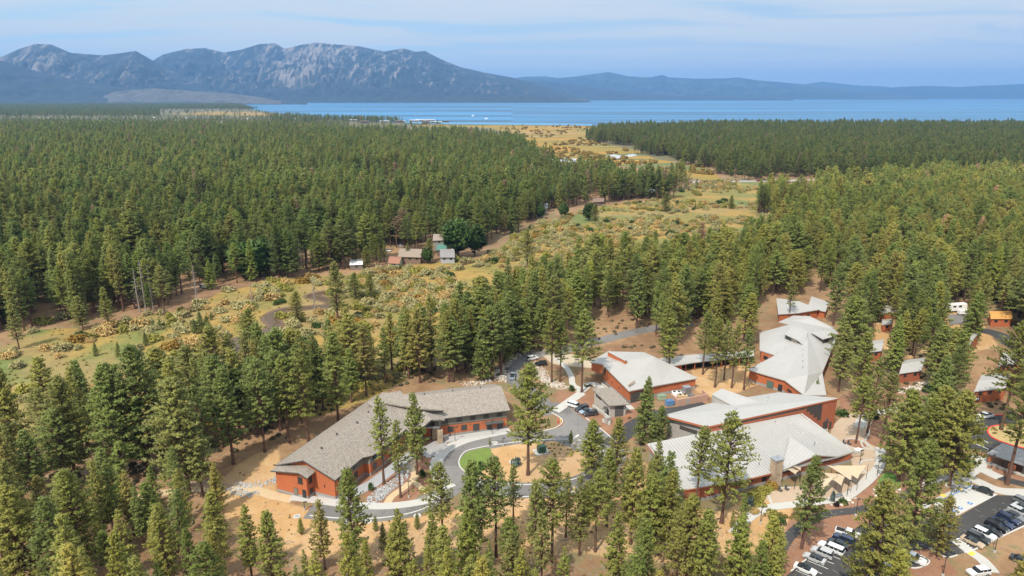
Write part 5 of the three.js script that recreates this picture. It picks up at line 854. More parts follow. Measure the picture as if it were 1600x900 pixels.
// bus road with its red-kerbed island
paving('road', smoothed([[1490, 700], [1500, 672], [1520, 656], [1553, 650], [1620, 648], [1720, 650], [1720, 735], [1640, 722], [1566, 694], [1541, 708], [1515, 700]], 4), M.asphalt);
paving('traffic_island', smoothed([[1600, 664], [1574, 664.5], [1551, 667], [1543.5, 673], [1549, 682], [1570, 692], [1640, 710], [1700, 712], [1700, 668]], 5), tex(0.4, 0.3, 0.13, 0.25, 5, 68), 0.1);
kerbLine([[1640, 663], [1600, 663.5], [1574, 664], [1551, 666.5], [1543, 673], [1548.5, 682.5], [1570, 692.5], [1640, 710.5]], false, M.red, 0.45, 0.16); kerbLine([[1552, 649.5], [1600, 647.5], [1660, 647.5]], false, M.red, 0.4, 0.15);
paving('road', bandPts([[1490, 520], [1530, 516], [1560, 523], [1585, 540], [1620, 560]], 8), M.asphalt); paving('road', [[1480, 492], [1518, 490], [1522, 505], [1484, 508]].map(([x, y]) => G(x, y)), M.drive);
paving('road', bandPts([[1080, 284.3], [1140, 283.6], [1200, 283], [1260, 281.5], [1400, 279], [1700, 273]], 15), tex(0.32, 0.29, 0.27, 0.05, 20, 69));
// painted lines
{
  const line = (a, b, w, m) => { const p = P(...a), q = P(...b), L = p.distanceTo(q); const g = new THREE.PlaneGeometry(L, w).rotateX(-Math.PI / 2).rotateY(Math.atan2(-(q.z - p.z), q.x - p.x)); g.translate((p.x + q.x) / 2, up(0.06), (p.z + q.z) / 2); return g; };
  const mk = (list, m) => { for (const [a, b, w] of list) { const s = struct('road_marking', line(a, b, w), m); s.position.y = 0; } };
  const bays = []; for (let i = 0; i < 5; i++) bays.push([[1243 + i * 9.4, 892 - i * 7.6], [1275 + i * 9.4, 905 - i * 7.6], 0.14]); for (let i = 0; i < 5; i++) bays.push([[1483 + i * 6.3, 846 + i * 3.2], [1500 + i * 4.6, 842 + i * 3.6], 0.3]);
  bays.push([[1517, 691], [1545, 703], 0.3], [[1537, 689], [1544, 692.5], 0.35]);
  mk(bays, M.paint);
  mk([[[1468, 783], [1519, 759.6], 0.25]], M.blue);
  const st = []; for (let i = 0; i < 12; i++) { const t = i / 11; st.push([[lerp(1476, 1520, t), lerp(781, 762, t)], [lerp(1500, 1549, t), lerp(796, 772, t)], 0.1]); } mk(st, M.paint);
  for (const [x, y] of [[1515.5, 787], [1500, 794.5], [1490.5, 799.5]]) { mk([[[x - 3.4, y - 1.6], [x + 3.4, y + 1.6], 1.0]], M.blue); mk([[[x - 1, y - 0.6], [x + 1.2, y + 0.5], 0.4]], M.paint); }
  mk([[[1470, 773.5], [1478, 777], 1.4], [[1494, 763], [1502, 766.5], 1.4], [[1514, 864], [1522, 868], 1.8]], M.yellow);
}
// dry stone creek and rip-rap: loose stones, one mass for each bed
{
  const R = rng(31), stone = new THREE.IcosahedronGeometry(0.5, 0); const p = stone.attributes.position; for (let i = 0; i < p.count; i++) { const k = 0.8 + 0.4 * hash2(Math.round(p.getX(i) * 100), Math.round(p.getY(i) * 77 + p.getZ(i) * 31)); p.setXYZ(i, p.getX(i) * k, p.getY(i) * k * 0.7, p.getZ(i) * k); } stone.computeVertexNormals();
  const bed = (label, tone, lines, wide, per, s0, s1) => {
    const list = []; for (const l of lines) { const c = new THREE.CatmullRomCurve3(l.map(([x, y]) => P(x, y))), n = Math.round(c.getLength() * per); for (let i = 0; i < n; i++) { const q = c.getPoint(R()), a = R() * 6.28, r = Math.sqrt(R()) * wide / 2; list.push([q.x + Math.cos(a) * r, q.z + Math.sin(a) * r, lerp(s0, s1, R() * R()), R() * 6.28, 0.75 + 0.5 * R()]); } }
    const im = new THREE.InstancedMesh(stone, mat(...tone, 0.9), list.length); im.name = numbered('rocks'); const m = new THREE.Matrix4(), q = new THREE.Quaternion(), c = new THREE.Color();
    list.forEach(([x, z, s, t, k], i) => { q.setFromEuler(new THREE.Euler(t, t * 2, 0)); m.compose(V(x, s * 0.12, z), q, V(s, s, s)); im.setMatrixAt(i, m); im.setColorAt(i, c.setRGB(k, k, k)); }); im.castShadow = im.receiveShadow = true; scene.add(im); tag(im, label, 'rocks', null, 'stuff');
  };
  bed('grey dry creek of loose stones between lodge and curving tan path', [0.34, 0.34, 0.34], [[[583, 784], [592, 774], [602, 765], [618, 755], [632, 738], [638, 714]]], 4.2, 26, 0.3, 0.9);
  bed('grey stones in the ditch behind the red gable end', [0.36, 0.36, 0.35], [[[368, 756], [395, 759], [432, 750], [436, 744]], [[360, 764], [380, 772], [398, 772]]], 3, 20, 0.3, 0.8);
  bed('pale rip-rap boulders along the upper drive', [0.46, 0.40, 0.34], [[[838, 566], [848, 590], [862, 602], [884, 606]], [[846, 577], [856, 596], [876, 600]], [[788, 596], [780, 584], [790, 570], [806, 556], [830, 546]], [[725, 600], [752, 598], [772, 590], [784, 580]]], 4.2, 12, 0.35, 1.0);
  bed('pale stones edging the mulch beds of the plaza walk', [0.5, 0.45, 0.39], [[[1405, 612], [1430, 606], [1450, 598]], [[1396, 640], [1420, 632], [1440, 632]], [[1372, 775], [1384, 762], [1400, 768]], [[1300, 786], [1330, 780]]], 4, 8, 0.4, 1.3);
}
// stream through the meadow, ponds on the far marsh
{
  const water = new THREE.MeshPhysicalMaterial({ color: lin(0.1, 0.062, 0.036), roughness: 0.25, specularIntensity: 0.35 }), silver = mat(0.5, 0.5, 0.5, 0.25);
  const st = struct('stream', sheetGeo(bandPts([[355, 560], [366, 546], [371, 533], [396, 523], [417, 518], [431, 508], [421, 497], [430, 489], [446, 484], [480, 481], [512, 478], [520, 472], [500, 466], [486, 462], [520, 455], [560, 452], [640, 432], [690, 421], [760, 405], [790, 400]], 4.6, 8), 0.02), water);
  const bank = struct('stream_bank', sheetGeo(bandPts([[355, 560], [366, 546], [371, 533], [396, 523], [417, 518], [431, 508], [421, 497], [430, 489], [446, 484], [480, 481], [512, 478], [520, 472], [500, 466], [486, 462], [520, 455], [560, 452], [640, 432], [690, 421]], 8.5, 8), 0.01), tex(0.13, 0.08, 0.05, 0.25, 5, 71));
  const pond = (pts) => struct('pond', sheetGeo(smoothed(pts, 3), 0.25), silver);
  pond([[842, 245.5], [856, 244], [870, 246], [890, 247], [905, 249], [930, 251.5], [936, 254], [905, 254.5], [880, 252], [858, 249]]); pond([[948, 243], [960, 241.5], [972, 243.5], [990, 240.5], [994, 244], [975, 246.5], [966, 249], [958, 246]]); pond([[800, 213], [812, 212.5], [814, 214], [802, 214.2]]);
}
// ---------------------------------------------------------------- cars
const carPaint = (r, g, b) => new THREE.MeshPhysicalMaterial({ color: lin(r, g, b), roughness: 0.35, metalness: 0.1, clearcoat: 0.8, clearcoatRoughness: 0.08 });
const PAINT = { white: carPaint(0.75, 0.75, 0.74), silver: carPaint(0.46, 0.46, 0.46), grey: carPaint(0.16, 0.165, 0.17), black: carPaint(0.012, 0.012, 0.014), navy: carPaint(0.015, 0.025, 0.07), beige: carPaint(0.48, 0.36, 0.25), blue: carPaint(0.3, 0.38, 0.45), red: carPaint(0.3, 0.03, 0.025), dark: carPaint(0.04, 0.042, 0.045), yellow: mat(0.7, 0.4, 0.03, 0.5) };
const carGlass = mat(0.02, 0.025, 0.03, 0.05), tyre = mat(0.015, 0.015, 0.015, 0.9), rim = mat(0.4, 0.4, 0.4, 0.35, { metalness: 0.6 }), lampW = mat(0.7, 0.7, 0.68, 0.1), lampR = mat(0.4, 0.02, 0.02, 0.2);
const prof = (pts, w, bevel = 0.08) => { const g = new THREE.ExtrudeGeometry(new THREE.Shape(pts.map(([x, y]) => new THREE.Vector2(x, y))), { depth: w - 2 * bevel, bevelThickness: bevel, bevelSize: bevel, bevelSegments: 2, steps: 1 }); g.translate(0, 0, -(w - 2 * bevel) / 2); return g; };
const CAR = {
  sedan: { L: 4.7, W: 1.8, body: [[-2.3, 0.35], [2.25, 0.35], [2.28, 0.62], [1.95, 0.78], [1.0, 0.9], [-1.55, 0.95], [-2.25, 0.92]], cab: [[-1.75, 0.93], [1.05, 0.88], [0.35, 1.33], [-0.95, 1.36]], roof: [[-1.0, 1.33], [0.35, 1.31], [0.2, 1.4], [-0.85, 1.42]] },
  suv: { L: 4.8, W: 1.9, body: [[-2.35, 0.42], [2.25, 0.42], [2.3, 0.8], [2.0, 1.0], [1.1, 1.08], [-2.3, 1.1]], cab: [[-2.3, 1.08], [1.1, 1.06], [0.45, 1.62], [-2.05, 1.64]], roof: [[-2.1, 1.6], [0.48, 1.59], [0.35, 1.7], [-2.0, 1.73]] },
  pickup: { L: 5.6, W: 1.95, body: [[-2.75, 0.5], [2.7, 0.5], [2.75, 0.95], [2.4, 1.12], [1.3, 1.15], [-2.75, 1.15]], cab: [[-0.7, 1.13], [1.35, 1.13], [0.75, 1.74], [-0.55, 1.76]], roof: [[-0.6, 1.72], [0.78, 1.71], [0.65, 1.82], [-0.5, 1.84]], bed: true },
  canopy: { L: 5.5, W: 1.95, body: [[-2.75, 0.5], [2.7, 0.5], [2.75, 0.95], [2.4, 1.12], [1.3, 1.15], [-2.75, 1.15]], cab: [[-2.7, 1.13], [1.35, 1.13], [0.75, 1.74], [-2.55, 1.76]], roof: [[-2.6, 1.6], [0.78, 1.68], [0.65, 1.82], [-2.5, 1.84]] },
};
const carProto = new Map();
function car(kind, color, px, py, fx, fy, label, group = 'parked vehicles') {      // fx, fy: a picture point further along its nose
  const p = P(px, py), q = P(px + fx, py + fy), S = CAR[kind], key = kind + color; let o = carProto.get(key);
  if (!o) {
    o = new THREE.Group(); const body = mesh('body', prof(S.body, S.W), PAINT[color], o); mesh('window', prof(S.cab, S.W - 0.16, 0.12), carGlass, o); mesh('roof', prof(S.roof, S.W - 0.3, 0.05), PAINT[color], o);
    for (const x of kind === 'canopy' ? [-0.75, -1.7, 0.25] : kind === 'suv' ? [-1.25, -0.3] : [-0.35]) mesh('pillar', boxGeo(0.12, (S.roof[0][1] - S.cab[0][1]) + 0.02, S.W - 0.1, x, S.cab[0][1], 0), PAINT[color], o);
    if (S.bed) mesh('cargo_bed', boxGeo(1.85, 0.06, 1.55, -1.75, 1.22, 0), M.dark, o);
    for (const x of [-S.L * 0.3, S.L * 0.3]) for (const z of [-1, 1]) { const w = mesh('wheel', new THREE.CylinderGeometry(0.35, 0.35, 0.24, 16).rotateX(Math.PI / 2).translate(x, 0.35, z * (S.W / 2 - 0.1)), tyre, o); mesh('rim', new THREE.CylinderGeometry(0.2, 0.2, 0.26, 10).rotateX(Math.PI / 2).translate(x, 0.35, z * (S.W / 2 - 0.1)), rim, w); }
    for (const z of [-1, 1]) { mesh('headlight', boxGeo(0.25, 0.16, 0.4, S.L / 2 - 0.13, S.body[2][1] - 0.08, z * (S.W / 2 - 0.32)), lampW, o); mesh('taillight', boxGeo(0.16, 0.25, 0.28, -S.L / 2 + 0.06, S.body[S.body.length - 1][1] - 0.32, z * (S.W / 2 - 0.22)), lampR, o); }
    carProto.set(key, o);
  } else o = o.clone();
  o.name = numbered(kind === 'pickup' || kind === 'canopy' ? 'parked_pickup' : 'parked_car'); scene.add(o); o.position.set(p.x, 0.03, p.z); o.rotation.y = Math.atan2(-(q.z - p.z), q.x - p.x);
  return tag(o, label, kind === 'pickup' || kind === 'canopy' ? 'pickup truck' : 'car', group);
}
{
  const row = 'cars in the long parking row';
  car('sedan', 'beige', 1519, 850, 30, 14, 'beige sedan at the near end of the long row, beside the striped bay', row);
  car('suv', 'dark', 1528.2, 844.2, 30, 14, 'dark grey wagon between the beige sedan and the white vehicle with black roof', row);
  car('suv', 'white', 1537.6, 838.3, 30, 14, 'white large car in the long row, third from the striped bay', row);
  car('sedan', 'black', 1547, 832.4, 30, 14, 'black sedan next to the white large car in the long row', row); car('suv', 'black', 1556.4, 826.4, 30, 14, 'black wagon fifth in the long row', row);
  car('sedan', 'navy', 1565.8, 820.5, 30, 14, 'navy sedan in the middle of the long row', row); car('suv', 'navy', 1575, 814.6, 30, 14, 'navy wagon seventh in the long row', row); car('sedan', 'grey', 1584, 809, 30, 14, 'grey sedan beside the silver car in the long row', row);
  car('suv', 'silver', 1592.5, 803.5, 30, 14, 'silver car toward the far end of the long row', row); car('sedan', 'silver', 1600, 797.5, 30, 14, 'silver sedan at the picture edge of the long row', row); car('suv', 'grey', 1600, 789, 30, 14, 'grey wagon at the picture edge, last of the long row', row);
  const lot = 'cars in the corner parking row';
  car('sedan', 'white', 1258, 893, 33, 14, 'white hatchback nose out, lowest in the corner row', lot); car('sedan', 'silver', 1272, 876, -33, -14, 'silver sedan in the corner row, second from the lowest', lot); car('suv', 'silver', 1284, 867.5, -33, -14, 'silver grey sport utility car in the middle of the corner row', lot);
  car('canopy', 'white', 1298, 861, -33, -14, 'white pickup with white canopy in the corner row', lot); car('sedan', 'black', 1309, 853, -33, -14, 'black sedan behind the white canopied pickup', lot); car('suv', 'navy', 1318, 846, -33, -14, 'navy car half hidden by pine boughs in the corner row', lot); car('pickup', 'white', 1325, 838, 33, 10, 'white pickup parked apart at the upper end of the corner row', lot);
  car('pickup', 'white', 1424, 876, 33, 14, 'white van-like pickup behind the massive pine trunk'); car('suv', 'silver', 1394, 894, 33, 14, 'silver wagon below the massive pine, cut by its boughs'); car('suv', 'white', 1528, 898, -30, 4, 'white car at the lower edge beside the footway'); car('sedan', 'dark', 1597, 880, 33, 14, 'dark car half hidden at the lower edge of the lot');
  car('sedan', 'black', 1535, 769, -26, -9, 'black sports car on the blue-marked pale bays');
  car('pickup', 'white', 1538, 653, -20, 3, 'white pickup on the black bus road, beside the straw bank'); car('suv', 'white', 1519, 660, -20, 6, 'white van beside the white pickup on the bus road, behind boughs'); car('suv', 'black', 1582, 652, 20, 1, 'black car on the bus road behind the leaning trunk');
  const sm = 'cars beside the pump house';
  car('canopy', 'white', 899, 637, -20, 7, 'white large pickup with canopy, farthest from the pump house door', sm); car('suv', 'black', 908.6, 641, -20, 6, 'black car second of four beside the pump house', sm); car('sedan', 'blue', 915.5, 645, -20, 5, 'pale blue sedan third of four beside the pump house', sm); car('suv', 'dark', 922.5, 649, -20, 3, 'dark grey wagon closest to the mulch, beside the pump house', sm);
  car('pickup', 'blue', 801, 590, 3, -12, 'pale blue pickup on the drive behind the tallest lone pine'); car('suv', 'white', 832, 562, 20, -4, 'white car at the bend of the upper drive'); car('suv', 'black', 845, 571, -20, 1, 'black car under pines by the upper drive');
  [[1105, 'white', 1], [1128, 'dark', -1], [1146, 'white', 1], [1162, 'silver', -1], [1185, 'red', 1], [1212, 'white', -1]].forEach(([x, c, s], i) => car(i === 5 ? 'canopy' : 'suv', c, x, 284.2 - i * 0.25 + (s > 0 ? 0.5 : -0.5), 30 * s, 0, c + ' vehicle on the distant highway beyond the willow meadow, number ' + ['one', 'two', 'three', 'four', 'five', 'six'][i] + ' along it', 'vehicles on the highway'));
  for (const [x, y, c, l] of [[606, 393, 'white', 'white car parked above the pale green meadow house'], [627, 386, 'silver', 'silver car parked behind the tan roofed house'], [318, 450, 'white', 'white car glimpsed under the left wood edge'], [130, 449, 'white', 'white car glimpsed deep under the left wood']]) car('suv', c, x, y, 20, 3, l, 'cars by the meadow houses');
}
// trailers by the far lot
{
  const t = thing('travel_trailer', 'white box trailer on the grey far lot among the pines', 'trailer', P(1494, 487), 0.15); mesh('body', new RoundedBoxGeometry(9, 3.4, 2.6, 2, 0.2).translate(0, 2.5, 0), M.white, t); for (const x of [-2.4, 0.6]) mesh('window', boxGeo(1.6, 0.9, 0.1, x, 2.6, 1.29), M.glass, t); mesh('skirt', boxGeo(8.6, 0.6, 2.4, 0, 0.25, 0), M.dark, t); for (const x of [-1, 1]) for (const z of [-1.1, 1.1]) mesh('wheel', new THREE.CylinderGeometry(0.4, 0.4, 0.25, 14).rotateX(Math.PI / 2).translate(x, 0.4, z), tyre, t);
  const s = thing('cargo_trailer', 'small white trailer next to the white box trailer', 'trailer', P(1503, 492), 0.1); mesh('body', new RoundedBoxGeometry(4.4, 2.2, 2, 2, 0.3).translate(0, 1.6, 0), M.white, s); mesh('hitch', boxGeo(1.6, 0.15, 0.2, 2.8, 0.5, 0), M.steel, s); for (const z of [-1, 1]) mesh('wheel', new THREE.CylinderGeometry(0.35, 0.35, 0.22, 14).rotateX(Math.PI / 2).translate(0, 0.35, z), tyre, s);
  const y = thing('loader', 'yellow loader parked beside the orange warehouse', 'machine', P(1572, 504), 0.3); mesh('body', boxGeo(3, 1.4, 1.8, -0.6, 0.7, 0), PAINT.yellow, y); mesh('cab', boxGeo(1.5, 1.5, 1.5, 0, 2.1, 0), carGlass, y); mesh('roof', boxGeo(1.7, 0.15, 1.7, 0, 3.6, 0), M.white, y); mesh('bucket', boxGeo(0.9, 0.9, 2.2, 2.6, 0.2, 0), PAINT.yellow, y); mesh('arm', boxGeo(1.8, 0.25, 1.2, 1.6, 0.9, 0), PAINT.yellow, y); for (const x of [-1.3, 0.9]) for (const z of [-0.9, 0.9]) mesh('wheel', new THREE.CylinderGeometry(0.6, 0.6, 0.45, 14).rotateX(Math.PI / 2).translate(x, 0.6, z), tyre, y);
}
// ---------------------------------------------------------------- shade sails
{
  const S = [
    [[1304, 727], [1354, 727], [1340, 748], 'shade sail nearest the paved circle, tallest of the group'], [[1293, 727], [1334, 731], [1330, 751], 'shade sail with its long point toward the red wall'], [[1284, 738], [1322, 741], [1315, 759], 'shade sail over the paved terrace, third from the circle'],
    [[1273, 752], [1306, 743], [1284, 768], 'shade sail partly behind the full pine'], [[1235, 725.5], [1251, 735.5], [1252, 731], 'small shade sail beside the stone chimney, upper one'], [[1222, 728], [1249, 735], [1243, 741], 'small shade sail beside the stone chimney, lower one'],
  ];
  S.forEach(([a, b, c, label], k) => {
    const o = thing('shade_sail', 'tan triangular ' + label, 'shade sail', V(0, 0, 0), 0, 'shade sails on the terrace'), h = [3.2, 4.4, 3.4], A = [a, b, c].map(([x, y], i) => P(x, y, h[(i + k) % 3]));
    const n = 10, pos = [], idx = [], mid = V().add(A[0]).add(A[1]).add(A[2]).divideScalar(3);
    for (let i = 0; i <= n; i++) for (let j = 0; j <= n - i; j++) { const u = i / n, v = j / n, w = 1 - u - v, p = V().addScaledVector(A[0], w).addScaledVector(A[1], u).addScaledVector(A[2], v); const e = u * v + v * w + w * u - 3 * u * v * w; p.lerp(mid, 0.2 * e * 1.5 * (1 - 9 * u * v * w)); pos.push(p.x, p.y, p.z); }
    const at = (i, j) => { let s = 0; for (let q = 0; q < i; q++) s += n - q + 1; return s + j; }; for (let i = 0; i < n; i++) for (let j = 0; j < n - i; j++) { idx.push(at(i, j), at(i + 1, j), at(i, j + 1)); if (j < n - i - 1) idx.push(at(i + 1, j), at(i + 1, j + 1), at(i, j + 1)); }
    const g = new THREE.BufferGeometry(); g.setAttribute('position', new THREE.Float32BufferAttribute(pos, 3)); g.setIndex(idx); g.computeVertexNormals(); mesh('cloth', g, M.sail, o);
    for (const p of A) { const q = V(p.x + (p.x - mid.x) * 0.12, 0, p.z + (p.z - mid.z) * 0.12); mesh('mast', new THREE.CylinderGeometry(0.05, 0.06, p.y + 0.2, 8).translate(q.x, (p.y + 0.2) / 2, q.z), M.pole, o); const L = V(q.x - p.x, 0.1, q.z - p.z); const cg = new THREE.TubeGeometry(new THREE.LineCurve3(p, V(q.x, p.y + 0.1, q.z)), 1, 0.02, 4); mesh('cable', cg, M.steel, o); }
  });
}
// ---------------------------------------------------------------- lamps, benches, posts
function lamp(px, py, label, h = 4.6) { const o = thing('street_lamp', label, 'lamp post', P(px, py), 0.4, 'lamp posts of the campus'); mesh('base', new THREE.CylinderGeometry(0.28, 0.3, 0.5, 10).translate(0, 0.25, 0), M.concrete, o); mesh('pole', new THREE.CylinderGeometry(0.07, 0.1, h, 8).translate(0, h / 2, 0), M.pole, o); const hd = mesh('lamp_head', boxGeo(0.9, 0.14, 0.4, 0.25, h, 0), M.pole, o); return o; }
[[1343, 727, 'dark lamp post at the corner of the paved circle'], [1323, 776, 'dark lamp post at the walk below the shade sails'], [1337, 806, 'dark lamp post beside the dark footpath bend'], [1188, 818, 'dark lamp post in the straw beside the curving pale walk'], [1370, 745, 'dark lamp post on the outer edge of the plaza walk'], [1554, 863, 'dark lamp post in the bank before the long car row'], [1473, 900, 'dark lamp post in the bank below the white van-like pickup'], [711, 690, 'dark lamp post on the lodge terrace beside the entrance'], [769, 679, 'dark lamp post on the lodge terrace near the doors'], [786, 696, 'short dark post on the loop road edge above the lawn'], [639, 777, 'dark lamp post in the bed between the tan paths'], [617, 810, 'dark post on the kerb of the loop road below the beds'], [904, 570, 'lamp post on the pale clearing by the upper drive'], [1548, 735, 'lamp post in the mulch before the bus shelter'], [1118, 838, 'lamp post in the straw below the hall pines'], [1165, 650, 'lamp post behind the tiered hall roof'], [476, 797, 'short dark post at the end of the drive by the gable']].forEach(([x, y, l], i) => lamp(x, y, l, [9, 11, 16].includes(i) ? 2.2 : 4.6));
[[1485.5, 774.5, 'green bollard at the blue bay line, single one'], [1494.5, 769.5, 'green bollard at the blue bay line, first of the middle pair'], [1497.5, 768, 'green bollard at the blue bay line, second of the middle pair'], [1512.5, 761, 'green bollard at the blue bay line, first of the upper pair'], [1516, 760, 'green bollard next to the black sports car']].forEach(([x, y, l]) => { const o = thing('bollard', l, 'bollard', P(x, y), 0, 'bollards at the blue bays'); mesh('post', new THREE.CylinderGeometry(0.12, 0.12, 1.5, 10).translate(0, 0.75, 0), mat(0.05, 0.13, 0.11, 0.6), o); mesh('cap', new THREE.SphereGeometry(0.12, 10, 6).translate(0, 1.5, 0), mat(0.05, 0.13, 0.11, 0.6), o); });
{ // bench, patio seats, fire pit, signs, valve boxes
  const b = thing('bench', 'grey bench beside the walk below the shade sails', 'bench', P(1310, 777), 0.42, null); mesh('seat', boxGeo(2.6, 0.12, 0.6, 0, 0.42, 0), M.steel, b); mesh('backrest', boxGeo(2.6, 0.5, 0.08, 0, 0.5, -0.3), M.steel, b); for (const x of [-1.1, 1.1]) mesh('leg', boxGeo(0.12, 0.42, 0.5, x, 0, 0), M.darkTrim, b);
  [[1219.5, 768, 'dark patio chair on the round terrace by the chimney, first of two'], [1229.5, 766, 'dark patio chair on the round terrace by the chimney, second of two'], [1319.5, 694, 'dark patio chair by the round fire pit, first of two'], [1327, 695, 'dark patio chair by the round fire pit, second of two']].forEach(([x, y, l]) => { const c = thing('patio_chair', l, 'chair', P(x, y), 0.6, 'patio chairs'); mesh('seat', boxGeo(0.9, 0.1, 0.8, 0, 0.4, 0), M.darkTrim, c); mesh('backrest', boxGeo(0.9, 0.9, 0.1, 0, 0.45, -0.4), M.darkTrim, c); for (const s of [-0.4, 0.4]) for (const z of [-0.35, 0.35]) mesh('leg', boxGeo(0.08, 0.4, 0.08, s, 0, z), M.darkTrim, c); });
  const p = thing('fire_pit', 'round stone seat ring with pale cover on the upper plaza', 'fire pit', P(1331, 706)); mesh('ring', new THREE.TorusGeometry(2.6, 0.5, 8, 28, 4.6).rotateX(Math.PI / 2).translate(0, 0.35, 0), M.stone, p); mesh('table', boxGeo(2.2, 0.7, 1.6, 1.4, 0, 0.6), M.concrete, p); mesh('cover', boxGeo(2.0, 0.2, 1.4, 1.5, 0.9, 0.4, 0.5), M.white, p);
  const s = thing('sculpture', 'dark standing sculpture beside the door of the red hall corner', 'sculpture', P(1289, 672)); mesh('base', boxGeo(1.2, 0.6, 1.2), M.concrete, s); mesh('figure', new THREE.LatheGeometry([[0, 0.6], [0.5, 0.6], [0.34, 1.6], [0.55, 2.6], [0.7, 3.3], [0.4, 3.9], [0.3, 4.3], [0, 4.6]].map(([x, y]) => new THREE.Vector2(x, y)), 12), M.bronze, s);
  const g = thing('sign_wall', 'low white curved sign wall beside the service lot', 'sign', P(899, 690), 0.9); mesh('wall', new RoundedBoxGeometry(3.4, 1.7, 0.7, 2, 0.2).translate(0, 0.8, 0), tex(0.66, 0.6, 0.54, 0.08, 2, 72), g); mesh('base', boxGeo(3.8, 0.2, 1.1), M.concrete, g);
  const tr = thing('transformer_box', 'dark green electrical cabinet beside the tallest lone pine', 'cabinet', P(846, 706), 0.3); mesh('cabinet', boxGeo(2.2, 1.9, 1.9, 0, 0.15, 0), mat(0.04, 0.1, 0.07, 0.6), tr); mesh('base', boxGeo(4.4, 0.15, 3.6), M.concrete, tr);
  const sg = thing('road_sign', 'dark square sign board above the bus road', 'sign', P(1525, 631), 0.1); mesh('board', boxGeo(2, 1.4, 0.15, 0, 1.2, 0), M.frame, sg); for (const x of [-0.8, 0.8]) mesh('post', boxGeo(0.15, 1.4, 0.15, x, 0, -0.05), M.darkTrim, sg); for (const x of [-0.35, 0.35]) mesh('emblem', boxGeo(0.45, 0.5, 0.04, x, 1.65, 0.09), M.paint, sg);
  [[876, 660, 'yellow hydrant post on the mulch island of the lot', M.yellow], [872, 661, 'red post on the mulch island of the lot', M.red], [889, 770, 'yellow post on the far kerb of the loop road', M.yellow], [897, 767, 'second yellow post on the far kerb, right of the first', M.yellow]].forEach(([x, y, l, m]) => { const o = thing('marker_post', l, 'post', P(x, y)); mesh('post', new THREE.CylinderGeometry(0.16, 0.18, 1.1, 8).translate(0, 0.55, 0), m, o); mesh('cap', new THREE.SphereGeometry(0.18, 8, 6).translate(0, 1.1, 0), m, o); });
  [[464, 807, 'pale drain cover on the straw slope near the gable end'], [800, 722, 'pale drain cover in the straw island left of the lone pine'], [773, 692, 'round pale manhole on the loop road above the lawn'], [652, 806, 'pale valve box by the loop road kerb'], [575, 815, 'pale valve box on the straw below the loop road'], [541, 818, 'pale grate on the straw near the brownish pine']].forEach(([x, y, l]) => { const o = thing('manhole_cover', l, 'cover', P(x, y)); mesh('ring', new THREE.CylinderGeometry(0.95, 0.95, 0.1, 20).translate(0, 0.05, 0), M.concrete, o); mesh('lid', new THREE.CylinderGeometry(0.5, 0.5, 0.05, 16).translate(0, 0.115, 0), M.block, o); });
  const rl = thing('railing', 'thin dark railing along the ramp beside the orange workshop', 'railing'), a = G(940, 600), c = G(984, 634); for (let i = 0; i <= 12; i++) { const t = i / 12; mesh('baluster', boxGeo(0.08, 1.1, 0.08, lerp(a[0], c[0], t), 0.1, lerp(a[1], c[1], t)), M.darkTrim, rl); } const L = Math.hypot(c[0] - a[0], c[1] - a[1]); for (const h of [0.6, 1.15]) mesh('rail', boxGeo(L, 0.07, 0.07, (a[0] + c[0]) / 2, h, (a[1] + c[1]) / 2, Math.atan2(-(c[1] - a[1]), c[0] - a[0])), M.darkTrim, rl);
  const rw = thing('ramp_wall', 'pale concrete ramp wall along the orange workshop', 'wall'); mesh('wall', boxGeo(L * 0.95, 0.8, 0.3, (a[0] + c[0]) / 2 - 0.4, 0, (a[1] + c[1]) / 2 + 0.2, Math.atan2(-(c[1] - a[1]), c[0] - a[0])), M.concrete, rw); mesh('coping', boxGeo(L * 0.95, 0.08, 0.42, (a[0] + c[0]) / 2 - 0.4, 0.8, (a[1] + c[1]) / 2 + 0.2, Math.atan2(-(c[1] - a[1]), c[0] - a[0])), M.concrete, rw);
  const cn = thing('traffic_cone', 'orange cone beside the pump house shutter', 'cone', P(981, 651.5)); mesh('cone', new THREE.ConeGeometry(0.28, 0.9, 12).translate(0, 0.5, 0), mat(0.75, 0.16, 0.02, 0.6), cn); mesh('base', boxGeo(0.6, 0.06, 0.6), M.dark, cn);
}
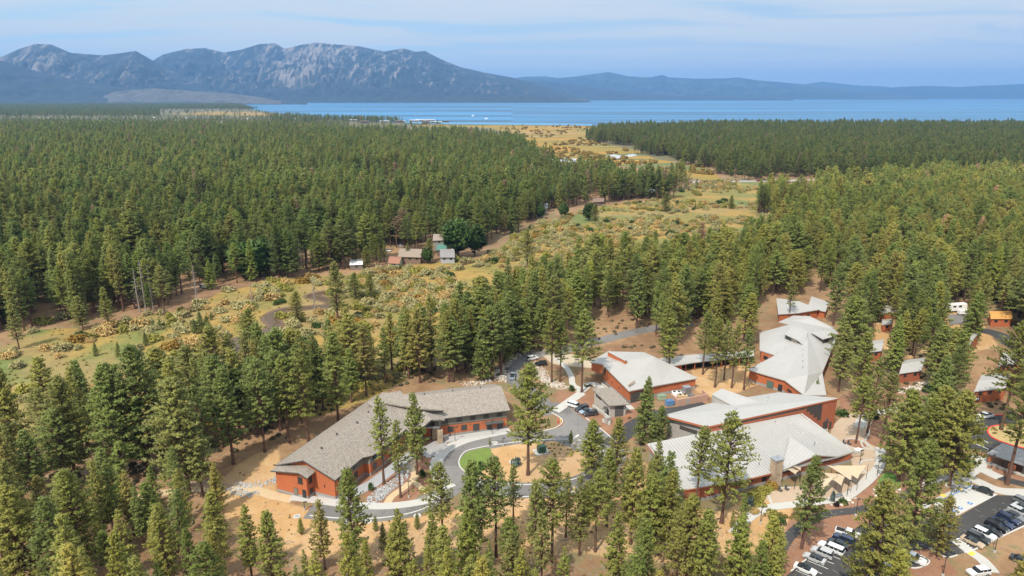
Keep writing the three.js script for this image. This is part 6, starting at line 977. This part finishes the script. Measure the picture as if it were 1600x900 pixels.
// ---------------------------------------------------------------- far town by the lake, boats
{
  const R = rng(91);
  for (let i = 0; i < 15; i++) { const px = 552 + R() * 145, py = 190.5 + R() * 4.2, p = P(px, py), w = 14 + R() * 26, h = 5 + R() * 5, b = thing('lakeside_building', `${['white', 'pale grey', 'brown roofed', 'long white'][i % 4]} low building on the distant lake shore`, 'building', p, (R() - 0.5) * 0.4, 'distant town on the lake shore'); mesh('wall', boxGeo(w, h, 18), i % 4 === 2 ? M.siding : M.block, b); mesh('roof', boxGeo(w + 2, 1.2, 20, 0, h, 0), i % 4 === 2 ? mat(0.2, 0.12, 0.09) : M.white, b); mesh('window', boxGeo(w * 0.85, h * 0.3, 0.4, 0, h * 0.35, 9), M.dark, b); }
  for (let i = 0; i < 16; i++) { const px = 240 + R() * 240, py = 184 + R() * 8, p = P(px, py), b = thing('town_house', 'pale roof among the distant trees left of the lake', 'house', p, R() * 3, 'distant roofs among trees'); mesh('wall', boxGeo(15, 5, 10), M.concrete, b); mesh('roof', boxGeo(17, 2, 12, 0, 5, 0), i % 3 ? M.block : M.white, b); }
  const town = scene.children.filter((o) => /^(lakeside_building|town_house)/.test(o.name)).map((o) => ({ o, px: pix(o.position.x, 0, o.position.z)[0] })); tellApart(town, (t) => t.o.name.startsWith('town') ? 'pale house roof' : t.o.userData.label.split(' on ')[0], (t) => t.o.name.startsWith('town') ? 'among the distant trees by the lake' : 'on the distant lake shore'); for (const t of town) t.o.userData.label = t.said;
  for (const [px, py] of [[739, 181.5], [760, 186]]) { const b = thing('boat', px < 750 ? 'white boat far out on the lake' : 'small white boat nearer the marsh shore', 'boat', P(px, py)); b.position.y = 0.6; mesh('hull', boxGeo(16, 2.4, 5), M.white, b); mesh('cabin', boxGeo(7, 3, 3.6, -1, 2.4, 0), M.white, b); }
}
// ---------------------------------------------------------------- willows of the meadow, dead trees, broadleaf trees, small plants
function bushGeo(seed, o) {
  const R = rng(seed), A = [[], [], [], []], lobes = [];
  for (let i = 0; i < o.lobes; i++) { const a = R() * 6.28, r = Math.sqrt(R()) * o.w * 0.32; lobes.push([Math.cos(a) * r, Math.sin(a) * r, o.w * (0.22 + 0.16 * R()), o.h * (0.6 + 0.4 * R()), 0.85 + 0.3 * R()]); }
  for (let i = 0; i < o.n; i++) { const l = lobes[Math.floor(R() * lobes.length)], a = R() * 6.28, e = Math.asin(R() * 1.1 > 1 ? 1 : R()), out = V(Math.cos(a) * Math.cos(e), Math.sin(e) + 0.1, Math.sin(a) * Math.cos(e)).normalize(), k = 0.8 + 0.25 * R(); clump(R, A[0], A[1], A[2], A[3], V(l[0] + out.x * l[2] * k, l[3] * out.y * k + (o.y0 ?? 0), l[1] + out.z * l[2] * k), o.tuft * (0.7 + 0.6 * R()), out, o.blades ?? 6, l[4] * (0.9 + 0.2 * R()), 0.4); }
  return toGeo(...A);
}
const leafMat = (r, g, b) => new THREE.MeshPhysicalMaterial({ color: lin(r, g, b), vertexColors: true, roughness: 1, specularIntensity: 0.2, transmission: 0.25, thickness: 0, side: THREE.DoubleSide });
const LEAF = { sage: leafMat(0.47, 0.43, 0.21), straw: leafMat(0.58, 0.42, 0.18), olive: leafMat(0.36, 0.34, 0.08), ochre: leafMat(0.42, 0.27, 0.06), green: leafMat(0.075, 0.125, 0.03), bright: leafMat(0.1, 0.17, 0.045), dark: leafMat(0.05, 0.085, 0.03), blue: leafMat(0.2, 0.27, 0.25), rust: leafMat(0.3, 0.12, 0.06) };
const BUSH = [101, 102, 103, 104].map((s, i) => bushGeo(s, { w: 5.2, h: 2.2 + 0.4 * (i & 1), lobes: 5 + i, n: 260, tuft: 0.5 }));
const WORDS = { sage: 'grey-green mound', straw: 'straw-coloured mound', olive: 'olive mound', ochre: 'ochre mound', green: 'dark green shrub' };
{
  const STREAM = new THREE.CatmullRomCurve3([[355, 560], [366, 546], [371, 533], [396, 523], [417, 518], [431, 508], [421, 497], [430, 489], [446, 484], [480, 481], [512, 478], [520, 472], [500, 466], [486, 462]].map(([x, y]) => P(x, y))).getPoints(80);
  const R = rng(555), all = [], CLEAR = [[[0, 540], [200, 545], [300, 560], [300, 590], [0, 600]]];
  for (let i = 0; i < 26000; i++) {
    const py = 283 + Math.pow(R(), 1.2) * 360, px = R() * 1240, r1 = R(), r2 = R(), r3 = R(), r4 = R();
    if (!inPoly(px, py, MEADOW)) continue;
    const p = P(px, py), area = Math.abs(p.z) / 300, thick = fbm(p.x * 0.02 + 3, p.z * 0.02, 3), east = px > 560 ? 0.9 : 0.24;
    if (r1 > smooth(thick, 0.38, 0.55) * east * Math.min(1, area * area * 0.55)) continue;
    if (STREAM.some((q) => Math.hypot(q.x - p.x, (q.z - p.z)) < 7)) continue;
    if (all.some((q) => Math.abs(q.x - p.x) < 3 && Math.abs(q.z - p.z) < 3)) continue;
    const kind = r2 < 0.52 ? 'sage' : r2 < 0.74 ? 'straw' : r2 < 0.92 ? 'olive' : r2 < 0.96 ? 'ochre' : 'green';
    all.push({ x: p.x, z: p.z, kind, s: lerp(0.7, 1.5, r3 * r3 + 0.1), t: r4 * 6.28, d: pix(p.x, 0, p.z)[2], px, py, g: Math.floor(r4 * 4) });
  }
  for (const [px, py, kind, s] of [[98, 498, 'sage', 1.6], [70, 505, 'olive', 1.5], [166, 522, 'straw', 1.5], [205, 507, 'sage', 1.5], [75, 546, 'straw', 1.1], [93, 558, 'straw', 0.8], [16, 556, 'sage', 1.4], [26, 574, 'sage', 1.2], [283, 497, 'sage', 1.5], [275, 505, 'straw', 1.2], [338, 520, 'sage', 1.5], [350, 527, 'sage', 1.3], [268, 545, 'ochre', 1.5], [290, 557, 'straw', 1.5], [262, 570, 'sage', 1.5], [295, 585, 'straw', 1.5], [365, 505, 'straw', 1.3], [372, 498, 'sage', 1.2], [447, 452, 'olive', 1.6], [425, 462, 'sage', 1.5], [442, 496, 'olive', 1.3], [410, 540, 'olive', 1.5], [350, 475, 'straw', 1.2], [358, 455, 'sage', 1.3], [588, 428, 'straw', 1.6], [622, 432, 'straw', 1.7], [652, 428, 'olive', 1.7], [668, 427, 'straw', 1.5], [690, 426, 'sage', 1.7], [715, 422, 'sage', 1.5], [600, 447, 'ochre', 1.5], [640, 447, 'straw', 1.6], [700, 443, 'olive', 1.7], [690, 438, 'straw', 1.3]]) { const p = P(px, py); all.push({ x: p.x, z: p.z, kind, s, t: px % 6, d: pix(p.x, 0, p.z)[2] * 0.8, px, py, g: px & 3 }); }
  all.sort((a, b) => b.s / b.d - a.s / a.d);
  const WHERE = (b) => b.px < 150 ? 'at the foot of the left wood' : b.px < 330 ? 'on the open left meadow' : b.px < 440 ? 'left of the stream bend' : b.px < 560 ? 'right of the stream bend' : b.py > 410 ? (b.px < 610 ? 'left of the meadow houses' : b.px < 660 ? 'below the tan roofed house' : b.px < 720 ? 'below the grey meadow house' : 'near the dark pine belt') : b.py > 350 ? (b.px < 880 ? 'in the meadow narrows' : b.px < 1000 ? 'in the middle of the meadow' : 'beside the near wood') : b.px < 1080 ? 'in the upper meadow' : 'toward the distant highway';
  tellApart(all.slice(0, 280), (b) => `${b.s > 1.3 ? 'large' : b.s > 0.95 ? 'mid-sized' : 'small'} ${WORDS[b.kind]}`, WHERE);
  const pr = new Map(), rest = new Map();
  all.forEach((b, i) => {
    if (i < 280) {
      const k = b.kind + b.g; let o = pr.get(k); if (!o) { o = new THREE.Mesh(BUSH[b.g], LEAF[b.kind]); o.castShadow = o.receiveShadow = true; pr.set(k, o); } else o = o.clone();
      o.name = numbered('willow_shrub'); scene.add(o); o.position.set(b.x, 0, b.z); o.rotation.y = b.t; o.scale.set(b.s, b.s * 0.95, b.s);
      const where = WHERE(b);
      tag(o, b.said, 'shrub', 'willow mounds ' + where);
    } else { const k = b.kind + b.g; if (!rest.has(k)) rest.set(k, []); rest.get(k).push(b); }
  });
  const brush = new THREE.Group(); brush.name = 'shrubbery'; scene.add(brush); tag(brush, 'countless small willow mounds dotting the far meadow', 'shrubbery', null, 'stuff');
  for (const [k, l] of rest) { const im = new THREE.InstancedMesh(BUSH[+k[k.length - 1]], LEAF[k.slice(0, -1)], l.length); im.name = 'mounds'; im.userData.kind = 'stuff'; const m = new THREE.Matrix4(), q = new THREE.Quaternion(); l.forEach((b, i) => { q.setFromAxisAngle(V(0, 1, 0), b.t); m.compose(V(b.x, 0, b.z), q, V(b.s, b.s, b.s)); im.setMatrixAt(i, m); }); im.castShadow = im.receiveShadow = true; brush.add(im); }
  console.log('shrubs', all.length);
}
// low brush under the woods and marsh tussocks
{
  const low = bushGeo(140, { w: 1.8, h: 0.7, lobes: 4, n: 40, tuft: 0.32 }), R = rng(66);
  const scatter = (name, label, n, area, m, s0, s1, test, geo = low) => { const l = []; for (let i = 0; i < n; i++) { const px = lerp(area[0], area[2], R()), py = lerp(area[1], area[3], R()), s = lerp(s0, s1, R()), t = R() * 6.28; if (!test(px, py)) continue; const p = P(px, py); l.push([p.x, p.z, s, t]); } const im = new THREE.InstancedMesh(geo, m, l.length); im.name = numbered(name); const M4 = new THREE.Matrix4(), q = new THREE.Quaternion(); l.forEach(([x, z, s, t], i) => { q.setFromAxisAngle(V(0, 1, 0), t); M4.compose(V(x, 0, z), q, V(s, s, s)); im.setMatrixAt(i, M4); }); im.castShadow = im.receiveShadow = true; scene.add(im); tag(im, label, name.replace('_', ' '), null, 'stuff'); };
  const woods = (x, y) => inPoly(x, y, NEAR_WOOD) && !OPEN.some((p) => inPoly(x, y, p)) && fbm(x * 0.02, y * 0.05, 2) > 0.48;
  scatter('undergrowth', 'grey-green low brush on the forest floor', 5200, [-20, 500, 1620, 790], leafMat(0.17, 0.155, 0.085), 0.6, 1.3, woods);
  scatter('grass', 'tufts of yellow-green meadow grass and sedge', 5000, [-20, 330, 1240, 650], leafMat(0.27, 0.24, 0.07), 0.35, 0.8, (x, y) => inPoly(x, y, MEADOW) && fbm(x * 0.03, y * 0.08, 2) > 0.45);
  scatter('low_plants', 'small planted green shrubs dotted over the straw island', 70, [835, 688, 930, 715], LEAF.olive, 0.35, 0.6, (x, y) => inPoly(x, y, [[838, 700], [850, 690], [925, 690], [930, 706], [880, 716], [850, 716]]));
  scatter('low_plants', 'small planted shrubs in the bark beds beside the tan path', 60, [625, 700, 690, 780], LEAF.olive, 0.4, 0.8, (x, y) => inPoly(x, y, [[650, 700], [690, 720], [690, 760], [665, 770], [640, 776], [655, 740]]));
  scatter('low_plants', 'mixed green and rust planting along the front of the large hall', 160, [1160, 755, 1235, 800], LEAF.olive, 0.7, 1.5, (x, y) => inPoly(x, y, [[1162, 772], [1205, 760], [1212, 764], [1196, 776], [1196, 792], [1170, 795]]));
  scatter('low_plants', 'ochre and green planting along the walk below the shade sails', 170, [1185, 780, 1420, 830], leafMat(0.24, 0.2, 0.06), 0.5, 1.3, (x, y) => inPoly(x, y, [[1206, 800], [1240, 796], [1320, 786], [1340, 790], [1290, 798], [1250, 812], [1215, 815]]) || inPoly(x, y, [[1500, 716], [1520, 705], [1526, 722], [1505, 733], [1494, 735]]));
  scatter('low_plants', 'dry tufts over the red-kerbed traffic island', 90, [1545, 664, 1640, 712], leafMat(0.33, 0.24, 0.08), 0.4, 0.9, (x, y) => inPoly(x, y, [[1552, 668], [1600, 666], [1640, 668], [1640, 705], [1570, 689], [1550, 680]]));
  scatter('undergrowth', 'sparse tufts on the straw slopes', 420, [340, 720, 1180, 890], leafMat(0.3, 0.23, 0.1), 0.25, 0.5, (x, y) => STRAW.some((p) => inPoly(x, y, p)) && hash2(Math.round(x), Math.round(y)) > 0.5);
  scatter('tussocks', 'ochre and green tussocks over the far marsh', 2600, [700, 195, 1130, 284], leafMat(0.3, 0.21, 0.06), 2.5, 7, (x, y) => inPoly(x, y, MARSH) && fbm(x * 0.02, y * 0.2, 3) > 0.5);
}
{ // needle litter: fallen boughs and sticks on the forest floor
  const R = rng(303), L = []; for (let i = 0; i < 9000; i++) { const px = R() * 1640 - 20, py = 560 + R() * 380, a = R() * 3.14, s = 0.5 + R() * R() * 2.4; if (!inPoly(px, py, NEAR_WOOD) && !STRAW.some((p) => inPoly(px, py, p))) continue; if (OPEN.some((p) => inPoly(px, py, p)) && R() > 0.15) continue; const p = P(px, py); L.push([p.x, p.z, a, s]); }
  const im = new THREE.InstancedMesh(new THREE.CylinderGeometry(0.035, 0.06, 1, 5).rotateZ(Math.PI / 2), M.deadwood, L.length); im.name = 'fallen_branches'; const m = new THREE.Matrix4(), q = new THREE.Quaternion(); L.forEach(([x, z, a, s], i) => { q.setFromAxisAngle(V(0, 1, 0), a); m.compose(V(x, 0.05, z), q, V(s, 1, 1)); im.setMatrixAt(i, m); }); im.castShadow = im.receiveShadow = true; scene.add(im); tag(im, 'fallen grey boughs and sticks littering the forest floor', 'fallen branches', null, 'stuff');
}
function shrub(px, py, s, m, label, name = 'garden_shrub', sy = 1) { const p = P(px, py), o = mesh(name, BUSH[(Math.round(px) + Math.round(py)) & 3], m); o.position.copy(p); o.scale.set(s, s * sy, s); o.rotation.y = px; return tag(o, label, 'shrub', 'garden shrubs of the campus'); }
[[1172, 791, 0.36, LEAF.blue, 'pale blue spruce-like shrub at the hall front bed', 3.4], [1298, 783, 0.3, LEAF.blue, 'small blue spruce below the bench', 3.6], [1304, 789, 0.36, mat(0.03, 0.012, 0.014), 'dark purple shrub beside the small blue spruce', 1.1], [1317, 787, 0.4, LEAF.bright, 'bright green shrub beside the dark purple one', 1.6], [1179, 800, 0.5, LEAF.straw, 'pale flowering clump at the edge of the pale walk', 0.9], [1170, 797, 0.5, LEAF.sage, 'pale flowering clump below the hall bed', 0.9], [1222, 818, 0.4, LEAF.bright, 'round bright green shrub beside the dark footpath', 1.8], [1205, 812, 0.7, LEAF.olive, 'olive shrub between pale walk and dark footpath', 1.2], [1213, 821, 0.45, LEAF.rust, 'rust-coloured shrub beside the dark footpath', 1.0], [1190, 770, 0.7, LEAF.olive, 'olive shrub under the stone chimney', 0.9], [1205, 764, 0.7, LEAF.ochre, 'yellowish shrub beside the stone chimney', 0.9], [1178, 776, 0.75, LEAF.olive, 'low olive hedge clump along the hall front', 0.8], [1313, 650, 0.8, LEAF.bright, 'bright green shrub by the red hall corner', 1.3], [1370, 655, 0.7, LEAF.dark, 'dark green shrub in the plaza mulch bed', 1.4], [1497, 727, 0.9, LEAF.bright, 'green shrub beside the pale walk fork', 1.0], [1512, 727, 0.8, LEAF.bright, 'second green shrub beside the pale walk fork', 1.0], [1453, 612, 0.9, LEAF.dark, 'dark round shrub in the bed beyond the plaza', 1.3], [893, 611, 0.33, LEAF.bright, 'slim green shrub in the mulch by the pump house roof', 3.2], [581, 766, 0.3, LEAF.bright, 'slim sapling in the mulch before the lodge', 3.4], [660, 744, 0.4, LEAF.bright, 'green sapling beside the tan path', 2.4], [753, 733, 0.4, LEAF.bright, 'green sapling on the rim of the oval lawn', 2.6], [806, 728, 0.5, LEAF.blue, 'bluish small conifer on the straw island', 2.2]].forEach(([x, y, s, m, l, sy]) => shrub(x, y, s, m, l, 'garden_shrub', sy));
// broadleaf trees among the meadow houses
function broadleaf(px, py, ty, m, label, wide = 0.34) {
  const g = P(px, py), H = heightTo(g, ty), o = thing('broadleaf_tree', label, 'broadleaf tree', g, px, 'broadleaf trees by the meadow'), tr = [[], [], []]; tube3(tr[0], tr[1], tr[2], null, V(0, -0.2, 0), V(0, H * 0.6, 0), 0.028 * H, 0.012 * H, 7); for (let i = 0; i < 5; i++) tube3(tr[0], tr[1], tr[2], null, V(0, H * 0.3 + i, 0), V(Math.cos(i * 2.3) * H * 0.22, H * 0.65, Math.sin(i * 2.3) * H * 0.22), 0.012 * H, 0.004 * H, 5);
  mesh('trunk', toGeo(...tr), M.pole, o); const R = rng(px), A = [[], [], [], []]; for (let i = 0; i < 700; i++) { const u = R() * 2 - 1, a = R() * 6.28, r = Math.sqrt(1 - u * u), lob = (0.45 + 0.95 * fbm(u * 2.6 + px, a * 1.6, 3)) * (0.55 + 0.45 * Math.cbrt(R())), out = V(r * Math.cos(a), u, r * Math.sin(a)); clump(R, A[0], A[1], A[2], A[3], V(out.x * H * wide * lob, H * 0.58 + u * H * 0.42 * lob, out.z * H * wide * lob), H * 0.075 * (0.7 + 0.6 * R()), out, 6, 0.85 + 0.3 * R(), 0.45); } mesh('crown', toGeo(...A), m, o); return o;
}
[[716, 403, 342, LEAF.bright, 'tall bright green broadleaf tree behind the grey meadow house'], [742, 400, 352, LEAF.green, 'green broadleaf tree right of the tall bright one'], [845, 342, 322, LEAF.bright, 'bright green shrub-like tree by the grey roof of the middle meadow'], [880, 340, 318, LEAF.bright, 'round bright tree in front of the bare trunks'], [407, 432, 376, LEAF.bright, 'bright green tree at the edge of the left wood'], [438, 430, 386, LEAF.green, 'green tree between pines at the left wood edge'], [668, 412, 388, LEAF.green, 'small green tree between tan and grey meadow houses'], [920, 345, 318, LEAF.green, 'green tree at the meadow rim near the bare trunks'], [382, 435, 380, LEAF.bright, 'light green tree beside the brown wood-edge house']].forEach((a) => broadleaf(...a));
// dead and lone trees of the meadow
{
  const R = rng(8), dead = (seed) => { const r = rng(seed), t = [[], [], []]; tube3(t[0], t[1], t[2], null, V(0, -0.2, 0), V(0.3, 10, 0), 0.36, 0.22, 7); tube3(t[0], t[1], t[2], null, V(0.3, 10, 0), V(0.1, 20, 0.2), 0.22, 0.04, 6); for (let y = 4; y < 19; y += 0.22) { const a = r() * 6.28, L = (20.5 - y) * 0.17 * (0.5 + r()), p = V(0.25, y, 0.05), q = V(p.x + Math.cos(a) * L, y + L * 0.2, p.z + Math.sin(a) * L); tube3(t[0], t[1], t[2], null, p, q, 0.05, 0.02, 3); for (let k = 0; k < 3; k++) { const s = 0.4 + 0.2 * k, c = V().lerpVectors(p, q, s); tube3(t[0], t[1], t[2], null, c, V(c.x + (r() - 0.5) * 1.2, c.y + 0.3 * r(), c.z + (r() - 0.5) * 1.2), 0.025, 0.01, 3); } } return toGeo(...t); };
  const DG = [dead(1), dead(2)], noUV = (g) => { g.setAttribute('uv', new THREE.Float32BufferAttribute(new Float32Array(g.attributes.position.count * 2), 2)); return g; };
  [[492, 488, 434, 'bare white snag standing at the stream bend'], [394, 480, 437, 'pinkish dead pine in the meadow left of the stream'], [228, 486, 404, 'grey dead pine at the left wood edge, tallest of three'], [240, 484, 412, 'grey dead pine beside the tallest grey one'], [219, 488, 418, 'thin dead pine left of the tallest grey one'], [308, 470, 410, 'thin grey dead trunk by the wood edge'], [470, 425, 372, 'dead pine among the left wood edge houses'], [1014, 268, 243, 'pale dead pine at the corner of the far marsh'], [1002, 262, 240, 'second pale dead pine at the far marsh corner'], [660, 722, 655, 'tall thin bare pole-like trunk before the lodge entrance']].forEach(([x, y, t, l], i) => { const g = P(x, y), H = heightTo(g, t), o = thing('dead_tree', l, 'dead tree', g, i); mesh('trunk', noUV(DG[i & 1]), i === 9 ? M.bark : M.deadwood, o); o.scale.set(H / 20 * (i === 9 ? 0.5 : 1), H / 20, H / 20 * (i === 9 ? 0.5 : 1)); });
  [['broad', 0, 397, 481, 394, 545, 'lone full pine beside the lower stream'], ['broad', 3, 468, 454, 466, 504, 'lone pine on the inner side of the stream bend'], ['jeffrey_c', 5, 528, 410, 528, 505, 'tall greyish pine right of the stream'], ['broad', 1, 552, 425, 556, 470, 'broad pine at the right bank of the stream'], ['broad', 0, 578, 428, 580, 468, 'pine next to the broad pine at the right bank'], ['jeffrey_a', 0, 824, 357, 824, 425, 'lone pine breaking the line of the near wood in the meadow'], ['lodgepole_a', 2, 637, 380, 637, 408, 'pine standing close before the tan roofed meadow house'], ['broad', 1, 672, 372, 672, 409, 'broad pine between the tan and grey meadow houses'], ['jeffrey_c', 0, 588, 368, 588, 412, 'full pine left of the pale green meadow house'], ['lodgepole_a', 4, 602, 376, 601, 410, 'dark pine touching the pale green meadow house'], ['jeffrey_c', 1, 556, 366, 557, 416, 'full pine by the white mobile home'], ['broad', 0, 575, 384, 574, 418, 'broad pine right of the white mobile home'], ['broad', 5, 396, 390, 398, 432, 'greyish pine hiding the brown wood-edge house'], ['jeffrey_c', 0, 640, 352, 640, 392, 'pine behind the tan roofed house'], ['jeffrey_a', 1, 700, 350, 702, 396, 'pine behind the grey meadow house'], ['broad', 1, 1040, 300, 1040, 331, 'lone round pine in the upper willow meadow'], ['broad', 0, 1142, 305, 1142, 326, 'lone pine in the upper willow meadow toward the highway'], ['broad', 1, 930, 318, 930, 350, 'pine at the meadow rim below the bare trunks'], ['fir', 6, 1086, 316, 1086, 326, 'small green fir in the upper willow meadow'], ['fir', 2, 314, 486, 314, 520, 'small dark conifer in a clump on the left meadow, tallest'], ['fir', 2, 305, 498, 305, 522, 'small dark conifer beside the tallest of the clump'], ['fir', 1, 325, 492, 325, 518, 'small conifer right of the clump on the left meadow'], ['fir', 2, 330, 487, 330, 500, 'tiny conifer above the clump on the left meadow'], ['fir', 2, 228, 518, 228, 540, 'small dark conifer on the left meadow'], ['fir', 1, 186, 535, 186, 560, 'small conifer by the dark shrubs of the left meadow'], ['fir', 2, 150, 535, 150, 556, 'dark juniper-like conifer on the left meadow'], ['fir', 1, 250, 498, 250, 514, 'tiny conifer on the open left meadow'], ['fir', 2, 240, 500, 240, 512, 'tiny dark conifer next to the other tiny one'], ['jeffrey_c', 5, 28, 475, 30, 545, 'greyish pine standing out in front of the left wood'], ['broad', 5, 128, 462, 130, 515, 'greyish pine at the rim of the left wood'], ['jeffrey_c', 0, 165, 450, 170, 512, 'pine stepping out of the left wood onto the meadow'], ['jeffrey_b', 5, 262, 415, 258, 495, 'tall greyish pine at the rim of the left wood beside dead pines']].forEach(([k, tint, tx, ty, bx, by, label]) => {
    const g = P(bx, by), H = heightTo(g, ty), S = TREES[k], o = thing(k === 'fir' ? 'fir_tree' : 'pine_tree', label, k === 'fir' ? 'fir tree' : 'pine tree', g, (bx * 3) % 6); mesh('trunk', S.trunk, M.bark, o); mesh('crown', S.crown, NEEDLES[tint], o); const s = H / S.H; o.scale.set(s * (k === 'fir' ? 1.35 : 1.1), s, s * (k === 'fir' ? 1.35 : 1.1));
  });
}
renderer.render(scene, camera);
